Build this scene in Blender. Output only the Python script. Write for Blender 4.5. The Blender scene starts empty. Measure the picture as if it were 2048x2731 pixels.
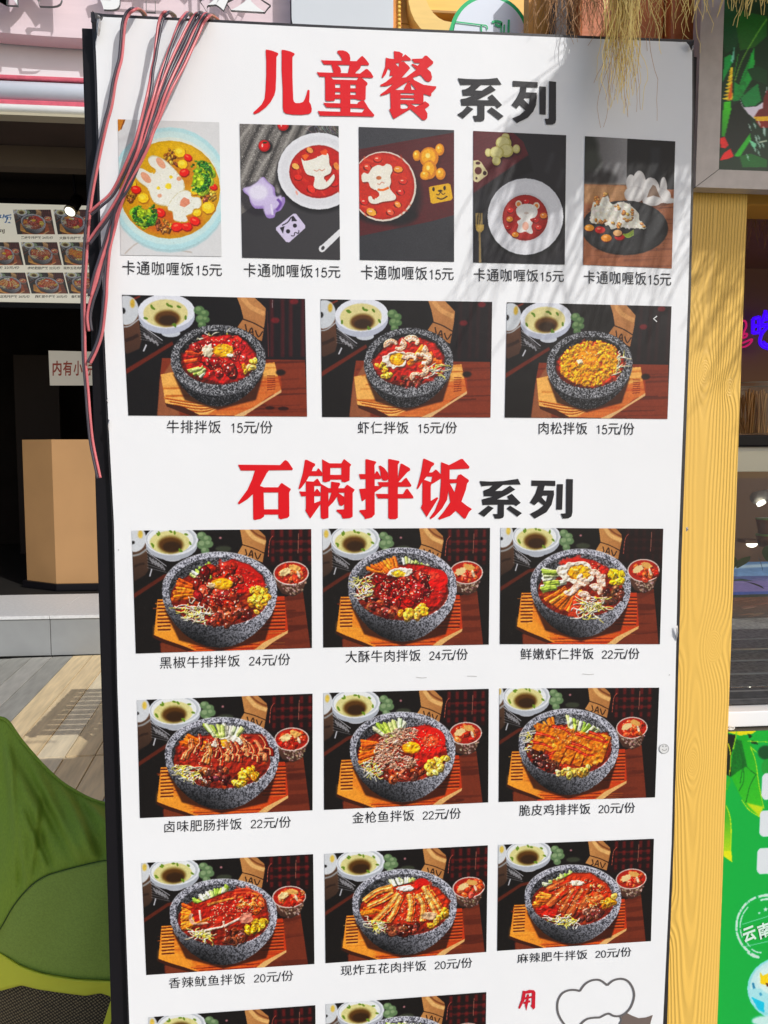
import bpy, math, random
import numpy as np
from mathutils import Vector
from mathutils.geometry import tessellate_polygon

random.seed(4)
SC = bpy.context.scene
COL = SC.collection
PI = math.pi

# ---------------------------------------------------------------- camera, sky, sun, exposure
F_PX = 2050.0                                  # focal length in pixels of the 2048 x 2731 photograph
PITCH, YAW = math.radians(-4.526), math.radians(5.317)
CAM = np.array([0.0, -1.05, 1.5])
_cp, _sp, _cy, _sy = math.cos(PITCH), math.sin(PITCH), math.cos(YAW), math.sin(YAW)
FWD = np.array([_sy*_cp, _cy*_cp, _sp]); RGT = np.array([_cy, -_sy, 0.0]); UPV = np.cross(RGT, FWD)
cam_data = bpy.data.cameras.new('camera')
cam_data.sensor_fit = 'VERTICAL'; cam_data.sensor_height = 24.0
cam_data.lens = F_PX/2731*24.0
cam_data.clip_start = 0.05; cam_data.clip_end = 400
cam = bpy.data.objects.new('camera', cam_data); COL.objects.link(cam)
cam.location = CAM
cam.rotation_euler = (PI/2+PITCH, 0, -YAW)
SC.camera = cam

SUN = np.array([0.50, -0.65, 0.57]); SUN = SUN/np.linalg.norm(SUN)
sun_el = math.asin(SUN[2]); sun_az = math.atan2(SUN[0], SUN[1])
world = bpy.data.worlds.new('World'); SC.world = world; world.use_nodes = True
wn = world.node_tree.nodes; wl = world.node_tree.links
sky = wn.new('ShaderNodeTexSky'); sky.sky_type = 'NISHITA'; sky.sun_disc = False
sky.sun_elevation = sun_el; sky.sun_rotation = sun_az
sky.dust_density = 2.0
wl.new(sky.outputs[0], wn['Background'].inputs[0]); wn['Background'].inputs[1].default_value = 0.125
sun_data = bpy.data.lights.new('sun', 'SUN'); sun_data.energy = 2.6; sun_data.angle = math.radians(0.40); sun_data.color = (1, 0.985, 0.955)
sun = bpy.data.objects.new('sun', sun_data); COL.objects.link(sun); sun.location = (3, -3, 5)
sun.rotation_euler = Vector(SUN).to_track_quat('Z', 'Y').to_euler()
SC.view_settings.view_transform = 'Standard'; SC.view_settings.look = 'None'
SC.view_settings.gamma = 1; SC.view_settings.use_curve_mapping = False
SC.view_settings.exposure = 0.0


def W(u, v, Y):
    """the point on the plane y = Y seen at pixel (u, v) of the photograph"""
    d = FWD+RGT*(u-1024)/F_PX-UPV*(v-1365.5)/F_PX
    return CAM+d*(Y-CAM[1])/d[1]


def px_of(P):
    d = np.asarray(P, float)-CAM
    k = d@FWD
    return 1024+F_PX*(d@RGT)/k, 1365.5-F_PX*(d@UPV)/k


# ---------------------------------------------------------------- helpers
def lin(c):
    return tuple(((x/255)/12.92 if x/255 <= .04045 else ((x/255+.055)/1.055)**2.4) for x in c)


MATS = {}
def mat(name, col, rough=.55, metal=0.0, var=None, bump=None, spec=.5, emit=None, trans=None, stretch=(1, 1, 1), coat=0, sss=0):
    """col is linear. var = (scale, amount) colour variation, bump = (scale, strength, distance)"""
    if name in MATS: return MATS[name]
    m = bpy.data.materials.new(name); m.use_nodes = True; MATS[name] = m
    N, L = m.node_tree.nodes, m.node_tree.links
    b = N['Principled BSDF']
    b.inputs['Base Color'].default_value = (*col, 1); b.inputs['Roughness'].default_value = rough; b.inputs['Metallic'].default_value = metal
    b.inputs['Specular IOR Level'].default_value = spec
    if coat: b.inputs['Coat Weight'].default_value = coat; b.inputs['Coat Roughness'].default_value = .15
    if emit: b.inputs['Emission Color'].default_value = (*emit[0], 1); b.inputs['Emission Strength'].default_value = emit[1]
    if var or bump:
        tc = N.new('ShaderNodeTexCoord'); mp = N.new('ShaderNodeMapping'); mp.inputs['Scale'].default_value = stretch
        L.new(tc.outputs['Object'], mp.inputs[0])
    if var:
        nz = N.new('ShaderNodeTexNoise'); nz.inputs['Scale'].default_value = var[0]; nz.inputs['Detail'].default_value = 6
        L.new(mp.outputs[0], nz.inputs['Vector'])
        rp = N.new('ShaderNodeMapRange'); rp.inputs[1].default_value = .3; rp.inputs[2].default_value = .7
        rp.inputs[3].default_value = 1-var[1]; rp.inputs[4].default_value = 1+var[1]
        L.new(nz.outputs[0], rp.inputs[0])
        mx = N.new('ShaderNodeVectorMath'); mx.operation = 'SCALE'; mx.inputs[0].default_value = col
        L.new(rp.outputs[0], mx.inputs['Scale']); L.new(mx.outputs[0], b.inputs['Base Color'])
    if bump:
        nb = N.new('ShaderNodeTexNoise'); nb.inputs['Scale'].default_value = bump[0]; nb.inputs['Detail'].default_value = 4
        L.new(mp.outputs[0], nb.inputs['Vector'])
        bp = N.new('ShaderNodeBump'); bp.inputs['Strength'].default_value = bump[1]; bp.inputs['Distance'].default_value = bump[2]
        L.new(nb.outputs[0], bp.inputs['Height']); L.new(bp.outputs[0], b.inputs['Normal'])
    return m


def finish_mesh(name, me, m, parent, smooth):
    if m is not None: me.materials.append(m)
    if smooth:
        for p in me.polygons: p.use_smooth = True
    o = bpy.data.objects.new(name, me); COL.objects.link(o)
    if parent is not None: o.parent = parent
    return o


def mesh(name, V, Fc, m=None, parent=None, smooth=False, uv=None):
    """vertices are given in world space; the thing's empty only carries a location"""
    V = np.asarray(V, float)
    if parent is not None: V = V-np.array(root_loc(parent))
    me = bpy.data.meshes.new(name); me.from_pydata([tuple(v) for v in V], [], [tuple(f) for f in Fc]); me.update()
    if uv is not None:
        l = me.uv_layers.new(name='UVMap')
        for p in me.polygons:
            for li in p.loop_indices: l.data[li].uv = uv[me.loops[li].vertex_index]
    return finish_mesh(name, me, m, parent, smooth)


def root_loc(o):
    l = Vector((0, 0, 0))
    while o is not None: l += Vector(o.location); o = o.parent
    return l


def tag(o, label=None, cat=None, group=None, kind=None):
    if label: o['label'] = label
    if cat: o['category'] = cat
    if group: o['group'] = group
    if kind: o['kind'] = kind
    return o


def thing(name, loc, label, cat, group=None):
    o = bpy.data.objects.new(name, None); COL.objects.link(o); o.location = tuple(loc); o.empty_display_size = .05
    return tag(o, label, cat, group)


def box_vf(a, b):
    (x0, y0, z0), (x1, y1, z1) = a, b
    V = [(x0, y0, z0), (x1, y0, z0), (x1, y1, z0), (x0, y1, z0), (x0, y0, z1), (x1, y0, z1), (x1, y1, z1), (x0, y1, z1)]
    return V, [(0, 3, 2, 1), (4, 5, 6, 7), (0, 1, 5, 4), (1, 2, 6, 5), (2, 3, 7, 6), (3, 0, 4, 7)]


def box(name, a, b, m, parent=None, bev=0.0):
    if bev:
        (x0, y0, z0), (x1, y1, z1) = a, b; e = bev
        import bmesh
        V, Fc = box_vf(a, b); bm = bmesh.new()
        vs = [bm.verts.new(v) for v in V]
        for f in Fc: bm.faces.new([vs[i] for i in f])
        bmesh.ops.bevel(bm, geom=bm.edges[:], offset=e, segments=2, profile=.6, affect='EDGES')
        off = root_loc(parent) if parent is not None else Vector((0, 0, 0))
        for v in bm.verts: v.co -= off
        me = bpy.data.meshes.new(name); bm.to_mesh(me); bm.free()
        return finish_mesh(name, me, m, parent, False)
    return mesh(name, *box_vf(a, b), m, parent)


def join_vf(parts):
    V, Fc = [], []
    for v, f in parts:
        k = len(V); V += [tuple(q) for q in v]; Fc += [tuple(i+k for i in g) for g in f]
    return V, Fc


def tube_vf(P, r, n=8, r2=None, closed=False, cap=True):
    P = np.asarray(P, float); m = len(P); V = []; Fc = []
    T = np.gradient(P, axis=0)
    if closed: T = np.roll(P, -1, 0)-np.roll(P, 1, 0)
    T /= np.linalg.norm(T, axis=1)[:, None]+1e-12
    u = np.cross(T[0], (0.3, 0.9, 0.2)); u /= np.linalg.norm(u)
    for i in range(m):
        u = u-T[i]*(u@T[i]); u /= np.linalg.norm(u); w = np.cross(T[i], u)
        rr = r[i] if hasattr(r, '__len__') else (r if r2 is None else r+(r2-r)*i/(m-1))
        for k in range(n):
            a = 2*PI*k/n; V.append(P[i]+rr*(math.cos(a)*u+math.sin(a)*w))
    mm = m if closed else m-1
    for i in range(mm):
        j = (i+1) % m
        for k in range(n): Fc.append((i*n+k, i*n+(k+1) % n, j*n+(k+1) % n, j*n+k))
    if cap and not closed: Fc.append(tuple(range(n))[::-1]); Fc.append(tuple((m-1)*n+k for k in range(n)))
    return V, Fc


def spline(P, k=6):
    P = np.asarray(P, float); q = []
    for i in range(len(P)-1):
        a = P[max(i-1, 0)]; b = P[i]; c = P[i+1]; d = P[min(i+2, len(P)-1)]
        for j in range(k):
            t = j/k; q.append(.5*((2*b)+(c-a)*t+(2*a-5*b+4*c-d)*t*t+(3*b-a-3*c+d)*t**3))
    q.append(P[-1]); return np.array(q)


def prism(name, poly2, y0, y1, m, parent=None, axis='xz'):
    """polygon in x-z (or x-y when axis='xy'), extruded from y0 to y1"""
    n = len(poly2)
    mk = (lambda a, b, t: (a, t, b)) if axis == 'xz' else (lambda a, b, t: (a, b, t))
    V = [mk(a, b, y0) for a, b in poly2]+[mk(a, b, y1) for a, b in poly2]
    tri = tessellate_polygon([[Vector((a, b, 0)) for a, b in poly2]])
    Fc = [tuple(t) for t in tri]+[(t[2]+n, t[1]+n, t[0]+n) for t in tri]+[(i, i+n, (i+1) % n+n, (i+1) % n) for i in range(n)]
    return mesh(name, V, Fc, m, parent)


_text_cache = {}
def text_vf(s, bold=0.0, extrude=0.0):
    """outline of a line of text as vertices (x right, y up, em = 1) and faces"""
    k = (s, bold, extrude)
    if k in _text_cache: return _text_cache[k]
    c = bpy.data.curves.new('lettering', 'FONT'); c.body = s; c.offset = bold; c.extrude = extrude; c.resolution_u = 3
    o = bpy.data.objects.new('lettering', c); COL.objects.link(o)
    bpy.context.view_layer.update()
    me = bpy.data.meshes.new_from_object(o.evaluated_get(bpy.context.evaluated_depsgraph_get()))
    V = np.array([v.co[:] for v in me.vertices]).reshape(-1, 3); Fc = [tuple(p.vertices) for p in me.polygons]
    bpy.data.objects.remove(o); bpy.data.curves.remove(c); bpy.data.meshes.remove(me)
    _text_cache[k] = (V, Fc); return V, Fc


def text_in(s, quad, m, name='caption', parent=None, bold=0.0, lo=0, hi=0):
    """text stretched over four 3D corners TL, TR, BR, BL"""
    V, Fc = text_vf(s, bold)
    if not len(V): return None
    x0, y0 = V[:, :2].min(0); x1, y1 = V[:, :2].max(0)
    TL, TR, BR, BL = [np.asarray(q, float) for q in quad]
    u = ((V[:, 0]-x0)/(x1-x0))[:, None]; v = ((V[:, 1]-y0)/(y1-y0))[:, None]
    P = (TL*(1-u)+TR*u)*v+(BL*(1-u)+BR*u)*(1-v)
    return mesh(name, P, Fc, m, parent)


DIG = {'1': ([[(.13, .56), (.24, .62), (.31, .70)], [(.30, 0), (.30, .71)]], .54), '5': ([[(.45, .70), (.16, .70)], [(.17, .72), (.11, .37)], [(.12, .38), (.20, .44), (.30, .455), (.42, .40), (.47, .25), (.42, .08), (.28, .01), (.14, .04), (.07, .16)]], .54),
       '2': ([[(.08, .52), (.12, .64), (.26, .70), (.40, .65), (.45, .52), (.38, .38), (.22, .22), (.10, .11), (.08, .03)], [(.06, .035), (.48, .035)]], .54), '4': ([[(.36, 0), (.36, .72)], [(.37, .70), (.05, .22)], [(.03, .20), (.50, .20)]], .54),
       '0': ([[(.27+.2*math.cos(t), .355+.35*math.sin(t)) for t in np.linspace(0, 2*PI, 13)]], .54), '/': ([[(.06, -.06), (.30, .80)]], .36)}


def flat_ribbon(p, w, z=0.0, closed=False):
    p = np.array(p, float); d = np.gradient(p, axis=0)
    if closed: d[0] = d[-1] = p[1]-p[-2]
    nn = np.c_[-d[:, 1], d[:, 0]]/np.hypot(d[:, 0], d[:, 1])[:, None]
    n = len(p); V = [(*q, z) for q in p+nn*w/2]+[(*q, z) for q in p-nn*w/2]
    return V, [(i+1, i, i+n, i+1+n) for i in range(n-1)]


def caption_vf(s):
    R, _ = text_vf('国'); k = .90/(R[:, 0].max()-R[:, 0].min()); oy = R[:, 1].min()*k
    parts = []; x = 0.0; latin = False
    for ch in s:
        if ch == ' ': x += .22; continue
        if ch in DIG:
            st, adv = DIG[ch]
            for q in st:
                q2 = [(a+x, b+.06) for a, b in q]
                if len(q) > 3: q2 = spline(q2, 3)
                parts.append(flat_ribbon(q2, .078, closed=(ch == '0')))
            x += adv; latin = True
        else:
            V, Fc = text_vf(ch); parts.append((np.c_[V[:, 0]*k+x, V[:, 1]*k-oy, V[:, 2]], Fc)); x += 1.0 if (latin or ch == '元') else 1.13
    V, Fc = join_vf(parts); return np.array(V), Fc


def caption_in(s, quad, m, parent):
    V, Fc = caption_vf(s); x0, y0 = V[:, :2].min(0); x1, y1 = V[:, :2].max(0)
    TL, TR, BR, BL = [np.asarray(q, float) for q in quad]
    u = ((V[:, 0]-x0)/(x1-x0))[:, None]; v = ((V[:, 1]-y0)/(y1-y0))[:, None]
    return mesh('caption', (TL*(1-u)+TR*u)*v+(BL*(1-u)+BR*u)*(1-v), Fc, m, parent)
# ---------------------------------------------------------------- flat print: a small painter (numpy)
def _unit_h(q):
    """homography taking the four pixel corners q (TL,TR,BR,BL) to the unit square"""
    dst = [(0, 0), (1, 0), (1, 1), (0, 1)]
    A = []; b = []
    for (x, y), (u, v) in zip(q, dst):
        A.append([x, y, 1, 0, 0, 0, -u*x, -u*y]); b.append(u)
        A.append([0, 0, 0, x, y, 1, -v*x, -v*y]); b.append(v)
    h = np.linalg.solve(np.array(A, float), np.array(b, float))
    return np.append(h, 1).reshape(3, 3)


PI_ = math.pi


class Canvas:
    def __init__(s, w, h, quad, bg, seed=1, du=0.0, dv=0.0):
        s.w, s.h = w, h
        s.H = _unit_h(quad); s.du, s.dv = du, dv
        s.r = np.random.RandomState(seed)
        s.a = np.empty((h, w, 3), np.float32); s.a[:] = np.array(bg, np.float32)/255
        s.px = w/max(1.0, abs(quad[1][0]-quad[0][0]))     # canvas pixels per reference pixel

    def T(s, pts):
        p = np.asarray(pts, float).reshape(-1, 2)
        q = np.c_[p, np.ones(len(p))] @ s.H.T
        q = q[:, :2]/q[:, 2:]
        return np.c_[(q[:, 0]+s.du)*s.w, (q[:, 1]+s.dv)*s.h]

    def mask(s, P, soft=0):
        m = int(soft*2)+2
        x0 = max(0, int(P[:, 0].min())-m); x1 = min(s.w, int(P[:, 0].max())+m+1)
        y0 = max(0, int(P[:, 1].min())-m); y1 = min(s.h, int(P[:, 1].max())+m+1)
        if x1 <= x0 or y1 <= y0: return None
        X, Y = np.meshgrid(np.arange(x0, x1)+.5, np.arange(y0, y1)+.5)
        ins = np.zeros(X.shape, bool)
        n = len(P)
        for i in range(n):
            ax, ay = P[i]; bx, by = P[(i+1) % n]
            if ay == by: continue
            c = (ay > Y) != (by > Y)
            ins ^= c & (X < (bx-ax)*(Y-ay)/(by-ay)+ax)
        M = ins.astype(np.float32)
        if soft >= 1: M = blur(M, int(soft))
        return M, x0, x1, y0, y1

    def put(s, M, x0, x1, y0, y1, col, amp=0.0, alpha=1.0, gr=None):
        c = np.empty(M.shape+(3,), np.float32); c[:] = np.array(col, np.float32)/255
        if gr is not None:      # second colour, blended from top to bottom ('v') or left to right ('h')
            c2 = np.array(gr[0], np.float32)/255
            t = np.linspace(0, 1, M.shape[0] if gr[1] == 'v' else M.shape[1])
            t = t[:, None, None] if gr[1] == 'v' else t[None, :, None]
            c = c*(1-t)+c2*t
        if amp: c *= 1+amp*(s.r.rand(*M.shape)[..., None]-.5)*2
        A = (M*alpha)[..., None]
        s.a[y0:y1, x0:x1] = s.a[y0:y1, x0:x1]*(1-A)+c*A

    def poly(s, pts, col, amp=0.05, soft=0, alpha=1.0, gr=None):
        pts = np.asarray(pts, float)
        if len(pts) >= 15 and len(pts) < 27:      # long hand-drawn outlines are round
            n = len(pts); t = np.arange(n*3)/3.0; i = t.astype(int); f = (t-i)[:, None]
            a, b, c_, d = pts[(i-1) % n], pts[i % n], pts[(i+1) % n], pts[(i+2) % n]
            pts = .5*((2*b)+(c_-a)*f+(2*a-5*b+4*c_-d)*f*f+(3*b-a-3*c_+d)*f**3)
        r = s.mask(s.T(pts), soft*s.px)
        if r: s.put(*r, col, amp, alpha, gr)

    def ell(s, cx, cy, rx, ry, col, rot=0, amp=0.05, soft=0, alpha=1.0, gr=None, n=28, wob=0):
        t = np.linspace(0, 2*np.pi, n, endpoint=False)
        k = 1+(wob*(s.r.rand(n)-.5)*2 if wob else 0)
        x = np.cos(t)*rx*k; y = np.sin(t)*ry*k
        a = math.radians(rot)
        s.poly(np.c_[cx+x*math.cos(a)-y*math.sin(a), cy+x*math.sin(a)+y*math.cos(a)], col, amp, soft, alpha, gr)

    def line(s, pts, w, col, w2=None, amp=0.05, soft=0, alpha=1.0):
        p = np.asarray(pts, float)
        if len(p) > 2:                       # smooth it
            q = [p[0]]
            for i in range(len(p)-1):
                a = p[max(i-1, 0)]; b = p[i]; c = p[i+1]; d = p[min(i+2, len(p)-1)]
                for k in range(1, 5):
                    t = k/4
                    q.append(.5*((2*b)+(c-a)*t+(2*a-5*b+4*c-d)*t*t+(3*b-a-3*c+d)*t**3))
            p = np.array(q)
        d = np.gradient(p, axis=0); L = np.hypot(d[:, 0], d[:, 1])+1e-6
        nrm = np.c_[-d[:, 1]/L, d[:, 0]/L]
        ww = np.linspace(w, w if w2 is None else w2, len(p))[:, None]/2
        s.poly(np.r_[p+nrm*ww, (p-nrm*ww)[::-1]], col, amp, soft, alpha)

    def jit(s, col, d=14):
        k = s.r.randn()*d
        return [min(255, max(0, c+k+s.r.randn()*d*.3)) for c in col]

    def inpoly(s, pts):
        p = np.asarray(pts, float); x0, y0 = p.min(0); x1, y1 = p.max(0)
        for _ in range(200):
            x = x0+s.r.rand()*(x1-x0); y = y0+s.r.rand()*(y1-y0)
            c = False
            for i in range(len(p)):
                ax, ay = p[i]; bx, by = p[(i+1) % len(p)]
                if (ay > y) != (by > y) and x < (bx-ax)*(y-ay)/(by-ay)+ax: c = not c
            if c: return x, y
        return p.mean(0)

    # ---- ingredients, all in reference pixels
    def blobs(s, pts, n, r, cols, hi=.5, asp=.7, dark=.45):
        P = sorted([s.inpoly(pts) for _ in range(n)], key=lambda q: q[1])
        for x, y in P:
            c = s.jit(cols[s.r.randint(len(cols))], 20); a = s.r.rand()*180
            k = r*(.5+.7*s.r.rand())
            s.ell(x+k*.1, y+k*.18, k*1.12, k*asp*1.12, [v*dark for v in c], a, n=12, wob=.15)
            s.ell(x, y, k, k*asp, c, a, n=12, wob=.15)
            s.ell(x+k*.2, y+k*.22, k*.6, k*asp*.45, [v*.7 for v in c], a, n=9, soft=2); s.ell(x-k*.15, y-k*.2, k*.5, k*asp*.4, [min(255, v*1.25+14) for v in c], a, n=9, soft=1)
            if s.r.rand() < hi: s.ell(x-k*.3+s.r.randn()*2, y-k*.3, k*.2, k*.12, (255, 240, 225), s.r.rand()*90, n=7)

    def sticks(s, a, b, n, to, L, w, cols, edge=.6):
        """n sticks whose outer ends lie from a to b, all pointing at 'to'"""
        idx = list(range(n)); s.r.shuffle(idx)
        for i in idx:
            t = (i+.5)/n
            x = a[0]+(b[0]-a[0])*t+s.r.randn()*w*.2; y = a[1]+(b[1]-a[1])*t+s.r.randn()*w*.2
            dx, dy = to[0]-x, to[1]-y; d = math.hypot(dx, dy); k = L*(.8+.35*s.r.rand())/d
            tx = s.r.randn()*w*.5; ty = s.r.randn()*w*.5
            c = s.jit(cols[s.r.randint(len(cols))], 10)
            p = [(x, y), (x+dx*k*.5+tx*.3, y+dy*k*.5+ty*.3), (x+dx*k+tx, y+dy*k+ty)]
            s.line([(q[0]+w*.22, q[1]+w*.28) for q in p], w, [v*edge for v in c], w*.7)
            s.line(p, w*.85, c, w*.6)
            s.line([(q[0]-w*.15, q[1]-w*.18) for q in p], w*.3, [min(255, v*1.15+18) for v in c], w*.2)

    def sprouts(s, pts, n, L=70, w=7, cols=((235, 225, 190), (225, 215, 120), (245, 240, 225))):
        for _ in range(n):
            x, y = s.inpoly(pts); a = s.r.rand()*6.28; c = s.jit(cols[s.r.randint(len(cols))], 8)
            q = [(x, y)]
            for k in range(3):
                a += s.r.randn()*.7; q.append((q[-1][0]+math.cos(a)*L/3, q[-1][1]+math.sin(a)*L/3*.6))
            s.line([(u+2, v+3) for u, v in q], w, [v*.5 for v in c], w*.6); s.line(q, w, c, w*.5)
            if s.r.rand() < .45: s.ell(q[0][0], q[0][1], w*1.1, w*.8, (215, 195, 70), s.r.rand()*90, n=8)

    def sesame(s, pts, n, r=5):
        for _ in range(n):
            x, y = s.inpoly(pts)
            s.ell(x+1, y+1.5, r, r*.6, (110, 40, 15), s.r.rand()*180, n=7, alpha=.6)
            s.ell(x, y, r, r*.55, (250, 232, 190), s.r.rand()*180, n=7)

    def sauce(s, pts, col=(205, 18, 14), n=26, r=26):
        col = [col[0]*.90, col[1]*1.25+4, col[2]*1.1+3]
        s.poly(pts, [v*.66 for v in col], .08, 3); 
        s.poly((np.asarray(pts, float)-np.mean(pts, 0))*.95+np.mean(pts, 0), col, .06, 3)
        for _ in range(n):
            x, y = s.inpoly(pts); k = s.r.rand()
            s.ell(x, y, r*(.4+k), r*.5*(.4+k), s.jit([min(255, v*(1.15 if k > .5 else .75)+4) for v in col], 8), s.r.rand()*180, soft=5, alpha=.55, wob=.3)
        for _ in range(n):
            x, y = s.inpoly(pts); s.line([(x-6, y+8), (x+16+s.r.randn()*8, y+10+s.r.randn()*6)], 5, [v*.45 for v in col], 2, soft=1, alpha=.6)
        for _ in range(n//2):
            x, y = s.inpoly(pts); s.line([(x, y), (x+10+s.r.randn()*6, y+s.r.randn()*5)], 3.5, (255, 190, 170), 1)

    def yolk(s, x, y, rx, ry, white=True):
        if white: s.ell(x-rx*.25, y, rx*1.5, ry*1.35, (240, 225, 205), wob=.16, n=22)
        s.ell(x, y, rx, ry, (190, 105, 10), wob=.08); s.ell(x, y-ry*.06, rx*.92, ry*.88, (240, 165, 18), gr=((245, 185, 30), 'h'))
        s.ell(x-rx*.3, y-ry*.35, rx*.25, ry*.14, (255, 225, 120), soft=3)

    def granite(s, P, scale, lo, hi, amt=.5, shade=None):
        r = s.mask(s.T(P))
        if not r: return
        M, x0, x1, y0, y1 = r
        hh, ww = M.shape
        k = max(1.0, scale*s.px)
        g = s.r.rand(int(hh/k)+3, int(ww/k)+3)
        yy = np.clip((np.arange(hh)/k), 0, g.shape[0]-1.01); xx = np.clip(np.arange(ww)/k, 0, g.shape[1]-1.01)
        yi = yy.astype(int); xi = xx.astype(int); fy = (yy-yi)[:, None]; fx = (xx-xi)[None]
        G = (g[yi][:, xi]*(1-fy)*(1-fx)+g[yi+1][:, xi]*fy*(1-fx)+g[yi][:, xi+1]*(1-fy)*fx+g[yi+1][:, xi+1]*fy*fx)
        G = G*.65+s.r.rand(hh, ww)*.35
        t = np.clip((G-amt)*7+.5, 0, 1)[..., None]
        c = np.array(lo, np.float32)/255*(1-t)+np.array(hi, np.float32)/255*t
        if shade is not None: c = c*shade(np.linspace(0, 1, ww)[None], np.linspace(0, 1, hh)[:, None])[..., None]
        A = M[..., None]
        s.a[y0:y1, x0:x1] = s.a[y0:y1, x0:x1]*(1-A)+c*A

    def wood(s, pts, c1, c2, n=26, seed=3, ang=-.02):
        p = np.asarray(pts, float); x0, y0 = p.min(0); x1, y1 = p.max(0)
        r = s.mask(s.T(pts))
        if not r: return
        keep = s.a.copy()
        s.poly(pts, c1, .04)
        for i in range(n):
            y = y0+(y1-y0)*s.r.rand(); h = (y1-y0)/n*(.3+s.r.rand()*1.4); xx = x0+(x1-x0)*s.r.rand()*.5; xe = xx+(x1-x0)*(.3+.7*s.r.rand())
            t = s.r.rand(); c = [a*(1-t)+b*t for a, b in zip(c1, c2)]
            dy = (xe-xx)*ang
            s.poly([(xx, y), (xe, y+dy), (xe, y+dy+h*.4), ((xx+xe)/2, y+dy/2+h), (xx, y+h)], c, .04, soft=3, alpha=.8)
        M, a, b, c, d = r
        full = np.zeros((s.h, s.w, 1), np.float32); full[c:d, a:b, 0] = M
        s.a[:] = keep*(1-full)+s.a*full

    def relief(s, cx, cy, rx, ry, amt=1.0):
        """fine glossy relief inside an ellipse (the food in a bowl)"""
        t = np.linspace(0, 2*np.pi, 40, endpoint=False)
        M, x0, x1, y0, y1 = s.mask(s.T(np.c_[cx+rx*np.cos(t), cy+ry*np.sin(t)]), 3)
        h, w = M.shape; H = np.zeros((h, w), np.float32)
        for k, a in ((1, .5), (2, 1.3), (4, 2.6)): H += a*k*(blur(blur(s.r.rand(h, w).astype(np.float32), k), k)-.5)
        lum = s.a[y0:y1, x0:x1].mean(2); H += blur(lum, 1)*1.1
        g = np.zeros_like(H); g[1:-1, 1:-1] = (H[2:, 1:-1]-H[:-2, 1:-1])+.6*(H[1:-1, 2:]-H[1:-1, :-2])
        f = np.clip(g*1.5*amt, -.5, .55)*M; c = s.a[y0:y1, x0:x1]
        c = c*(1+f[..., None]); spec = np.clip(g-.42, 0, .5)*M*1.5*amt
        s.a[y0:y1, x0:x1] = c+spec[..., None]*np.array([1, .9, .78], np.float32)

    def finish(s, mottle=.27):
        a = s.a; h, w = s.h, s.w
        T = np.zeros((h, w), np.float32)
        for k, am in ((2, .5), (5, .3), (12, .25)):      # printed-photo mottling
            T += am*(blur(s.r.rand(h, w).astype(np.float32), k//2)-.5)*(1+k*.55)
        sat = a.max(2)-a.min(2)
        a = a*(1+(T*mottle)[..., None]*np.clip(.25+sat*1.3, 0, 1)[..., None])
        b = np.stack([blur(a[..., i], 1) for i in range(3)], 2)
        a = a*.45+b*.55
        a = np.clip(a, 0, 1); a = a+(a-.5)*.10*np.sin(a*PI_)-.012
        m = a.mean(2, keepdims=True); a = m+(a-m)*1.10
        return np.clip(a, 0, 1)


def blur(M, k):
    for ax in (0, 1):
        pad = [(0, 0), (0, 0)]; pad[ax] = (k+1, k)
        c = np.cumsum(np.pad(M, pad, mode='edge'), axis=ax)
        n = M.shape[ax]
        M = (np.take(c, range(2*k+1, 2*k+1+n), ax)-np.take(c, range(0, n), ax))/(2*k+1)
    return M


ORANGE = ((232, 120, 28), (240, 140, 40), (222, 98, 22)); GREENW = ((226, 232, 186), (200, 215, 130), (238, 238, 214), (165, 190, 80))
CORN = ((242, 182, 44), (250, 200, 70), (232, 162, 40)); BEEF = ((150, 52, 30), (125, 38, 22), (172, 74, 44), (100, 34, 22)); BEANS = ((92, 44, 28), (70, 34, 24), (120, 66, 42))
SOYB = ((238, 188, 80), (228, 190, 90), (236, 215, 120)); SHRIMP = ((240, 205, 180), (246, 222, 205), (232, 178, 150))


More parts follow.
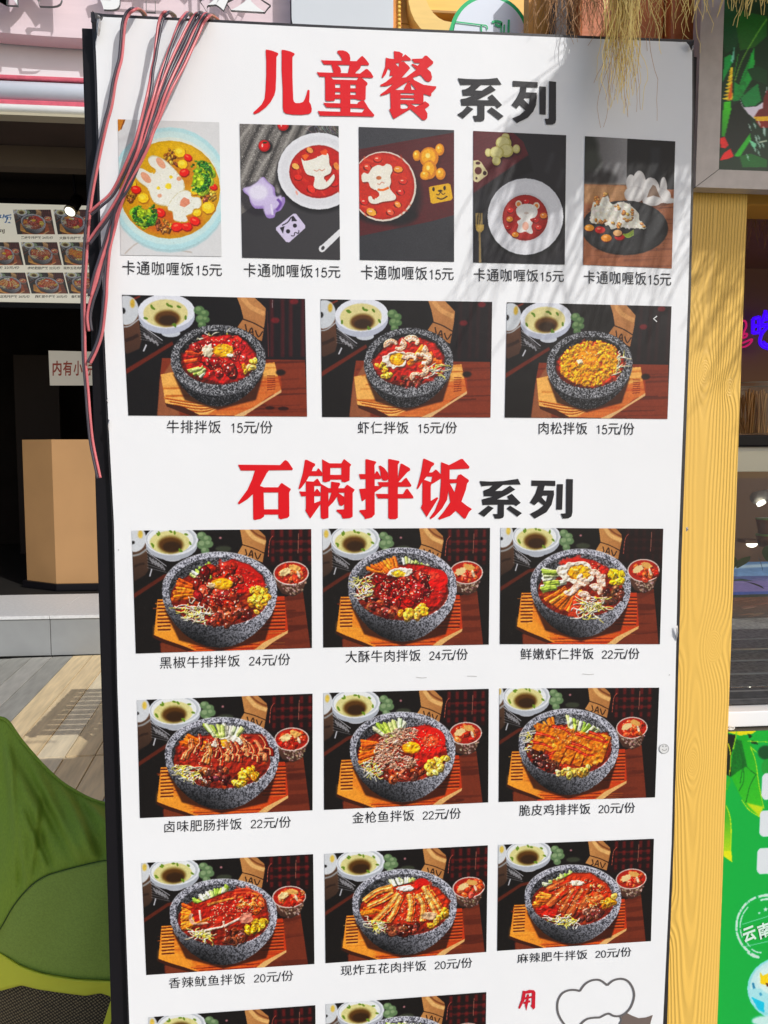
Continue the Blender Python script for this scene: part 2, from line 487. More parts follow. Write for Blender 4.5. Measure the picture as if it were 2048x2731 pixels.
def table_scene(c, kimchi=True, plaid=1.0):
    """the dark table behind every stone bowl; in the pixels of the pepper-beef photo"""
    c.poly([(100, 60), (1500, 60), (1500, 1040), (100, 1040)], (26, 21, 19), .25)
    for _ in range(50): c.ell(150+c.r.rand()*300, 500+c.r.rand()*500, 3+4*c.r.rand(), 2, (75, 70, 68), c.r.rand()*90, n=6, alpha=.5)
    c.poly([(120, 590), (380, 425), (640, 380), (650, 395), (390, 450), (130, 620)], (92, 40, 26), soft=4)
    # cup with its lid, soup bowl, grapes
    c.poly([(140, 230), (252, 190), (266, 395), (240, 430), (165, 475), (140, 470)], (98, 72, 54), soft=4, gr=((60, 44, 36), 'v'))
    c.line([(140, 290), (200, 275), (258, 235)], 14, (150, 150, 150), soft=3); c.line([(160, 370), (190, 355), (235, 345)], 16, (52, 36, 28), soft=3)
    c.ell(160, 160, 88, 100, (214, 217, 220), soft=4); c.ell(205, 130, 18, 30, (222, 190, 90), soft=6); c.ell(150, 190, 14, 12, (40, 38, 36), soft=3)
    for i in range(6): c.line([(255, 265+i*22), (330+i*14, 330+i*16)], 5, (160, 160, 165), soft=2, alpha=.55)
    for i in range(5): c.line([(272+i*22, 300+i*12), (300+i*22, 345+i*12)], 12, (205, 205, 210), soft=2, alpha=.55)
    c.line([(250, 255), (400, 365)], 5, (190, 190, 195), soft=1); c.line([(290, 385), (275, 440)], 10, (190, 190, 195), soft=2)
    c.ell(442, 300, 72, 30, (186, 188, 194), soft=2)
    c.ell(437, 208, 192, 112, (176, 180, 188), soft=2); c.ell(437, 170, 198, 116, (228, 231, 236), soft=1); c.ell(432, 168, 186, 104, (196, 200, 206), soft=2)
    c.ell(428, 170, 172, 98, (238, 240, 240), soft=1); c.ell(424, 190, 150, 86, (222, 214, 150), soft=3); c.ell(430, 205, 95, 62, (92, 60, 18), soft=14); c.ell(440, 222, 70, 40, (58, 36, 12), soft=10)
    for x, y in ((335, 130), (345, 120), (430, 108), (460, 118), (545, 130), (575, 195), (295, 205), (300, 215), (498, 246), (505, 250)): c.ell(x, y, 16, 8, (110, 140, 40), c.r.rand()*90, soft=1)
    for x, y, r in ((660, 140, 36), (700, 165, 34), (668, 205, 44), (712, 200, 34), (685, 250, 32)): c.ell(x, y, r, r*.85, (104, 128, 92), soft=4); c.ell(x-8, y-10, r*.5, r*.4, (140, 160, 122), soft=5)
    c.ell(820, 235, 60, 22, (62, 66, 52), soft=8); c.ell(798, 155, 10, 9, (170, 120, 125), soft=3)
    # plaid cloth and paper sack
    c.poly([(1050, 80), (1475, 80), (1475, 365), (1110, 365)], (30, 18, 18), .1)
    if plaid:
        for x in (1170, 1235, 1300, 1375, 1440): c.poly([(x, 90), (x+26, 90), (x+26, 350), (x, 350)], (112, 26, 26), .2, 6, .75*plaid)
        for y in (150, 210, 270, 330): c.poly([(1110, y), (1475, y-5), (1475, y+18), (1110, y+22)], (34, 14, 14), .1, 4, .8)
        for y in (175, 240): c.poly([(1200, y), (1475, y-5), (1475, y+14), (1200, y+16)], (120, 32, 30), .2, 5, .5*plaid)
        c.line([(1150, 290), (1160, 180), (1185, 140)], 4, (210, 110, 90), soft=1); c.line([(1372, 120), (1368, 270)], 5, (190, 130, 110), soft=1, alpha=.8)
    c.poly([(940, 78), (1062, 78), (1128, 140), (1135, 180), (1108, 335), (925, 268), (962, 205), (950, 130)], (196, 142, 88), soft=1, gr=((170, 118, 72), 'h'))
    c.line([(985, 80), (1040, 150), (1128, 190)], 30, (226, 178, 118), soft=4); c.line([(1010, 80), (1060, 125), (1128, 160)], 12, (120, 70, 38), soft=4)
    c.line([(960, 205), (1040, 230), (1122, 268)], 7, (52, 28, 14))
    for g in ([(982, 238), (990, 275), (975, 285)], [(1005, 290), (1028, 248), (1036, 300)], [(1012, 280), (1036, 280)], [(1052, 262), (1070, 310), (1095, 272)]): c.line(g, 8, (40, 22, 12))
    # grooved wooden tray on a brown board
    c.poly([(1268, 592), (1405, 552), (1468, 1010), (360, 1030), (350, 930)], (104, 46, 26), .08, gr=((92, 34, 22), 'v'))
    c.wood([(1270, 592), (1405, 552), (1462, 1000), (1090, 1010), (1290, 850)], (118, 54, 34), (82, 34, 22), 14)
    tray = [(332, 608), (1268, 585), (1296, 838), (1060, 985), (560, 1000), (305, 882)]
    c.poly(tray, (236, 150, 52), .05, gr=((196, 66, 24), 'h'))
    for i in range(70):
        y = 610+c.r.rand()*390; x = 300+c.r.rand()*700; L = 120+c.r.rand()*400; t = (x-300)/1000
        col = ((252, 190, 92), (214, 110, 34), (140, 54, 18), (240, 150, 60))[c.r.randint(4)]; col = [v*(1-.28*t) for v in col]
        if y < 870 or x > 480: c.line([(x, y), (x+L/2, y-3), (min(x+L, 1270), y-6)], 4+6*c.r.rand(), col, 2, soft=1, alpha=.6)
    c.poly([(305, 800), (420, 800), (560, 900), (620, 990), (305, 884)], (246, 168, 66), soft=16, alpha=.6); c.poly([(1080, 600), (1270, 590), (1290, 830), (1120, 860)], (170, 52, 22), soft=20, alpha=.55)
    for i in range(9):
        y = 625+i*26
        for xa, xb in ((332, 430), (1100, 1276)): c.line([(xa, y), (xb, y-4)], 11, (92, 30, 12), soft=1); c.line([(xa, y+9), (xb, y+5)], 7, (250, 176, 84) if xa < 500 else (226, 110, 50), soft=1)
    c.poly([(300, 868), (390, 905), (520, 950), (640, 998), (560, 1000), (380, 935), (305, 890)], (66, 30, 16), soft=2)
    c.poly([(360, 925), (560, 990), (580, 1040), (360, 1040)], (120, 58, 34), .1); c.poly([(560, 990), (1040, 960), (1060, 1040), (560, 1040)], (190, 66, 26), .1)
    for i in range(5): c.line([(560+i*20, 950+i*9), (1090, 925+i*14)], 6, (120, 30, 14) if i % 2 else (215, 96, 36), soft=1)
    c.poly([(1296, 838), (1294, 858), (1180, 930), (1090, 1000), (1025, 1000), (1120, 925)], (226, 178, 118), .08)
    if kimchi:
        c.poly([(1192, 425), (1446, 425), (1420, 500), (1395, 560), (1330, 590), (1250, 565), (1215, 510)], (112, 76, 60), .2, gr=((64, 42, 34), 'v'))
        for _ in range(60): x, y = c.inpoly([(1215, 480), (1430, 480), (1390, 560), (1310, 580)]); c.ell(x, y, 9, 5, c.jit((186, 160, 146), 30), c.r.rand()*90, n=7, alpha=.7)
        c.ell(1318, 416, 131, 89, (214, 196, 186)); c.ell(1318, 416, 122, 80, (168, 40, 22))
        c.blobs([(1225, 400), (1300, 350), (1410, 370), (1430, 440), (1340, 490), (1240, 460)], 34, 24, ((216, 76, 34), (232, 120, 58), (200, 50, 26)), .4)
        c.ell(1275, 405, 46, 26, (236, 206, 150), -25, wob=.2); c.ell(1345, 375, 44, 22, (222, 168, 96), 15, wob=.2); c.ell(1372, 425, 10, 28, (238, 214, 180), -20)


def stone_bowl(c, L, T, R, B, small=False):
    w, h = R-L, B-T
    q = lambda pts: [(L+x*w, T+y*h) for x, y in pts]
    c.poly(q([(.02, .6), (.5, .7), (.98, .6), (.9, .92), (.5, 1.04), (.15, .92)]), (40, 18, 10), soft=8, alpha=.8)
    rim = [(.5+.5*math.cos(t), .40+.40*math.sin(t)) for t in np.linspace(math.pi, 2*math.pi, 24)]
    low = [(1, .47), (.985, .56), (.95, .66), (.88, .77), (.80, .86), (.70, .94), (.60, .985), (.5, 1), (.40, .985), (.30, .94), (.2, .86), (.11, .75), (.045, .63), (.01, .52)]
    if small:
        c.granite(q(rim+low), 5, (22, 21, 23), (120, 120, 124), .62, lambda X, Y: np.clip(.75+.5*X, .3, 1.2)*np.ones_like(Y))
        ring = [(.5+.5*math.cos(t), .43+.43*math.sin(t)) for t in np.linspace(0, 2*math.pi, 40)]
        c.granite(q(ring), 5, (34, 34, 37), (188, 188, 192), .53)
        c.line(q([(.5+.5*math.cos(t), .435+.43*math.sin(t)) for t in np.linspace(math.pi*.98, .04, 24)]), 6, (120, 120, 124), soft=1, alpha=.7)
        inn = [(.5+.41*math.cos(t), .405+.33*math.sin(t)) for t in np.linspace(0, 2*math.pi, 40)]
        c.granite(q(inn), 5, (16, 15, 16), (84, 82, 82), .6); c.ell(L+.5*w, T+.46*h, .39*w, .27*h, (96, 28, 14), soft=4)
        return
    c.granite(q(rim+low), 6.5, (60, 60, 66), (198, 198, 208), .455, lambda X, Y: np.clip(1.10-2.5*np.clip(Y-.45, 0, 1)*np.clip(1.08-X, 0, 1)-.3*np.clip(.2-X, 0, 1)*2, .2, 1.1))
    inn = [(.5+.44*math.cos(t), .415+.36*math.sin(t)) for t in np.linspace(0, 2*math.pi, 44)]
    c.granite(q(inn), 7, (38, 37, 40), (150, 150, 156), .5, lambda X, Y: np.clip(.55+.75*X, .5, 1.05)*np.ones_like(Y))
    c.line(q([(.5+.5*math.cos(t), .40+.40*math.sin(t)) for t in np.linspace(math.pi*1.05, math.pi*1.95, 30)]), 6, (222, 222, 228), alpha=.6)
    c.ell(L+.5*w, T+.475*h, .425*w, .295*h, (120, 34, 18), soft=4)
    for _ in range(60):
        a = c.r.rand()*6.28; k = .3+.65*c.r.rand(); c.ell(L+w*(.5+.40*k*math.cos(a)), T+h*(.475+.28*k*math.sin(a)), 26, 14, ((160, 40, 16), (84, 24, 12), (190, 84, 30))[c.r.randint(3)], a*57, soft=5, alpha=.6)


def kids_rabbit():
    q = [(177, 50), (925, 72), (943, 1062), (200, 1050)]
    c = Canvas(330, 440, q, (222, 222, 222), 11)
    for i in range(6): c.line([(150+i*150, 60+c.r.rand()*900), (400+i*130, 100+c.r.rand()*800)], 30, (204, 202, 202), soft=16, alpha=.6)
    c.line([(230, 1040), (330, 960), (430, 985), (720, 1030)], 8, (176, 160, 146), soft=3, alpha=.7)
    c.poly([(170, 45), (235, 48), (222, 85), (195, 130), (170, 145)], (196, 128, 34)); c.line([(228, 50), (200, 125)], 8, (120, 66, 22))
    c.ell(560, 575, 440, 458, (176, 206, 210), soft=8); c.ell(560, 560, 440, 452, (186, 224, 228)); c.ell(558, 556, 412, 420, (206, 232, 230), soft=6); c.ell(556, 556, 380, 376, (226, 234, 222), soft=4)
    c.ell(560, 568, 372, 362, (206, 160, 14), gr=((196, 142, 10), 'v')); c.ell(560, 560, 350, 340, (222, 178, 14), soft=12, gr=((206, 140, 14), 'v'))
    c.ell(560, 800, 240, 90, (196, 96, 18), soft=30, alpha=.8); c.ell(640, 440, 120, 130, (190, 118, 22), soft=30, alpha=.7)
    meat = ((176, 124, 38), (150, 96, 30), (122, 70, 24), (200, 160, 60))
    for x, y in ((560, 300), (595, 350), (280, 620), (500, 820), (545, 850), (830, 590), (855, 610)): c.blobs([(x-40, y-30), (x+40, y-30), (x+40, y+35), (x-40, y+35)], 12, 19, meat, .3)
    for x, y, r, w in ((635, 292, 10, 42), (655, 380, 15, 38), (745, 575, -20, 34), (365, 628, 8, 42), (845, 700, 15, 50), (760, 735, 0, 34), (285, 520, 30, 30)):
        c.ell(x+5, y+7, w*1.08, w, (168, 110, 10), r, n=8, soft=3); c.ell(x, y, w, w*.9, (244, 200, 34), r, n=8); c.ell(x-6, y-8, w*.6, w*.45, (250, 222, 80), r, soft=3)
    for x, y, r, w in ((695, 330, 30, 30), (668, 440, -20, 36), (310, 565, 10, 36), (490, 735, 30, 38), (612, 840, -10, 42), (685, 838, 12, 40), (745, 798, 20, 38), (882, 545, 30, 28)):
        c.ell(x+4, y+6, w*1.1, w*.9, (140, 20, 8), r, n=8, soft=3); c.ell(x, y, w, w*.8, (226, 38, 20), r, n=9); c.ell(x-6, y-8, w*.45, w*.2, (248, 110, 80), r, soft=2)
    def broc(cx, cy, a, s_):
        c.blobs([(cx+s_*math.cos(a+t)*(.4+.6*(abs(t) < 1.4)), cy+s_*math.sin(a+t)*(.4+.6*(abs(t) < 1.4))) for t in np.linspace(-3.1, 3.1, 14)], 26, 30, ((176, 200, 40), (150, 184, 38)), .1, .9, .7)
        for _ in range(170):
            t = a+c.r.randn()*.75; d = s_*(.62+.42*c.r.rand()); g = c.jit(((60, 140, 36), (34, 104, 40), (96, 170, 50))[c.r.randint(3)], 14)
            c.ell(cx+d*math.cos(t), cy+d*math.sin(t), 9, 8, [v*.5 for v in g], n=7); c.ell(cx+d*math.cos(t)-1, cy+d*math.sin(t)-2, 7, 6, g, n=7)
    broc(775, 450, -.35, 92); broc(770, 500, .3, 85); broc(375, 745, .9, 92); broc(350, 745, 2.6, 60)
    rice = (240, 240, 226)
    def grains(pts, n):
        for _ in range(n):
            x, y = c.inpoly(pts); c.ell(x, y, 7, 4, c.jit((246, 246, 236), 8), c.r.rand()*180, n=6, alpha=.8); 
            if c.r.rand() < .3: c.ell(x+3, y+4, 6, 3, (206, 204, 176), n=6, alpha=.6)
    for sh in ([(400, 340), (430, 315), (480, 325), (540, 360), (600, 420), (660, 500), (672, 560), (650, 600), (590, 680), (540, 690), (460, 672), (420, 620), (400, 560), (335, 510), (300, 460), (310, 420), (350, 408), (410, 440), (450, 450), (455, 415), (415, 385)],
               [(560, 660), (620, 590), (680, 570), (718, 590), (722, 620), (780, 625), (796, 670), (775, 705), (740, 710), (720, 745), (680, 760), (692, 800), (640, 805), (590, 790), (580, 730), (545, 715)]):
        c.poly([(x+5, y+9) for x, y in sh], (196, 146, 40), soft=6); c.poly(sh, (214, 206, 170), soft=2); c.poly((np.array(sh)-np.mean(sh, 0))*.95+np.mean(sh, 0), rice, .03, 2); grains(sh, 160)
    c.ell(495, 372, 24, 48, (232, 170, 140), -38); c.ell(385, 478, 26, 50, (230, 166, 136), -42); c.ell(630, 487, 18, 16, (226, 160, 130)); c.ell(487, 612, 17, 14, (230, 170, 140))
    for x, y, r in ((553, 540, 26), (570, 475, 14), (478, 556, 15)): c.ell(x, y, r, r*.9, (246, 216, 60), n=7, wob=.2)
    c.poly([(640, 650), (665, 622), (705, 640), (710, 670), (670, 698), (635, 685)], (226, 148, 120))
    return c.finish()


def kids_cat():
    q = [(93, 783), (718, 797), (728, 1643), (108, 1628)]
    c = Canvas(330, 440, q, (66, 64, 66), 12)
    c.poly([(80, 770), (560, 770), (480, 870), (420, 1020), (330, 1210), (180, 1300), (95, 1360)], (118, 114, 110), .3)
    for k in range(11):
        x = 60+k*44; c.line([(x+130, 760), (x+60+c.r.randn()*15, 900), (x-10, 1060), (x-80, 1220)], 20, (58, 55, 54) if k % 2 else (168, 164, 158), soft=7, alpha=.75)
    for k in range(900):
        x, y = c.inpoly([(90, 780), (430, 780), (340, 1060), (220, 1260), (95, 1340)]); c.ell(x, y, 3.2, 1.8, (226, 222, 214) if k % 2 else (70, 68, 66), 30, n=5, alpha=.7)
    for k in range(60): x = 560+c.r.rand()*150; c.line([(x, 785), (x+c.r.randn()*20, 815), (x+20+c.r.randn()*20, 850)], 4, c.jit((96, 92, 90), 30), 2)
    for x, y, r in ((247, 922, 37), (366, 792, 36)):
        c.ell(x+10, y+8, r*1.2, r*1.1, (34, 30, 30), soft=8); c.ell(x, y, r, r, (160, 16, 20)); c.ell(x-3, y-4, r*.8, r*.78, (206, 30, 28), soft=3); c.ell(x-12, y-2, 5, 12, (250, 200, 190)); c.ell(x+4, y-20, 14, 6, (40, 60, 30))
    c.ell(590, 1100, 268, 250, (34, 32, 34), soft=12); c.ell(592, 1082, 262, 243, (232, 232, 236)); c.ell(592, 1082, 240, 220, (224, 224, 228), soft=5); c.ell(596, 1080, 200, 178, (236, 236, 238), soft=6)
    c.ell(592, 1086, 188, 168, (150, 30, 22), soft=2); c.ell(592, 1084, 180, 160, (186, 36, 26)); 
    for _ in range(50): c.ell(430+c.r.rand()*290, 940+c.r.rand()*290, 10+20*c.r.rand(), 6, c.jit((206, 60, 34), 16), c.r.rand()*90, soft=3, alpha=.5)
    for x, y, w, col in ((535, 950, 24, (236, 160, 90)), (445, 1052, 26, (240, 180, 100)), (545, 1195, 30, (226, 60, 40)), (462, 1122, 26, (222, 50, 34)), (705, 1050, 26, (226, 140, 70)), (690, 1160, 26, (206, 40, 30))): c.ell(x, y+4, w*1.1, w*.8, (110, 20, 14), n=8); c.ell(x, y, w, w*.7, col, c.r.rand()*60, n=8)
    sh = [(480, 1000), (500, 1018), (560, 1005), (600, 985), (640, 968), (655, 985), (660, 1040), (672, 1060), (665, 1095), (625, 1118), (640, 1150), (668, 1120), (688, 1100), (692, 1130), (665, 1170), (625, 1195), (580, 1195), (558, 1175), (565, 1120), (520, 1105), (498, 1070)]
    c.poly([(x+4, y+7) for x, y in sh], (120, 24, 16), soft=4); c.poly(sh, (240, 236, 222), .05, 1)
    for _ in range(120): x, y = c.inpoly(sh); c.ell(x, y, 5, 3, c.jit((248, 246, 238), 8), c.r.rand()*180, n=6, alpha=.8)
    c.poly([(482, 985), (510, 974), (530, 985), (505, 1015)], (232, 110, 40)); c.poly([(600, 960), (635, 942), (648, 955), (640, 982), (610, 978)], (228, 90, 36)); c.line([(560, 1075), (580, 1083), (595, 1072), (612, 1080), (630, 1068)], 5, (206, 140, 120))
    c.ell(215, 1255, 115, 110, (44, 40, 46), soft=10, alpha=.7)
    cat = [(115, 1190), (160, 1180), (205, 1150), (240, 1118), (270, 1150), (310, 1185), (320, 1240), (345, 1255), (372, 1245), (378, 1280), (350, 1330), (320, 1345), (310, 1375), (270, 1380), (250, 1350), (250, 1320), (190, 1318), (160, 1280), (150, 1240), (120, 1215)]
    c.poly(cat, (162, 138, 196)); c.poly((np.array(cat)-[225, 1230])*.9+[220, 1222], (206, 192, 228), soft=6); c.ell(210, 1215, 60, 50, (232, 226, 244), soft=12); c.line([(330, 1260), (350, 1290), (325, 1330)], 16, (118, 84, 160), soft=3); c.line([(290, 1290), (300, 1360)], 12, (232, 224, 244), soft=2)
    c.poly([(320, 1440), (430, 1352), (448, 1352), (505, 1425), (505, 1442), (405, 1532), (385, 1530), (322, 1455)], (214, 204, 230))
    for g in ([(345, 1440), (375, 1430), (365, 1478)], [(418, 1370), (430, 1365), (455, 1398), (420, 1400)]): c.poly(g, (52, 48, 56))
    for x, y in ((397, 1463), (440, 1427)): c.ell(x, y, 13, 13, (44, 40, 48))
    c.line([(360, 1425), (395, 1405), (415, 1375)], 7, (52, 48, 56)); c.line([(415, 1490), (435, 1490), (440, 1470), (462, 1475), (465, 1455)], 6, (52, 48, 56))
    c.line([(612, 1575), (740, 1455)], 40, (232, 232, 234), 34); c.ell(612, 1572, 20, 22, (232, 232, 234)); c.ell(618, 1568, 10, 14, (70, 68, 70), 30)
    return c.finish()


def kids_dog():
    q = [(845, 802), (1448, 822), (1449, 1655), (852, 1643)]
    c = Canvas(330, 440, q, (62, 62, 66), 13)
    c.poly([(840, 945), (1460, 830), (1460, 1355), (1300, 1400), (845, 1500)], (88, 30, 34), .15)
    for k in range(26): y = 900+k*24; c.line([(840, y+60), (1150, y), (1460, y-60)], 5, c.jit((78, 24, 28), 8), soft=2, alpha=.5)
    c.poly([(840, 780), (1460, 780), (1460, 835), (1200, 880), (840, 945)], (66, 66, 70), .15); c.poly([(840, 1495), (1300, 1400), (1460, 1360), (1460, 1670), (840, 1670)], (56, 56, 60), .2)
    c.ell(1110, 1240, 130, 190, (26, 22, 26), soft=26, alpha=.8); c.ell(1030, 1360, 190, 60, (22, 18, 22), soft=16, alpha=.8)
    c.ell(1000, 1178, 210, 222, (226, 214, 200)); c.ell(998, 1176, 200, 212, (172, 40, 22)); c.ell(994, 1176, 190, 200, (192, 48, 24), soft=5)
    for _ in range(70): c.ell(850+c.r.rand()*320, 1000+c.r.rand()*350, 12+20*c.r.rand(), 7, c.jit((202, 66, 34), 18), c.r.rand()*90, soft=3, alpha=.5)
    for x, y, w, col in ((965, 1005, 26, (220, 70, 44)), (1095, 1070, 30, (236, 150, 60)), (900, 1055, 26, (222, 76, 50)), (1125, 1145, 26, (210, 56, 36)), (1110, 1212, 26, (206, 44, 30)), (925, 1340, 34, (240, 170, 70)), (1045, 1340, 26, (230, 100, 70)), (1092, 1292, 24, (236, 150, 70)), (880, 1275, 26, (206, 40, 30))):
        c.ell(x, y+4, w*1.15, w*.8, (110, 26, 14), n=8); c.ell(x, y, w, w*.7, col, c.r.rand()*60, n=8); c.ell(x-6, y-5, w*.4, w*.16, (250, 210, 180), n=7)
    dog = [(862, 1110), (880, 1090), (905, 1098), (930, 1060), (970, 1042), (1000, 1050), (1020, 1035), (1050, 1045), (1058, 1080), (1045, 1110), (1050, 1150), (1040, 1185), (1060, 1215), (1080, 1240), (1070, 1265), (1000, 1275), (950, 1288), (915, 1280), (905, 1245), (925, 1240), (940, 1262), (975, 1235), (960, 1205), (920, 1185), (905, 1150), (870, 1150)]
    c.poly([(x+4, y+7) for x, y in dog], (116, 28, 16), soft=4); c.poly(dog, (240, 234, 218), .05, 1)
    for _ in range(130): x, y = c.inpoly(dog); c.ell(x, y, 5, 3, c.jit((248, 244, 232), 9), c.r.rand()*180, n=6, alpha=.8)
    c.ell(972, 1124, 17, 12, (190, 110, 70)); c.line([(962, 1160), (978, 1165), (990, 1152), (1008, 1158)], 6, (206, 150, 130)); c.line([(965, 1198), (1000, 1200), (1035, 1185)], 14, (226, 110, 40))
    for x, y, rx, ry in ((1212, 983, 26, 36), (1357, 945, 30, 40), (1290, 1000, 66, 74), (1290, 1070, 48, 62), (1268, 1105, 38, 34), (1362, 1100, 34, 40)): c.ell(x+8, y+9, rx, ry, (60, 20, 16), soft=8, alpha=.6)
    for x, y, rx, ry in ((1212, 983, 25, 35), (1357, 945, 29, 38), (1290, 995, 60, 66), (1292, 1072, 46, 60), (1266, 1108, 34, 30), (1362, 1098, 32, 38)): c.ell(x, y, rx, ry, (206, 128, 14)); c.ell(x-4, y-5, rx*.75, ry*.75, (238, 168, 28), soft=4); c.ell(x-8, y-12, rx*.25, ry*.25, (255, 226, 130), soft=3)
    c.poly([(1288, 1185), (1300, 1178), (1410, 1158), (1425, 1165), (1440, 1250), (1430, 1265), (1315, 1288), (1300, 1280)], (222, 172, 30))
    for x, y in ((1318, 1195), (1388, 1188)): c.ell(x, y, 8, 14, (50, 36, 20))
    c.ell(1360, 1206, 14, 7, (50, 36, 20)); c.line([(1335, 1225), (1350, 1232), (1362, 1215), (1378, 1228), (1392, 1220)], 5, (50, 36, 20)); c.line([(1340, 1250), (1370, 1258), (1405, 1240)], 8, (60, 44, 24))
    return c.finish()


def kids_bear():
    q = [(61, 80), (746, 112), (736, 1066), (61, 1050)]
    c = Canvas(330, 440, q, (44, 42, 46), 14)
    c.poly([(40, 60), (330, 70), (430, 160), (470, 260), (60, 545), (40, 560)], (96, 32, 40), .12)
    for k in range(16): c.line([(40, 120+k*32), (250, 60+k*20)], 5, c.jit((80, 24, 30), 8), soft=2, alpha=.5)
    c.poly([(470, 260), (60, 545), (60, 620), (300, 460), (500, 380)], (26, 22, 26), .1, soft=12)
    for x, y in ((90, 560), (140, 900), (600, 300), (680, 420), (200, 500), (700, 960)): c.line([(x, y+90), (x+50, y-60)], 36, (74, 74, 78), soft=16, alpha=.5)
    c.ell(452, 732, 290, 285, (20, 20, 22), soft=14); c.ell(446, 712, 280, 283, (228, 228, 232)); c.ell(446, 712, 258, 262, (234, 234, 238), soft=6); c.ell(446, 720, 184, 184, (214, 212, 216), soft=8)
    c.ell(444, 720, 168, 170, (142, 28, 20), soft=1); c.ell(444, 716, 158, 160, (168, 34, 24), soft=4)
    for x, y, w, col in ((335, 665, 24, (222, 40, 34)), (330, 730, 26, (226, 150, 40)), (452, 600, 24, (200, 24, 22)), (580, 705, 28, (222, 130, 50)), (545, 792, 24, (226, 60, 50)), (372, 845, 26, (236, 150, 40)), (525, 740, 22, (190, 26, 22)), (320, 790, 22, (190, 40, 30))): c.ell(x, y+4, w*1.1, w*.9, (90, 18, 12), n=9); c.ell(x, y, w, w*.8, col, n=9); c.ell(x-6, y-7, w*.3, w*.15, (255, 220, 200), n=7)
    for x, y in ((396, 618), (527, 632)): c.ell(x, y, 24, 26, (238, 222, 200)); c.ell(x, y+2, 15, 16, (226, 138, 66))
    bear = [(378, 655), (420, 622), (480, 618), (525, 640), (536, 680), (520, 715), (480, 732), (500, 760), (490, 785), (502, 830), (480, 840), (450, 822), (410, 832), (382, 818), (395, 780), (385, 745), (415, 730), (385, 700)]
    c.poly(bear, (236, 232, 224), .05, 1)
    for _ in range(110): x, y = c.inpoly(bear); c.ell(x, y, 6, 4, c.jit((244, 242, 236), 9), c.r.rand()*180, n=6, alpha=.8)
    c.ell(447, 782, 24, 32, (232, 176, 156)); c.ell(453, 686, 18, 9, (206, 190, 180))
    for x, y, rx, ry in ((300, 125, 32, 30), (285, 165, 60, 55), (305, 225, 56, 52), (378, 215, 30, 34), (172, 240, 26, 32), (235, 240, 58, 50), (232, 300, 34, 36)): c.ell(x+8, y+10, rx, ry, (40, 14, 18), soft=8, alpha=.6)
    for x, y, rx, ry in ((300, 125, 30, 28), (285, 170, 58, 52), (305, 225, 54, 50), (380, 213, 27, 33), (172, 240, 24, 31), (235, 240, 54, 46), (232, 300, 32, 35)): c.ell(x, y, rx, ry, (186, 176, 104)); c.ell(x-3, y-4, rx*.8, ry*.8, (218, 210, 150), soft=5)
    c.poly([(60, 300), (95, 295), (120, 310), (168, 385), (165, 405), (95, 460), (70, 455), (58, 440)], (214, 202, 158)); c.ell(98, 374, 26, 28, (96, 40, 36)); c.ell(96, 318, 18, 12, (80, 36, 34)); c.ell(146, 392, 14, 16, (60, 26, 26)); c.ell(85, 430, 8, 10, (70, 40, 34))
    for i in range(4): c.line([(82+i*14, 685), (84+i*14, 790)], 6, (206, 176, 110))
    c.poly([(78, 770), (142, 770), (138, 810), (118, 830), (100, 830), (82, 810)], (196, 164, 92)); c.line([(108, 820), (112, 1060)], 14, (150, 130, 92), 18); c.line([(126, 900), (132, 1060)], 14, (18, 18, 20), soft=4)
    return c.finish()


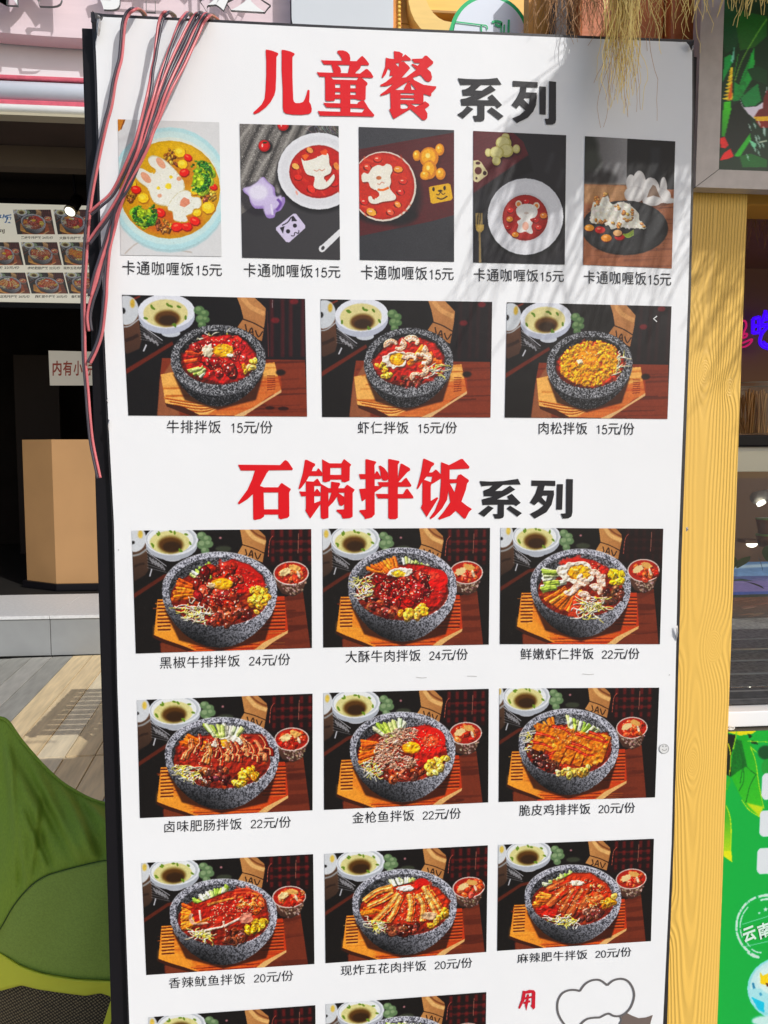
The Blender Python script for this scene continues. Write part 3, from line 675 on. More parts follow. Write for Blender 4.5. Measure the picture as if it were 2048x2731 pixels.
def kids_plate():
    q = [(885, 120), (1552, 158), (1525, 1095), (872, 1068)]
    c = Canvas(330, 440, q, (40, 38, 38), 15)
    c.poly([(870, 100), (1200, 100), (1190, 480), (870, 480)], (96, 94, 94), soft=4, gr=((150, 148, 148), 'h')); c.ell(910, 200, 70, 90, (40, 44, 38), soft=24); c.ell(930, 330, 70, 120, (62, 66, 58), soft=26); c.ell(990, 430, 130, 60, (54, 52, 52), soft=22)
    c.poly([(1200, 100), (1560, 100), (1560, 540), (1195, 540)], (22, 21, 24), .1); c.poly([(1370, 200), (1440, 200), (1440, 450), (1370, 450)], (40, 42, 46), soft=16)
    c.poly([(860, 475), (1190, 485), (1300, 510), (1560, 515), (1560, 1110), (860, 1110)], (150, 92, 62), .06)
    c.wood([(860, 475), (1190, 485), (1300, 510), (1560, 515), (1560, 1110), (860, 1110)], (158, 100, 66), (112, 64, 42), 60); c.poly([(860, 475), (1190, 485), (1210, 600), (870, 620)], (196, 156, 112), soft=18, alpha=.7)
    c.ell(1350, 610, 170, 36, (84, 50, 32), soft=10, alpha=.7)
    for x, y, rx, ry in ((1225, 470, 36, 66), (1285, 460, 48, 84), (1250, 550, 76, 62), (1370, 520, 66, 94), (1465, 505, 26, 82), (1440, 560, 80, 56), (1500, 598, 56, 20), (1380, 595, 74, 42)): c.ell(x, y, rx, ry, (206, 200, 196), wob=.02); c.ell(x-5, y-8, rx*.8, ry*.82, (228, 224, 220), soft=9)
    c.poly([(1340, 575), (1360, 520), (1385, 480), (1405, 490), (1440, 575), (1390, 560)], (146, 124, 108), soft=2)
    c.ell(1180, 802, 318, 196, (16, 15, 16), soft=6); c.ell(1178, 792, 316, 196, (36, 36, 38), .0); c.ell(1178, 790, 300, 180, (48, 48, 50), soft=8)
    for _ in range(260): x = 880+c.r.rand()*590; y = 640+c.r.rand()*320; c.ell(x, y, 7, 3, c.jit((70, 70, 72), 20), c.r.rand()*60-30, n=6, alpha=.35)
    dino = [(925, 740), (935, 650), (950, 610), (990, 620), (1010, 580), (1050, 540), (1060, 590), (1090, 625), (1150, 605), (1210, 625), (1280, 690), (1285, 740), (1330, 780), (1330, 805), (1270, 800), (1200, 800), (1140, 790), (1080, 810), (1060, 780), (1000, 765), (940, 765)]
    c.poly([(x+4, y+10) for x, y in dino], (20, 18, 18), soft=8); c.poly(dino, (222, 216, 200), .06, 2)
    for _ in range(240): x, y = c.inpoly(dino); c.ell(x, y, 11, 8, c.jit((232, 228, 214), 14), c.r.rand()*180, n=7, alpha=.8)
    for P, n in (([(950, 570), (995, 570), (1000, 640), (955, 640)], 12), ([(1160, 680), (1240, 660), (1240, 740), (1170, 750)], 16), ([(1020, 540), (1050, 540), (1050, 580), (1020, 580)], 5), ([(930, 730), (1050, 740), (1050, 765), (940, 765)], 10), ([(1080, 760), (1140, 750), (1140, 800), (1080, 800)], 8), ([(1290, 760), (1330, 780), (1320, 800)], 4), ([(1100, 640), (1130, 620), (1140, 660), (1110, 680)], 4)): c.blobs(P, n, 13, ((206, 140, 70), (186, 120, 50), (214, 160, 90)), .1)
    for x, y, w, col in ((917, 797, 36, (236, 156, 40)), (996, 812, 38, (196, 34, 28)), (1042, 872, 40, (232, 146, 38)), (1140, 862, 38, (186, 20, 26)), (1125, 835, 34, (232, 176, 120))): c.ell(x+2, y+6, w*1.05, w*.75, (90, 26, 12), n=12); c.ell(x, y, w, w*.68, col, n=12); c.ell(x-8, y-8, w*.4, w*.16, (250, 200, 150), n=7, alpha=.7)
    for k in range(5): c.line([(1165, 845), (1200, 840+k*7), (1245, 812+k*9)], 9, c.jit((150, 176, 60), 16), 5)
    return c.finish()


def small_bowl(kind):
    """three stone bowls on burnt-wood trays; pixels of the steak photo"""
    q = [(70, 100), (1420, 130), (1435, 998), (117, 990)]
    c = Canvas(480, 310, q, (24, 20, 20), 20+kind)
    c.poly([(0, 0), (1500, 0), (1500, 1100), (0, 1100)], (24, 19, 19), .25)
    c.poly([(90, 655), (440, 445), (450, 470), (100, 690)], (104, 40, 24), soft=3); c.poly([(140, 130), (200, 105), (210, 115), (150, 145)], (120, 48, 28), soft=3)
    c.poly([(70, 280), (190, 240), (215, 440), (200, 500), (110, 540), (80, 520)], (104, 70, 50), soft=4, gr=((70, 48, 38), 'v')); c.line([(75, 340), (130, 330), (195, 280)], 10, (170, 170, 172), soft=2); c.line([(95, 440), (140, 425), (190, 400)], 26, (54, 34, 26), soft=5)
    c.ell(100, 215, 95, 110, (206, 210, 214), soft=4); c.ell(148, 165, 18, 34, (206, 170, 70), soft=6); c.ell(80, 220, 16, 22, (34, 32, 32), soft=4)
    for i in range(6): c.line([(205, 330+i*20), (300+i*14, 400+i*12)], 5, (170, 170, 175), soft=2, alpha=.55)
    for i in range(4): c.line([(230+i*28, 385+i*18), (260+i*26, 430+i*16)], 14, (205, 205, 210), soft=2, alpha=.6)
    c.line([(205, 320), (370, 440)], 6, (200, 200, 206), soft=1); c.line([(250, 470), (228, 520)], 12, (200, 200, 206), soft=2)
    c.ell(430, 385, 70, 30, (200, 204, 212), soft=2); c.ell(400, 260, 208, 132, (186, 190, 204), soft=2); c.ell(398, 222, 210, 128, (230, 232, 240), soft=1); c.ell(392, 238, 165, 104, (220, 208, 150), soft=3); c.ell(405, 275, 95, 60, (96, 62, 20), soft=14); c.ell(410, 290, 68, 38, (58, 38, 16), soft=10)
    for x, y in ((290, 190), (300, 200), (410, 175), (430, 185), (490, 190), (540, 270), (245, 275), (455, 322), (460, 326)): c.ell(x, y, 18, 9, (100, 130, 40), c.r.rand()*90, soft=1)
    for x, y, r in ((640, 215, 40), (680, 240, 34), (655, 280, 42), (690, 285, 28), (660, 325, 32)): c.ell(x, y, r, r*.85, (88, 116, 76), soft=4); c.ell(x-8, y-10, r*.5, r*.4, (124, 148, 104), soft=5)
    pl = 1.0 if kind == 0 else .35
    c.poly([(1090, 120), (1430, 120), (1430, 580), (1110, 580)], (28, 20, 24), .15)
    for x in (1160, 1240, 1300, 1390): c.poly([(x, 130), (x+28, 130), (x+28, 560), (x, 560)], (96, 22, 28), .2, 8, .6*pl)
    for x, y in ((1200, 290), (1340, 150)): c.ell(x, y, 32, 22, (140, 30, 38), soft=8, alpha=.7)
    if kind == 0: c.line([(1140, 220), (1150, 560)], 4, (150, 70, 60), soft=1, alpha=.7); c.line([(1180, 140), (1178, 200)], 5, (150, 140, 140), soft=1)
    c.poly([(915, 110), (1040, 110), (1130, 200), (1125, 280), (1100, 445), (1050, 420), (920, 340), (965, 275), (945, 190)], (190, 136, 88), soft=1, gr=((164, 112, 70), 'v')); c.line([(960, 120), (1020, 190), (1120, 240)], 34, (214, 158, 104), soft=5); c.line([(960, 280), (1040, 310), (1120, 355)], 8, (44, 26, 16))
    for g in ([(978, 320), (985, 365), (970, 368)], [(1000, 390), (1025, 345), (1035, 400)], [(1008, 378), (1032, 378)], [(1052, 365), (1075, 412), (1105, 372)]): c.line(g, 9, (46, 26, 16))
    c.wood([(365, 568), (1420, 582), (1440, 1010), (330, 1010), (345, 740)], (128, 56, 32), (78, 30, 18), 30)
    c.poly([(330, 1000), (350, 730), (430, 600), (500, 1010)], (146, 92, 62), .06, soft=6)
    c.wood([(355, 690), (600, 640), (1195, 600), (1245, 810), (1150, 850), (980, 990), (620, 985), (390, 905)], (240, 178, 100), (176, 88, 30), 32)
    c.poly([(700, 985), (1060, 740), (1240, 700), (1246, 810), (1100, 890), (980, 990)], (186, 76, 30), .1, soft=8, alpha=.6)
    for i in range(7): c.line([(1140, 700+i*17), (1200, 700+i*16)], 6, (120, 40, 16), soft=1)
    for i in range(12): a = 800+i*14; c.line([(380+i*12, 860+i*8), (700, 900+i*6), (980, 860-i*3)], 6, ((206, 120, 44), (150, 60, 22), (246, 196, 120))[i % 3], soft=2)
    c.poly([(1246, 800), (1244, 822), (1130, 890), (960, 1000), (880, 1000), (1040, 930)], (222, 178, 128), soft=1); c.poly([(390, 900), (520, 925), (640, 985), (600, 1000), (400, 925)], (74, 34, 18), soft=2)
    c.ell(1240, 675, 36, 22, (40, 26, 22), soft=6)
    if kind == 0: c.ell(1160, 935, 34, 12, (50, 14, 10), soft=4); c.ell(1260, 940, 40, 14, (50, 14, 10), soft=4)
    stone_bowl(c, 428, 322, 1128, 925, True)
    F = [(505, 560), (580, 470), (700, 410), (860, 395), (980, 440), (1060, 540), (1055, 620), (960, 720), (820, 765), (660, 720), (540, 660)]
    if kind == 0:
        c.sprouts([(600, 420), (950, 370), (900, 420), (640, 450)], 16, 80, 7); c.sauce(F, (206, 22, 20), 40, 30)
        c.sticks((520, 600), (590, 450), 6, (760, 560), 120, 30, ((206, 34, 22), (226, 90, 40)))
        c.sticks((540, 650), (650, 712), 6, (760, 600), 80, 22, GREENW)
        c.blobs([(600, 480), (730, 400), (940, 410), (1000, 520), (950, 640), (800, 690), (620, 660)], 30, 44, ((176, 26, 22), (150, 20, 16), (196, 40, 30)), .7, .8)
        c.blobs([(960, 640), (1030, 560), (1060, 600), (1000, 700)], 9, 24, CORN + ((240, 200, 130),), .5)
        c.ell(705, 515, 42, 48, (238, 222, 190), wob=.25); c.yolk(815, 515, 78, 52, False); c.ell(865, 548, 26, 14, (240, 226, 200), wob=.3)
        c.sesame([(580, 450), (900, 400), (980, 560), (900, 700), (640, 690)], 75, 5)
    elif kind == 1:
        c.sauce(F, (196, 26, 20), 40, 30)
        c.sticks((870, 440), (1050, 600), 6, (780, 600), 150, 38, ORANGE); c.sprouts([(930, 640), (1050, 580), (1040, 680), (930, 720)], 20, 90, 8)
        c.blobs([(620, 690), (900, 700), (860, 760), (700, 750)], 26, 22, ((130, 56, 36), (100, 40, 26)), .4); c.blobs([(520, 600), (580, 580), (650, 690), (600, 720)], 16, 24, CORN, .6)
        c.yolk(690, 560, 62, 50)
        def shrimp(x, y, a, k=1.0):
            t = np.linspace(a, a+3.7, 9); P = [(x+38*k*math.cos(u), y+27*k*math.sin(u)) for u in t]
            c.line([(u+4, v+7) for u, v in P], 56*k, (150, 50, 24), 26*k, soft=2); c.line(P, 54*k, (238, 196, 160), 22*k); c.line(P, 16*k, (250, 232, 214), 8*k, soft=2)
            for u, v in P[1:-1:1]: c.line([(u, v), (u+(u-x)*.42, v+(v-y)*.42)], 5, (232, 130, 84), soft=1)
        for a in ((640, 450, 2.6), (700, 455, 5.), (800, 430, 3.4, 1.1), (870, 500, 5.2), (790, 560, 3.1, 1.1), (900, 560, 4.6, 1.1), (880, 650, 5.2), (840, 690, 2.2, .8)): shrimp(*a)
    else:
        c.sauce(F, (200, 40, 16), 30, 30); c.sprouts([(960, 480), (1050, 520), (1040, 640), (960, 600)], 28, 90, 8); c.sticks((860, 430), (960, 470), 4, (760, 600), 100, 22, ((222, 50, 24),))
        R = [(530, 560), (600, 450), (720, 410), (860, 400), (980, 450), (1000, 560), (980, 640), (880, 730), (760, 750), (640, 710), (560, 660)]
        for _ in range(1000):
            x, y = c.inpoly(R); g = c.jit(((246, 170, 26), (252, 190, 40), (228, 140, 20))[c.r.randint(3)], 16)
            c.ell(x+2, y+4, 14, 9, [v*.68 for v in g], c.r.rand()*180, n=7, alpha=.6); c.ell(x, y, 12, 7, g, c.r.rand()*180, n=7)
        c.ell(770, 530, 96, 60, (238, 140, 16), soft=12); c.ell(770, 520, 60, 34, (246, 160, 30), soft=12); c.ell(700, 560, 26, 16, (244, 230, 190), wob=.3); c.sesame([(700, 480), (850, 480), (860, 560), (720, 580)], 22, 5)
    c.relief(778, 565, 290, 205, .9)
    return c.finish()


BIG = {  # corners in the pixels of each dish's own view, sideways shift of the table scene, bowl extent
 'pepper_beef': ([(140, 97), (1465, 85), (1472, 963), (171, 1003)], 0, (365, 253, 1215, 962)),
 'crisp_beef': ([(110, 82), (1347, 77), (1337, 937), (117, 960)], -.025, (298, 222, 1100, 918)),
 'shrimp': ([(152, 76), (1353, 82), (1327, 934), (147, 934)], 0, (368, 233, 1110, 888)),
 'intestine': ([(180, 130), (1475, 82), (1475, 943), (202, 1000)], -.005, (383, 257, 1225, 940)),
 'tuna': ([(118, 78), (1337, 48), (1332, 886), (121, 940)], -.025, (312, 217, 1093, 885)),
 'chicken': ([(198, 100), (1377, 95), (1347, 903), (193, 938)], -.05, (340, 250, 1083, 888)),
 'squid': ([(214, 170), (1480, 105), (1489, 916), (248, 997)], -.03, (420, 288, 1213, 925)),
 'pork': ([(125, 102), (1330, 40), (1320, 826), (133, 910)], 0, (330, 215, 1103, 850)),
 'spicy_beef': ([(191, 146), (1338, 102), (1317, 858), (182, 930)], -.025, (386, 292, 1100, 878)),
}
C1Q = BIG['pepper_beef'][0]


def big_bowl(name, seed=0):
    q, du, box = BIG[name]
    c = Canvas(480, 320, C1Q, (24, 20, 20), 40+seed+len(name)*7, du, .012*math.sin(len(name)*5.1))
    table_scene(c, True, .25 if name == 'shrimp' else 1.0)
    c.H = _unit_h(q); c.du = 0; c.dv = 0
    stone_bowl(c, *box)
    if name == 'pepper_beef':
        c.sticks((560, 420), (720, 330), 7, (760, 520), 90, 26, GREENW); c.sauce([(780, 350), (880, 305), (1010, 345), (1110, 430), (1130, 500), (1060, 560), (900, 560), (780, 470)], (212, 22, 16), 34)
        c.sticks((440, 620), (480, 440), 8, (720, 545), 190, 24, ORANGE); c.blobs([(620, 420), (720, 350), (860, 330), (980, 400), (1000, 520), (960, 640), (860, 700), (700, 690), (610, 600)], 46, 44, ((176, 44, 26), (140, 30, 20), (196, 62, 34), (100, 28, 18)), .8)
        c.blobs([(700, 760), (740, 690), (860, 660), (1000, 640), (1030, 700), (960, 770), (820, 800)], 36, 34, BEEF, .8); c.sprouts([(500, 640), (600, 630), (730, 700), (720, 780), (640, 790), (520, 700)], 48, 100, 8)
        c.blobs([(1010, 520), (1150, 510), (1155, 580), (1120, 650), (1060, 700), (1000, 620)], 34, 24, CORN, .6); c.yolk(810, 490, 84, 44, False); c.ell(730, 500, 30, 22, (230, 200, 160), wob=.3); c.sesame([(640, 430), (900, 400), (1080, 480), (900, 640), (660, 640)], 80)
    elif name == 'crisp_beef':
        c.sticks((430, 370), (650, 290), 9, (700, 500), 110, 28, ORANGE); c.sticks((690, 290), (900, 350), 9, (740, 480), 90, 24, GREENW); c.sprouts([(360, 480), (440, 430), (520, 480), (480, 600), (370, 590)], 44, 90, 8)
        c.sauce([(740, 340), (860, 350), (960, 380), (1030, 450), (1035, 560), (960, 660), (700, 680), (480, 570), (520, 440)], (192, 20, 16), 50); c.ell(955, 460, 80, 78, (214, 22, 18), soft=4); c.ell(930, 430, 46, 30, (236, 70, 50), soft=8)
        c.blobs([(520, 420), (700, 400), (860, 420), (900, 540), (840, 620), (640, 650), (490, 560)], 44, 42, ((164, 26, 20), (186, 34, 24), (132, 20, 16)), .7)
        c.blobs([(410, 600), (520, 590), (660, 660), (650, 740), (540, 720), (430, 660)], 36, 30, BEEF, .6); c.blobs([(660, 740), (690, 680), (850, 630), (910, 690), (800, 730)], 26, 30, CORN, .7)
        c.ell(690, 405, 86, 34, (242, 232, 212), -6, wob=.16); c.ell(670, 415, 50, 24, (232, 190, 50), wob=.2); c.sesame([(540, 400), (860, 380), (980, 470), (880, 640), (540, 600)], 90)
    elif name == 'shrimp':
        c.sauce([(590, 330), (700, 290), (840, 320), (950, 380), (930, 450), (700, 400)], (212, 30, 20), 26); c.sticks((470, 360), (440, 560), 7, (680, 440), 170, 40, GREENW); c.sticks((460, 600), (700, 720), 11, (760, 480), 170, 30, ORANGE)
        c.sauce([(690, 580), (760, 560), (740, 740), (640, 730)], (222, 50, 26), 10); c.blobs([(950, 390), (1050, 400), (1050, 480), (960, 510)], 24, 24, ((246, 200, 20), (250, 214, 40)), .4)
        c.blobs([(900, 520), (1050, 500), (1040, 600), (960, 660), (880, 620)], 34, 25, BEANS, .5); c.sprouts([(740, 620), (860, 580), (900, 680), (840, 740), (740, 730)], 44, 120, 9); c.yolk(730, 410, 90, 58)
        for x, y, k in ((650, 540, 1.), (760, 450, 1.1), (840, 430, 1.), (910, 460, 1.1), (740, 515, 1.1), (850, 540, 1.1), (765, 590, 1.)):
            a = c.r.rand()*6; P = [(x+30*k*math.cos(u), y+23*k*math.sin(u)) for u in np.linspace(a, a+3.8, 9)]
            c.line([(u+4, v+6) for u, v in P], 54*k, (176, 96, 66), 26, soft=2); c.line(P, 54*k, (240, 198, 172), 24*k); c.line(P, 18*k, (252, 232, 218), 8, soft=2)
            for u, v in P[1:-1]: c.line([(u, v), (u+(u-x)*.5, v+(v-y)*.5)], 3, (226, 150, 120), soft=1)
        c.sesame([(640, 330), (930, 350), (860, 400), (700, 420)], 40)
    elif name == 'intestine':
        c.sauce([(460, 480), (560, 400), (900, 380), (1100, 380), (1150, 480), (1100, 600), (900, 680), (600, 660), (470, 590)], (176, 34, 22), 50); c.sticks((500, 480), (560, 370), 5, (760, 520), 150, 32, ORANGE); c.sticks((640, 310), (960, 330), 12, (830, 520), 130, 30, GREENW)
        c.yolk(830, 450, 60, 30); c.ell(900, 430, 60, 36, (236, 228, 210), 20, wob=.15)
        for k in range(15):
            x = 540+k*42+c.r.randn()*8; y = 500+c.r.randn()*24-abs(k-7)*3; a = 1.0+.08*k
            P = [(x+60*math.cos(a)*t+14*math.sin(t*5), y-60*t+20*math.cos(t*4)) for t in np.linspace(-1.2, 1.0, 7)]
            g = c.jit(((186, 66, 34), (206, 120, 70), (156, 40, 24))[k % 3], 12); c.line([(u+6, v+6) for u, v in P], 40, [v*.45 for v in g], 26); c.line(P, 34, g, 22); c.line([(u-6, v-3) for u, v in P], 9, (238, 184, 130), 5, soft=1)
        c.blobs([(620, 640), (860, 640), (900, 720), (760, 770), (620, 730)], 40, 28, ((120, 44, 30), (160, 84, 50), (84, 30, 24)), .5); c.blobs([(900, 650), (1080, 620), (1070, 690), (940, 760), (880, 740)], 30, 26, CORN, .6)
        c.sprouts([(470, 610), (560, 620), (660, 690), (600, 730), (500, 690)], 40, 90, 9); c.sesame([(580, 420), (1000, 400), (1000, 560), (640, 640)], 90)
    elif name == 'tuna':
        c.sticks((480, 320), (730, 270), 9, (650, 430), 110, 34, GREENW); c.sauce([(740, 330), (900, 310), (1010, 400), (1030, 500), (950, 560), (800, 640), (780, 480)], (212, 26, 18), 24); c.ell(910, 425, 110, 96, (218, 34, 22), soft=3); c.ell(910, 430, 60, 44, (236, 90, 50), soft=12)
        c.sticks((380, 590), (400, 420), 8, (640, 470), 150, 26, ORANGE); c.blobs([(880, 600), (1010, 520), (1030, 560), (980, 650), (890, 680)], 26, 26, CORN + SOYB, .6); c.sprouts([(400, 600), (520, 590), (560, 700), (480, 680)], 40, 80, 8)
        c.blobs([(560, 660), (700, 600), (860, 640), (860, 690), (720, 730), (580, 720)], 34, 34, BEEF, .6); c.yolk(770, 480, 70, 46, False)
        R = [(500, 460), (560, 390), (660, 330), (800, 330), (810, 400), (760, 430), (700, 450), (700, 520), (820, 560), (800, 610), (690, 640), (560, 620), (490, 560)]
        for _ in range(520):
            x, y = c.inpoly(R); g = c.jit(((222, 176, 150), (200, 146, 120), (236, 200, 178))[c.r.randint(3)], 14); a = c.r.rand()*3.14
            c.line([(x+3, y+4), (x+3+26*math.cos(a), y+4+14*math.sin(a))], 9, [v*.55 for v in g], 4, alpha=.8); c.line([(x, y), (x+26*math.cos(a), y+14*math.sin(a))], 8, g, 4)
        c.sesame([(820, 340), (1000, 380), (980, 500), (800, 520)], 40)
    elif name == 'chicken':
        c.sticks((520, 350), (600, 310), 5, (620, 500), 80, 20, ORANGE); c.sticks((700, 300), (940, 400), 12, (760, 500), 120, 26, GREENW); c.sprouts([(400, 420), (450, 400), (440, 560), (400, 580)], 24, 70, 8)
        c.sauce([(430, 480), (1000, 420), (1030, 520), (940, 660), (620, 700)], (196, 40, 16), 20)
        for x0, y0, x1, y1, w in ((470, 380, 560, 400, 60), (540, 380, 480, 560, 110), (640, 380, 560, 560, 110), (730, 400, 610, 640, 78), (800, 420, 690, 650, 76), (850, 430, 770, 670, 72), (910, 430, 850, 670, 70), (960, 440, 900, 660, 56), (1000, 450, 940, 640, 50)):
            c.line([(x0+6, y0+6), (x1+8, y1+8)], w, (110, 40, 10), w*.9, soft=3); c.line([(x0, y0), (x1, y1)], w*.95, (206, 116, 26), w*.85)
            for _ in range(26): t = c.r.rand(); c.ell(x0+(x1-x0)*t+c.r.randn()*w*.25, y0+(y1-y0)*t, 14, 9, c.jit(((232, 150, 44), (186, 90, 18), (244, 176, 70))[c.r.randint(3)], 14), c.r.rand()*90, n=7, alpha=.7)
        for P in ([(470, 430), (560, 450), (610, 470)], [(450, 500), (520, 510), (590, 540)], [(590, 380), (680, 400), (730, 450)], [(690, 530), (760, 550), (840, 590), (900, 590)], [(730, 500), (820, 530), (880, 560)], [(760, 430), (880, 470), (990, 500)], [(860, 420), (940, 450), (1000, 500)], [(540, 600), (620, 560)]): c.line(P, 24, (186, 26, 12), 12); c.line(P, 6, (244, 120, 80), 3)
        c.blobs([(410, 560), (500, 570), (660, 690), (600, 710), (450, 650)], 34, 30, BEANS, .6); c.blobs([(620, 700), (870, 680), (860, 720), (720, 745), (640, 735)], 30, 26, SOYB, .5)
        c.sesame([(600, 380), (820, 400), (800, 520), (640, 500)], 40, 4)
    elif name == 'squid':
        c.sticks((600, 430), (850, 330), 12, (760, 520), 130, 34, GREENW); c.sauce([(850, 380), (1000, 360), (1130, 440), (1150, 560), (1000, 620), (700, 680), (560, 560), (600, 480)], (190, 34, 20), 50)
        c.sticks((500, 660), (520, 470), 9, (760, 560), 190, 30, ORANGE); 
        for _ in range(5): y = 370+_*26; c.line([(900, y), (1000, y-8), (1100, y+40)], 10, (236, 90, 50), 5, soft=1)
        c.line([(590, 560), (700, 520), (850, 490), (980, 460), (1040, 500)], 110, (176, 40, 24), 90, soft=2); c.line([(585, 545), (572, 580), (590, 615), (640, 622), (700, 612)], 24, (214, 160, 134), 14); c.line([(590, 550), (582, 580), (600, 604)], 8, (240, 216, 196), 5); c.line([(640, 680), (720, 660), (810, 640), (815, 600)], 14, (240, 214, 190)); c.line([(820, 640), (900, 600), (960, 570)], 16, (236, 206, 186)); c.ell(985, 580, 50, 44, (206, 130, 110), -20, wob=.15); c.line([(640, 520), (650, 600)], 14, (236, 206, 186)); c.line([(700, 480), (850, 440), (960, 420)], 20, (228, 150, 70), 8)
        c.blobs([(880, 420), (1030, 400), (1120, 460), (1100, 540), (960, 520)], 22, 28, ((206, 60, 30), (232, 120, 50)), .6)
        c.sprouts([(580, 680), (660, 680), (740, 740), (620, 720)], 34, 90, 9); c.blobs([(780, 740), (860, 660), (980, 680), (1000, 720), (860, 760)], 34, 28, ((140, 66, 44), (110, 46, 32)), .6); c.blobs([(970, 640), (1060, 590), (1140, 590), (1090, 660), (1000, 700)], 28, 26, ((226, 176, 40), (240, 196, 60)), .6)
        c.sesame([(700, 480), (1000, 420), (1100, 520), (900, 590), (700, 620)], 110)
    elif name == 'pork':
        c.sticks((600, 290), (800, 280), 9, (740, 480), 90, 28, GREENW); c.sauce([(620, 350), (820, 300), (960, 350), (1060, 450), (1000, 570), (760, 640), (480, 600), (390, 520), (430, 420)], (206, 40, 18), 50); c.ell(845, 325, 56, 44, (206, 34, 22), soft=4); c.sticks((390, 560), (420, 500), 3, (700, 500), 120, 30, ORANGE)
        for x0, y0, x1, y1, x2, y2, w in ((630, 350, 520, 380, 420, 450, 50), (640, 390, 560, 440, 450, 490, 44), (680, 400, 600, 500, 500, 600, 54), (690, 420, 640, 540, 600, 600, 44), (760, 400, 770, 500, 750, 600, 58), (820, 400, 860, 480, 850, 600, 56), (870, 340, 900, 420, 960, 560, 60), (900, 380, 950, 450, 990, 520, 50)):
            P = [(x0, y0), (x1, y1), (x2, y2)]; c.line([(u+6, v+8) for u, v in P], w, (120, 34, 12), w*.8, soft=3); c.line(P, w, (222, 150, 66), w*.8); c.line([(u+w*.28, v) for u, v in P], w*.22, (206, 70, 24), w*.15, soft=2); c.line([(u-w*.2, v) for u, v in P], w*.25, (244, 198, 120), w*.2, soft=2)
        c.ell(725, 358, 62, 22, (240, 230, 220), -4, wob=.2); c.ell(900, 560, 60, 30, (214, 176, 140), wob=.2); c.blobs([(590, 640), (800, 620), (840, 660), (700, 700), (600, 690)], 36, 26, ((140, 70, 46), (110, 50, 34)), .6); c.sprouts([(440, 590), (520, 590), (580, 660), (500, 660)], 34, 80, 8); c.blobs([(880, 620), (940, 600), (1040, 480), (1050, 520), (930, 640)], 12, 26, CORN, .6)
        c.sesame([(480, 400), (900, 350), (1000, 480), (860, 600), (560, 600)], 130)
    else:
        c.sticks((510, 440), (740, 340), 12, (720, 520), 110, 30, GREENW); c.sauce([(740, 350), (880, 350), (1000, 430), (1040, 520), (960, 620), (720, 660), (500, 620), (470, 520)], (212, 44, 18), 40); c.sticks((440, 600), (500, 490), 6, (700, 560), 150, 28, ORANGE); c.sauce([(470, 620), (560, 570), (640, 620), (620, 670), (520, 670)], (206, 26, 16), 10)
        for x0, y0, x1, y1, w in ((690, 410, 560, 470, 50), (700, 460, 560, 590, 60), (760, 470, 660, 640, 56), (830, 470, 720, 660, 62), (880, 500, 800, 620, 60), (930, 500, 880, 620, 60)):
            c.line([(x0+6, y0+8), (x1+6, y1+8)], w, (90, 30, 12), w*.9, soft=3); c.line([(x0, y0), (x1, y1)], w, (176, 82, 40), w*.9); c.line([(x0-8, y0), (x1-10, y1)], w*.3, (222, 130, 70), w*.25, soft=3); c.line([(x0+14, y0), (x0*.4+x1*.6+10, y0*.4+y1*.6)], w*.3, (206, 50, 20), soft=3)
        c.blobs([(840, 440), (960, 450), (960, 580), (860, 600)], 24, 24, ((222, 110, 44), (206, 70, 30), (236, 170, 80)), .6); c.ell(775, 425, 48, 20, (240, 230, 206), wob=.2); c.blobs([(780, 700), (840, 630), (950, 630), (960, 670), (860, 710)], 30, 26, ((140, 74, 56), (104, 48, 36)), .6); c.blobs([(960, 560), (1050, 510), (1050, 570), (980, 640)], 20, 26, CORN, .6); c.sprouts([(580, 690), (680, 680), (780, 700), (740, 730), (620, 730)], 34, 90, 9)
        c.sesame([(600, 430), (900, 380), (1000, 480), (940, 620), (640, 640)], 110)
    L, T, R, B = box
    c.relief(L+.5*(R-L), T+.47*(B-T), .43*(R-L), .33*(B-T), .9)
    c.relief(*(np.array([1318, 420])+[ (q[0][0]-C1Q[0][0])*0, 0]), 118, 76, .6)
    return c.finish()


def make_image(name, arr, data=False):
    h, w = arr.shape[:2]
    im = bpy.data.images.new(name, w, h, alpha=False, float_buffer=False)
    if data: im.colorspace_settings.name = 'Non-Color'
    px = np.ones((h, w, 4), np.float32); px[..., :3] = arr[::-1]
    im.pixels.foreach_set(px.ravel()); im.update(); im.pack()
    return im
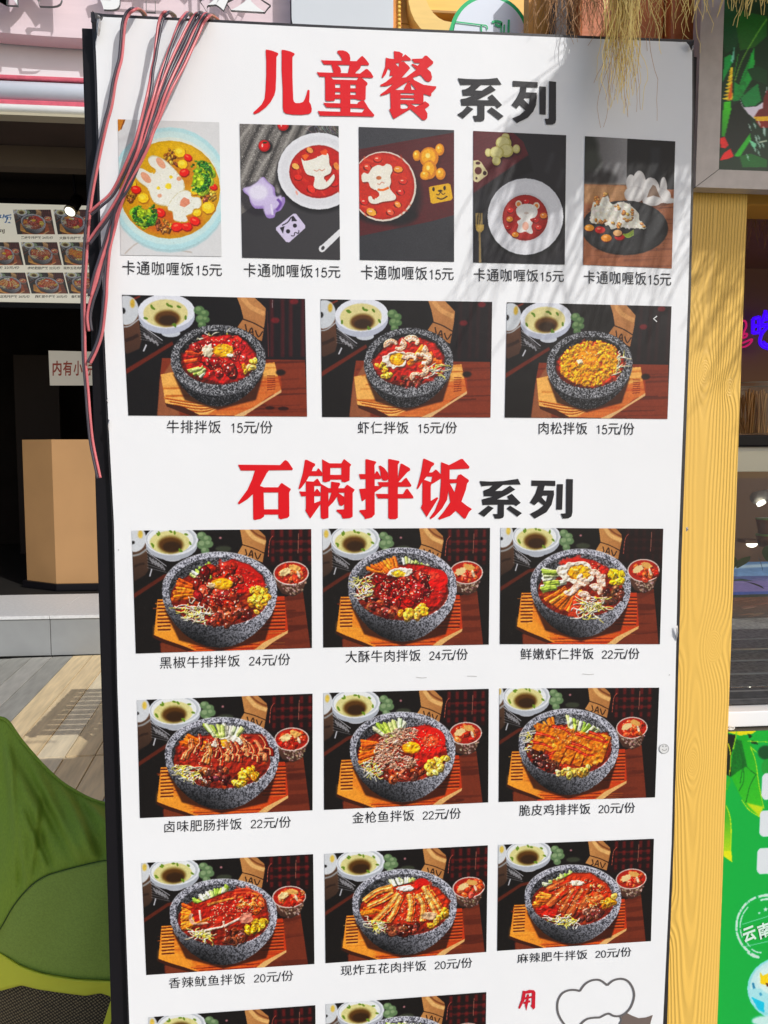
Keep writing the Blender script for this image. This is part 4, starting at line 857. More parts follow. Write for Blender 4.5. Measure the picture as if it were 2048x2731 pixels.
# lettering of the two headings, outlines read off the print: (x0, y0, scale) of the view, list of (outer, holes)
GLYPHS = {
'H1': ((640, 100, 2.860), 'red', {
 'er': [([(197,92),(215,93),(250,102),(290,118),(292,128),(278,148),(276,300),(272,400),(262,440),(235,490),(200,530),(150,568),(115,584),(102,580),(102,570),(130,545),(165,510),(188,465),(195,400),(200,280),(200,180),(196,110)], []),
        ([(317,94),(340,95),(385,106),(414,120),(417,130),(400,148),(400,300),(406,470),(412,490),(425,500),(455,500),(480,492),(495,468),(508,430),(514,403),(522,398),(531,404),(530,450),(528,490),(540,510),(548,545),(545,570),(525,583),(470,590),(400,588),(350,580),(332,565),(326,530),(326,400),(318,250),(318,130)], [])],
 'tong': [([(742,103),(755,98),(785,98),(815,108),(836,130),(842,160),(838,190),(780,190),(775,160),(760,135),(744,118)], []),
          ([(617,170),(632,174),(890,180),(898,170),(925,143),(935,141),(955,160),(985,200),(982,212),(740,208),(640,206)], []),
          ([(695,200),(740,208),(765,230),(772,262),(765,272),(715,268),(706,240)], []), ([(838,205),(925,208),(918,232),(885,262),(880,275),(822,275)], []),
          ([(585,262),(603,265),(915,275),(960,240),(975,242),(1000,268),(1018,300),(1010,308),(880,303),(608,298),(598,285)], []),
          ([(648,296),(690,300),(712,320),(890,325),(905,303),(930,308),(972,345),(972,358),(960,372),(958,470),(950,478),(900,475),(884,468),(724,466),(722,482),(690,484),(660,484),(650,475),(650,360)],
            [[(726,355),(765,356),(765,384),(726,383)],[(842,359),(884,360),(884,387),(842,386)],[(726,414),(765,415),(765,435),(726,434)],[(842,416),(884,417),(884,438),(842,437)]]),
          ([(767,460),(842,462),(842,575),(767,575)], []),
          ([(634,497),(650,498),(895,507),(900,495),(930,478),(948,484),(985,545),(975,545),(900,538),(660,533),(650,520)], []),
          ([(592,560),(612,561),(930,572),(955,538),(980,538),(1025,590),(1020,603),(880,600),(610,597),(603,580)], [])],
 'can': [([(1173,103),(1215,108),(1243,125),(1238,148),(1262,128),(1300,160),(1305,175),(1235,178),(1232,192),(1180,198),(1175,150)], []),
         ([(1112,153),(1140,160),(1178,164),(1182,195),(1215,230),(1190,262),(1175,290),(1140,292),(1148,250),(1130,235),(1112,280),(1090,308),(1080,303),(1090,270),(1108,220)], []),
         ([(1215,190),(1250,183),(1290,220),(1297,235),(1240,300),(1190,345),(1120,370),(1075,373),(1068,362),(1110,340),(1160,300),(1210,235)], []),
         ([(1308,163),(1390,160),(1410,138),(1425,138),(1475,185),(1472,200),(1440,225),(1425,235),(1455,262),(1465,300),(1460,325),(1440,338),(1415,330),(1390,300),(1375,285),(1330,302),(1290,318),(1270,300),(1345,245),(1325,225),(1306,205),(1320,200),(1355,215),(1375,195),(1330,193)], []),
         ([(1205,310),(1290,300),(1310,320),(1250,355),(1180,400),(1125,430),(1075,445),(1068,435),(1110,405),(1150,370)], []),
         ([(1270,300),(1310,298),(1330,325),(1400,360),(1470,370),(1497,372),(1495,388),(1460,425),(1458,448),(1400,430),(1335,390),(1300,345)], []),
         ([(1145,398),(1220,400),(1400,396),(1400,500),(1375,515),(1410,485),(1440,505),(1445,520),(1410,545),(1430,580),(1428,615),(1410,630),(1390,628),(1350,590),(1300,545),(1175,620),(1165,610),(1138,548),(1150,540)],
            [[(1225,424),(1328,426),(1328,440),(1225,438)],[(1225,461),(1328,463),(1328,477),(1225,475)],[(1225,506),(1262,506),(1285,520),(1275,540),(1240,544),(1225,540)],[(1300,505),(1382,508),(1340,528)]]),
         ([(1252,385),(1280,335),(1300,345),(1310,402),(1252,402)], [])]}),
'X1': ((1200, 180, 5.184), 'black', {
 'xi': [([(105,147),(250,158),(400,162),(530,158),(655,143),(715,237),(430,238),(345,316),(440,320),(560,243),(635,310),(500,385),(378,447),(372,450),(545,452),(520,410),(583,370),(722,518),(652,567),(625,525),(478,523),(478,700),(470,730),(430,745),(343,745),(315,667),(365,667),(380,650),(380,523),(160,525),(145,437),(220,425),(320,385),(178,388),(165,308),(215,300),(260,275),(300,237),(145,240)], []),
        ([(238,530),(325,573),(180,707),(100,650),(170,605)], []), ([(575,547),(742,672),(675,725),(513,600)], [])],
 'lie': [([(867,183),(1212,203),(1212,277),(1060,270),(1050,342),(1200,348),(1200,420),(1190,520),(1150,610),(1080,690),(925,768),(860,703),(960,660),(1040,590),(965,515),(922,567),(850,517),(920,420),(965,330),(975,260),(867,260)], [[(1018,440),(1035,420),(1105,423),(1090,512)]]),
         ([(1237,257),(1328,268),(1325,650),(1238,645)], []), ([(1370,187),(1467,198),(1467,730),(1455,770),(1420,788),(1330,788),(1308,707),(1355,707),(1368,695)], [])]}),
'H2': ((600, 1200, 3.318), 'red', {
 'shi': [([(115,130),(487,133),(525,93),(540,90),(560,105),(602,168),(595,178),(390,180),(370,205),(310,318),(345,330),(470,330),(495,295),(505,293),(583,345),(580,355),(568,378),(570,585),(555,600),(495,613),(475,605),(472,572),(348,572),(345,590),(320,608),(265,620),(250,612),(248,390),(200,435),(125,482),(112,470),(130,445),(200,350),(240,260),(265,182),(140,182)], [[(342,376),(472,376),(472,525),(346,525)]])],
 'guo': [([(708,87),(725,87),(797,122),(798,138),(780,155),(768,187),(808,187),(822,163),(832,165),(862,203),(862,230),(745,230),(718,278),(680,330),(660,348),(650,340),(665,290),(690,200)], []),
         ([(716,276),(785,280),(812,254),(822,256),(850,300),(850,318),(790,318),(790,372),(812,343),(820,345),(845,380),(845,408),(790,408),(790,470),(845,450),(845,480),(755,608),(710,535),(716,520),(716,410),(675,410),(657,365),(680,368),(716,368)], []),
         ([(860,82),(925,118),(1030,118),(1050,83),(1060,83),(1118,130),(1105,150),(1103,270),(1060,287),(1032,280),(1030,262),(932,262),(930,275),(890,286),(865,280),(862,180)], [[(932,158),(1030,158),(1030,220),(932,220)]]),
         ([(850,300),(916,337),(1055,338),(1075,310),(1085,308),(1147,350),(1145,360),(1130,380),(1130,590),(1110,602),(1045,608),(1035,595),(1030,575),(985,540),(990,528),(1055,525),(1057,378),(916,378),(916,600),(870,612),(848,600),(845,480)], []),
         ([(940,280),(1015,290),(1020,303),(1005,330),(1000,400),(960,460),(915,505),(915,460),(945,370),(938,330)], []), ([(1000,378),(1055,415),(1055,480),(1035,495),(1012,488),(1000,450),(990,400)], [])],
 'ban': [([(1243,82),(1260,82),(1335,102),(1338,112),(1323,135),(1325,215),(1340,188),(1352,190),(1380,240),(1378,258),(1325,258),(1325,318),(1390,318),(1390,330),(1325,375),(1325,570),(1300,598),(1240,612),(1230,590),(1190,545),(1192,532),(1245,528),(1245,432),(1220,452),(1210,448),(1188,345),(1245,340),(1245,258),(1198,258),(1185,213),(1243,213)], []),
         ([(1445,80),(1460,80),(1540,97),(1545,108),(1530,130),(1530,600),(1510,612),(1460,612),(1445,600)], []), ([(1360,142),(1375,137),(1410,160),(1440,200),(1447,255),(1430,272),(1400,270),(1380,245),(1375,190)], []),
         ([(1555,120),(1570,122),(1635,160),(1640,180),(1615,195),(1530,290),(1525,280),(1540,200)], []), ([(1352,283),(1560,285),(1595,248),(1607,247),(1650,312),(1645,325),(1370,325)], []), ([(1333,388),(1575,390),(1605,343),(1618,345),(1665,410),(1668,428),(1355,430)], [])]}),
'H3': ((1050, 1200, 3.016), 'red', {
 'fan': [([(238,70),(250,70),(325,105),(325,120),(305,135),(285,181),(310,180),(335,158),(345,160),(385,200),(380,230),(312,272),(300,265),(310,215),(266,213),(235,250),(195,315),(185,308),(200,260),(222,170)], []),
         ([(232,235),(310,262),(298,290),(298,410),(350,378),(358,390),(265,540),(218,465),(230,435)], []),
         ([(382,97),(445,122),(540,72),(555,72),(610,135),(605,150),(450,157),(450,235),(505,235),(520,200),(540,195),(600,238),(607,250),(590,270),(580,320),(545,415),(590,450),(630,475),(605,500),(580,550),(565,553),(500,490),(455,530),(370,560),(357,550),(400,500),(455,420),(440,330),(430,400),(390,470),(330,535),(298,557),(290,545),(330,490),(370,390),(380,250),(380,130)], [[(450,268),(508,266),(490,340)]])]}),
'X2': ((1050, 1200, 3.016), 'black', {
 'xi': [([(690,250),(780,254),(880,250),(1000,232),(1022,278),(880,280),(818,330),(870,328),(935,287),(978,318),(920,355),(832,398),(925,400),(912,372),(950,352),(1022,425),(985,452),(968,440),(887,440),(887,530),(880,545),(855,553),(815,553),(797,515),(835,515),(838,440),(715,443),(708,398),(800,373),(725,372),(720,328),(765,310),(795,285),(705,292)], []),
        ([(760,447),(805,467),(728,538),(680,510)], []), ([(935,447),(1032,508),(995,537),(908,472)], [])],
 'lie': [([(1108,245),(1300,248),(1300,290),(1215,287),(1205,325),(1288,325),(1290,360),(1270,440),(1230,500),(1135,553),(1095,515),(1160,480),(1205,445),(1165,415),(1133,445),(1095,423),(1140,350),(1160,290),(1108,288)], [[(1190,380),(1200,367),(1238,367),(1225,418)]]),
         ([(1313,275),(1362,275),(1355,480),(1307,480)], []), ([(1388,233),(1442,235),(1438,500),(1430,535),(1405,550),(1360,552),(1343,512),(1385,510)], [])]}),
'Y': ((1260, 2200, 2.765), 'crimson', {
 'yong': [([(372,1222),(396,1226),(386,1290),(350,1357),(338,1352),(360,1290)], []), ([(378,1232),(420,1216),(456,1220),(465,1236),(462,1350),(450,1362),(428,1334),(436,1328),(440,1240),(392,1246)], []),
          ([(386,1272),(436,1262),(438,1276),(386,1288)], []), ([(380,1305),(425,1293),(428,1308),(378,1322)], []), ([(404,1248),(418,1250),(414,1300),(398,1372),(388,1330)], [])]}),
}
# ================================================================ materials
def vinyl_nodes(m, sc=1300, dist=.00022, rough=.40):
    N, L = m.node_tree.nodes, m.node_tree.links; b = N['Principled BSDF']
    tc = N.new('ShaderNodeTexCoord')
    n1 = N.new('ShaderNodeTexNoise'); n1.inputs['Scale'].default_value = sc; n1.inputs['Detail'].default_value = 2
    n2 = N.new('ShaderNodeTexNoise'); n2.inputs['Scale'].default_value = 9; n2.inputs['Detail'].default_value = 3
    L.new(tc.outputs['Object'], n1.inputs['Vector']); L.new(tc.outputs['Object'], n2.inputs['Vector'])
    b1 = N.new('ShaderNodeBump'); b1.inputs['Strength'].default_value = 1; b1.inputs['Distance'].default_value = dist
    b2 = N.new('ShaderNodeBump'); b2.inputs['Strength'].default_value = 1; b2.inputs['Distance'].default_value = .0012
    L.new(n2.outputs[0], b2.inputs['Height']); L.new(b2.outputs[0], b1.inputs['Normal']); L.new(n1.outputs[0], b1.inputs['Height']); L.new(b1.outputs[0], b.inputs['Normal'])
    b.inputs['Roughness'].default_value = rough; b.inputs['Specular IOR Level'].default_value = .30
    return m


def print_mat(name, arr, k=.82, emit=0.0, vinyl=True, rough=.4):
    m = bpy.data.materials.new(name); m.use_nodes = True; N, L = m.node_tree.nodes, m.node_tree.links; b = N['Principled BSDF']
    im = make_image(name, arr); t = N.new('ShaderNodeTexImage'); t.image = im; t.extension = 'EXTEND'
    s = N.new('ShaderNodeVectorMath'); s.operation = 'SCALE'; s.inputs['Scale'].default_value = k
    L.new(t.outputs[0], s.inputs[0]); L.new(s.outputs[0], b.inputs['Base Color'])
    b.inputs['Roughness'].default_value = rough
    if emit: L.new(s.outputs[0], b.inputs['Emission Color']); b.inputs['Emission Strength'].default_value = emit
    if vinyl: vinyl_nodes(m)
    return m


M_white = vinyl_nodes(mat('white_vinyl', (.80, .805, .815), .34, var=(2.2, .022)))
M_red = vinyl_nodes(mat('red_print', lin((214, 8, 22)), .34)); M_blackp = vinyl_nodes(mat('black_print', (.014, .013, .016), .34)); M_crim = vinyl_nodes(mat('crimson_print', lin((196, 24, 44)), .34))
M_grayp = vinyl_nodes(mat('grey_print', (.13, .12, .12), .34))
M_black = mat('black_steel', (.008, .007, .009), .42, spec=.22, bump=(60, .3, .0008)); M_edge = mat('worn_black_edge', (.02, .018, .02), .4, var=(40, .5))
M_pink = mat('faded_red_insulation', lin((200, 104, 108)), .28, var=(25, .2)); M_wire = mat('faded_black_insulation', lin((70, 64, 72)), .30, var=(25, .3))
M_post = None

# ================================================================ ground and deck
tag(mesh('ground', [(-60, -40, -.03), (60, -40, -.03), (60, 60, -.03), (-60, 60, -.03)], [(0, 1, 2, 3)], mat('paving', (.27, .26, .24), .8, var=(3, .18), bump=(20, .4, .004))), kind='structure')
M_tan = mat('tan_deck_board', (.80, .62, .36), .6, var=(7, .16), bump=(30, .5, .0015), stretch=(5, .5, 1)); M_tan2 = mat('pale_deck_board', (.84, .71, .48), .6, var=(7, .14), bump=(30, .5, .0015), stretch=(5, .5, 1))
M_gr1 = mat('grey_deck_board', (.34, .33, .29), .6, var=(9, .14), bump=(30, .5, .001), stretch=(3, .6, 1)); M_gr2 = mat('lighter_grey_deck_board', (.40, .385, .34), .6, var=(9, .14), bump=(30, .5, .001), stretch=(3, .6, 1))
deck = tag(bpy.data.objects.new('deck', None), kind='structure'); COL.objects.link(deck); deck.location = (-1.903, 4.69, 0); deck.rotation_euler.z = math.radians(3.3)
deck_meshes = {}
pw = .142
for j, (y0, y1) in enumerate(((-5.2, -3.9), (-3.88, -1.98), (-1.96, -.02))):
    for i in range(-14, 20):
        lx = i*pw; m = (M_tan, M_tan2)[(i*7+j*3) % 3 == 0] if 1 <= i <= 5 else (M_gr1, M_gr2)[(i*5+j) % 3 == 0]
        k = (m.name, j)
        if k not in deck_meshes:
            deck_meshes[k] = mesh('plank', *box_vf((.003, y0, -.028), (pw-.003, y1, 0)), m).data
            bpy.data.objects.remove([o for o in COL.objects if o.data == deck_meshes[k]][0])
        o = bpy.data.objects.new('plank', deck_meshes[k]); COL.objects.link(o); o.parent = deck; o.location = (lx, 0, random.uniform(-.0015, .0015)); o.rotation_euler.y = random.uniform(-.004, .004)

# ================================================================ raised platform with its tiled riser
PLY = 4.70
M_tile = mat('grey_stone_tile', (.30, .305, .30), .42, var=(5, .07), bump=(40, .2, .0006)); M_joint = mat('pale_grout', (.42, .41, .37), .8); M_top = mat('pale_granite_step', (.70, .70, .69), .45, var=(50, .08))
plat = thing('platform', (0, PLY, 0), None, None); tag(plat, kind='structure')
mesh('grout', *box_vf((-4.2, PLY+.012, 0), (3.4, PLY+.9, .292)), M_joint, plat)
x = -4.2
for i in range(10):
    box('riser_tile', (x+.003, PLY, .006), (x+.757, PLY+.011, .276), M_tile, plat); x += .76
x = -4.2
for i in range(10):
    box('step_slab', (x+.002, PLY-.012, .278), (x+.758, PLY+.86, .302), M_top, plat, .002); x += .76
tag(mesh('shop_floor', *box_vf((-4.2, PLY+.87, .1), (3.4, 9.5, .296)), mat('dark_shop_floor', (.02, .018, .016), .7, spec=.2)), kind='structure')

# ================================================================ noodle-shop front on the left
SY = 4.15                                  # plane of the fascia
def Z(v, Y, u=110): return W(u, v, Y)[2]
shop = thing('shop_building', (-1.0, 5.0, 0), 'lilac and white shopfront behind the menu board with a dark open room', 'building')
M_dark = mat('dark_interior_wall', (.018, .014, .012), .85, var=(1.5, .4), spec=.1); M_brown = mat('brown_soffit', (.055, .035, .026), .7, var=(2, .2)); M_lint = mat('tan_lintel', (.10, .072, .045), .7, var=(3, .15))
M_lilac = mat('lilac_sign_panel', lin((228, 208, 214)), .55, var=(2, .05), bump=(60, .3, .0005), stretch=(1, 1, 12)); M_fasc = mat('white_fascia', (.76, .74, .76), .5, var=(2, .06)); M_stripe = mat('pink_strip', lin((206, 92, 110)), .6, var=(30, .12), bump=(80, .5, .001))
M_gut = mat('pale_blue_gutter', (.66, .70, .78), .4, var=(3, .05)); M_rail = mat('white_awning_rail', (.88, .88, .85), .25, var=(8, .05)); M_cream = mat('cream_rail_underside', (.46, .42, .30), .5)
XL, XR = -4.2, 3.4
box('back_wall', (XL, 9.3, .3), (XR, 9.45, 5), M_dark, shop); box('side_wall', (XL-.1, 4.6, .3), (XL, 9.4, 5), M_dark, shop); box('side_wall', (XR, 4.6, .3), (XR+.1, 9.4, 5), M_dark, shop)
zs = Z(307, SY); zcl = Z(495, 6.5); box('ceiling', (XL, 4.79, zcl), (XR, 9.3, zcl+.05), M_dark, shop); box('added_shade_pier', (-1.0, 4.80, .303), (.9, 4.95, zcl-.001), M_lilac, shop)  # pier added out of sight to keep the sun off the counter
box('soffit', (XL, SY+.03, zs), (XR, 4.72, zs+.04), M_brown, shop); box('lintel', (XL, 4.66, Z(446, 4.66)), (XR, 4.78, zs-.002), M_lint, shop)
box('fascia', (XL, SY+.10, zs+.05), (XR, SY+.24, Z(60, SY)), M_fasc, shop); box('upper_wall', (XL, SY+.25, zs+.1), (XR, SY+.5, 6.2), mat('upper_wall_render', (.55, .5, .5), .7, var=(2, .08)), shop)
for va, vb in ((196, 207), (262, 277)): box('pink_strip', (XL, SY+.03, Z(vb, SY)), (XR, SY+.098, Z(va, SY)), M_stripe, shop, .008)
zc = (Z(207, SY)+Z(262, SY))/2; rc = (Z(207, SY)-Z(262, SY))/2
mesh('gutter', *tube_vf([(XL, SY+.075, zc), (XR, SY+.075, zc)], rc, 20), M_gut, shop, True)
ra = (Z(277, SY)-Z(297, SY))/2
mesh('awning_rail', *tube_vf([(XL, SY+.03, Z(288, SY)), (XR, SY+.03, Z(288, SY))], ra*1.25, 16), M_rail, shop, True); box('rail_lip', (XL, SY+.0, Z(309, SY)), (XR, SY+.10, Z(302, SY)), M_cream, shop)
for xx, ww in ((-3.4, .5), (-2.45, .55), (-1.75, .35)): box('cabinet_door', (xx, 8.2, .3), (xx+ww, 8.24, 2.6), mat('dark_cabinet', (.035, .026, .022), .7, spec=.15), shop, .01)
# lilac panel with its bulging lower edge
zb = Z(92, SY); n = 26; poly = [(XL, 6.0)]
poly += [(XL+(-.62-XL)*i/n, zb+.02-.10*math.sin(PI*min(1, (i/n)*1.0))**.6*(1 if i < n else 0)) for i in range(n+1)]
pr = W(775, 60, SY)[0]
poly = [(XL, 6.0), (XL, zb+.05)]+[(XL+(pr-XL)*i/n, zb-.035*math.sin(PI*((i/n*2.2) % 1.0))) for i in range(1, n+1)]+[(pr, 6.0)]
sp = thing('shop_sign_panel', (-2, SY, 4), 'lilac sign panel carrying thick white raised characters above the gutter', 'sign')
prism('panel', poly, SY-.05, SY+.085, M_lilac, sp)
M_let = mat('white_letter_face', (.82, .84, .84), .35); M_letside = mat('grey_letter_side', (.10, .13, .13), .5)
for ch, u0, u1 in (('石', -330, -120), ('锅', -90, 165), ('拌', 262, 470), ('饭', 515, 722)):
    V, Fc = text_vf(ch, .020, .5); V = V.copy()
    lo, hi = V.min(0), V.max(0); a = W(u0, 24, SY-.20); b = W(u1, 24, SY-.20); w = b[0]-a[0]; zl = W(u0, {'拌': 24, '饭': 30}.get(ch, 8), SY-.20)[2]
    P = np.c_[a[0]+(V[:, 0]-lo[0])/(hi[0]-lo[0])*w, SY-.20+(1-(V[:, 2]-lo[2])/(hi[2]-lo[2]))*.022, zl+(V[:, 1]-lo[1])/(hi[1]-lo[1])*w*1.03]
    ys = P[:, 1]
    o = mesh('raised_character', P, Fc, M_let, sp); o.data.materials.append(M_letside)
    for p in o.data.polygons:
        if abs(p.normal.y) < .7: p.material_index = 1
# pale rounded box sign to its right
a, b = W(787, 92, 3.98), W(1047, 92, 3.98); r = .07; z0 = a[2]-.01
poly = [(a[0]-.02, 5.6), (a[0]-.02, z0+r+.05)]+[(a[0]-.02+r*(1-math.cos(t)), z0+r*(1-math.sin(t))*1.3) for t in np.linspace(0, PI/2, 7)]+[(b[0]-r*(1-math.sin(t)), z0+r*(1-math.cos(t))) for t in np.linspace(0, PI/2, 6)]+[(b[0], 5.6)]
ws = thing('blank_box_sign', (float(a[0]), 4.0, float(z0)), 'pale grey blank box sign with rounded corners between lilac panel and yellow post', 'sign')
prism('sign_face', poly, 3.94, 3.98, mat('pale_grey_acrylic', (.60, .64, .68), .35, var=(1.2, .06)), ws); prism('sign_body', [(p[0]*.999+.002, p[1]+.004) for p in poly], 3.982, 4.2, mat('white_sign_side', (.7, .7, .7), .5), ws)

# lit menu on the inside wall
MY = 6.3
def slanted_menu():
    c = Canvas(620, 520, [(-420, 545), (300, 545), (300, 806), (-420, 806)], (196, 192, 178), 5)
    rows = ((559, 626, [(-135, 'squid'), (-30-5+0, 'pork')], ), )
    small = {}
    return c
menu = thing('wall_menu', W(60, 806, MY), 'lit wall menu with rows of bowl pictures inside the dark shop', 'menu')
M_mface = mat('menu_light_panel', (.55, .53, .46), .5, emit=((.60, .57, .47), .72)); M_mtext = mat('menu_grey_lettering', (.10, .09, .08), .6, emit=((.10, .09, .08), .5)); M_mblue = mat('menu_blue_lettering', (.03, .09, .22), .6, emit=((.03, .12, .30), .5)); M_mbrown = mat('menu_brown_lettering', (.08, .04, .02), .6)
a, b = W(-900, 545, MY), W(262, 806, MY); a[2] = Z(545, MY); b[2] = Z(806, MY)
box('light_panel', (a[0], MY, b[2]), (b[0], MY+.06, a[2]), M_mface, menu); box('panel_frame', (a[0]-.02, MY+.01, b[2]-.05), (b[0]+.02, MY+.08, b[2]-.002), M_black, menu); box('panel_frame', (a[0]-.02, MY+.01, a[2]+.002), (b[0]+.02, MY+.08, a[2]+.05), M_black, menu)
IM = {}
for nme in BIG: IM[nme] = big_bowl(nme)
MM = {}
def menu_mat(nme):
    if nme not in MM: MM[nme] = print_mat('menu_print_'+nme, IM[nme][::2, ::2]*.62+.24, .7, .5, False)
    return MM[nme]
def mpic(u0, u1, v0, v1, sl, nme):
    P = [W(u0, v0, MY-.004), W(u1, v0, MY-.004), W(u1+sl, v1, MY-.004), W(u0+sl, v1, MY-.004)]
    mesh('dish_picture', P, [(3, 2, 1, 0)], menu_mat(nme), menu, uv=[(0, 1), (1, 1), (1, 0), (0, 0)])
for k in range(-3, 2): mpic(34+k*104+(4 if k else 0), 135+k*104, 559, 625, 12, ('squid', 'pork', 'chicken', 'pepper_beef', 'crisp_beef')[k+3]) if k >= 0 else None
for k in range(-3, 2): mpic(55+k*102, 152+k*102, 646, 707, 13, ('squid', 'pork', 'tuna', 'intestine', 'chicken')[k+3])
for k in range(-3, 2): mpic(70+k*101, 168+k*101, 727, 783, 14, ('squid', 'tuna', 'pork', 'spicy_beef', 'squid')[k+3])
def mtext(s, u0, u1, v0, v1, m): text_in(s, [W(u0, v0, MY-.005), W(u1, v0, MY-.005), W(u1, v1, MY-.005), W(u0, v1, MY-.005)], m, 'menu_lettering', menu, .02)
mtext('石锅拌饭', -75, 32, 571, 596, M_mblue); mtext('系列', -30, 12, 611, 623, M_mbrown)
for s, u0, u1, v in (('黑椒牛排拌饭 24元/份', 56, 142, 630), ('大酥牛肉拌饭 24元/份', 158, 250, 631), ('香拌饭 22元/份', -30, 52, 710), ('卤味肥肠拌饭 22元/份', 74, 161, 711), ('现炸五花肉拌饭 20元/份', 169, 262, 711), ('脆皮鸡排拌饭 20元/份', -10, 80, 787), ('麻辣肥牛拌饭 20元/份', 93, 180, 787), ('香辣鱿鱼拌饭 20元/份', 190, 270, 787)): mtext(s, u0, u1, v, v+8, M_mtext)
# spotlight
P0, P1 = W(186, 520, 5.6), W(182, 556, 5.5)
spt = thing('spotlight', P0, 'black cylindrical ceiling spotlight, switched on, hanging in front of the lit wall menu', 'spotlight')
dirn = (P1-P0)/np.linalg.norm(P1-P0); axis = np.array([-.25, -.75, -.95]); axis /= np.linalg.norm(axis)
hd = W(188, 562, 5.5)
mesh('housing', *tube_vf([hd-axis*.16, hd], .047, 20), M_black, spt, True)
mesh('bezel', *tube_vf([hd-axis*.002, hd+axis*.012], .050, 20), mat('brass_bezel', (.45, .40, .25), .3), spt, True)
mesh('lens', *tube_vf([hd+axis*.012, hd+axis*.015], .040, 20), mat('lit_lens', (1, .9, .7), .3, emit=((1, .93, .78), 2.2)), spt)
mesh('stem', *tube_vf([hd-axis*.12, (hd[0], hd[1]+.05, zcl)], .012, 8), M_black, spt)
# paper notice, counter
NY = 6.6
nt = thing('paper_notice', W(190, 1027, NY), 'white paper notice with red-brown characters on the dark cabinets, left of the menu board', 'notice')
P = [W(129, 935, NY), W(340, 940, NY), W(340, 1028, NY), W(133, 1028, NY)]
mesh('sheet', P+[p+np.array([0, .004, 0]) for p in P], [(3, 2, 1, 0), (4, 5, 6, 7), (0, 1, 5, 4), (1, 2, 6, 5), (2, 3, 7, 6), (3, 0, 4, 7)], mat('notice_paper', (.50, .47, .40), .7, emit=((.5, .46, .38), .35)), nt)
for ch, u in (('内', 140), ('有', 168), ('小', 196), ('院', 225)):
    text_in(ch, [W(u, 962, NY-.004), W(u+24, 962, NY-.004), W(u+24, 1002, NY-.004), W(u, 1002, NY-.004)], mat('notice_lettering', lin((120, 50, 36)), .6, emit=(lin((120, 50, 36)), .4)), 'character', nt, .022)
CY = 5.75
c0, c1 = W(150, 1560, CY), W(131, 1172, CY); x0 = float(c0[0]); zt = float(W(140, 1172, CY)[2]); zbm = .36
lx = float(W(62, 1172, CY+.25)[0])
cn = thing('service_counter', (x0, CY, .3), 'tan service counter with a chamfered corner standing on the raised step', 'counter')
M_tanc = mat('tan_laminate', lin((184, 140, 92)), .5, var=(3, .05)); 
prism('body', [(x0, CY), (x0+1.6, CY), (x0+1.6, CY+.9), (lx, CY+.9), (lx, CY+.22)], zbm, zt, M_tanc, cn, 'xy')
prism('plinth', [(x0+.01, CY-.03), (x0+1.62, CY-.03), (x0+1.62, CY+.9), (lx-.03, CY+.9), (lx-.03, CY+.2)], .303, zbm-.001, M_black, cn, 'xy')

# ================================================================ the menu board
def face_pt(u, v, off=0.0): return W(u, v, -off)
bd = thing('menu_board', (.12, 0, 0), 'tall white menu board printed with rows of rice bowl pictures and prices', 'menu board')
box('frame_post', (-.291, .014, .06), (-.262, .075, float(W(222, 74, .014)[2])), M_black, bd, .002)
box('frame_post', (.512, .014, .06), (.534, .075, float(W(1852, 150, .014)[2])), M_black, bd, .002)
box('back_panel', (-.262, .03, .06), (.512, .07, 2.03), M_black, bd)
box('foot', (-.30, -.16, 0), (-.25, .22, .06), M_black, bd, .004); box('foot', (.50, -.16, 0), (.55, .22, .06), M_black, bd, .004)
outL = [(250, 47), (256, 140), (259, 223), (262, 335), (268, 612), (280, 924), (290, 1144), (304, 1400), (313, 1830), (327, 2240), (345, 2731)]
outR = [(1846, 113), (1846, 300), (1843, 500), (1835, 800), (1820, 1180), (1808, 1500), (1801, 1830), (1791, 2250), (1768, 2731)]
tops = [(272, 45), (500, 56), (800, 71), (1000, 80), (1300, 92), (1600, 104)]
L3 = [W(*p, 0) for p in outL]; R3 = [W(*p, 0) for p in outR]; T3 = [W(*p, 0) for p in tops]
L3.append(np.array([L3[-1][0]+.002, 0, .12])); R3.append(np.array([R3[-1][0]-.004, 0, .12]))
loop = L3[::-1]+T3+R3; n = len(loop)
V = [tuple(p) for p in loop]+[(p[0], .03, p[2]) for p in loop]
tri = tessellate_polygon([[Vector((p[0], p[2], 0)) for p in loop]])
Fc = [tuple(t) for t in tri]+[(i, (i+1) % n, (i+1) % n+n, i+n) for i in range(n)]
mesh('vinyl_face', V, Fc, M_white, bd)
# black edge of the light box showing along the top and round both sides
top_edge = [W(*p, .004) for p in [(243, 34), (262, 37), (274, 39), (500, 51), (800, 66), (1000, 75), (1300, 87), (1600, 99), (1849, 108)]]
def strip(name, A, B, y0, y1, m, par): 
    V = []; 
    for p, q in zip(A, B): V += [(p[0], y0, p[2]), (q[0], y0, q[2]), (q[0], y1, q[2]), (p[0], y1, p[2])]
    Fc = []
    for i in range(len(A)-1):
        k = 4*i
        for j in range(4): Fc.append((k+j, k+(j+1) % 4, k+4+(j+1) % 4, k+4+j))
    Fc += [(0, 3, 2, 1), (4*len(A)-4, 4*len(A)-3, 4*len(A)-2, 4*len(A)-1)]
    return mesh(name, V, Fc, m, par)
strip('box_edge', top_edge, [p+np.array([0, 0, -.012]) for p in top_edge], .002, .055, M_edge, bd)
le = [W(*p, .003) for p in [(243, 36), (252, 200), (256, 335), (262, 612), (274, 924), (285, 1144), (299, 1400), (309, 1830), (323, 2240), (341, 2731)]]
strip('box_edge', le, [p+np.array([.01, 0, 0]) for p in le], .003, .05, M_edge, bd)
re_ = [W(*p, .003) for p in [(1850, 108), (1852, 300), (1849, 500), (1842, 800), (1829, 1180), (1817, 1500), (1808, 1830), (1797, 2250), (1777, 2731)]]
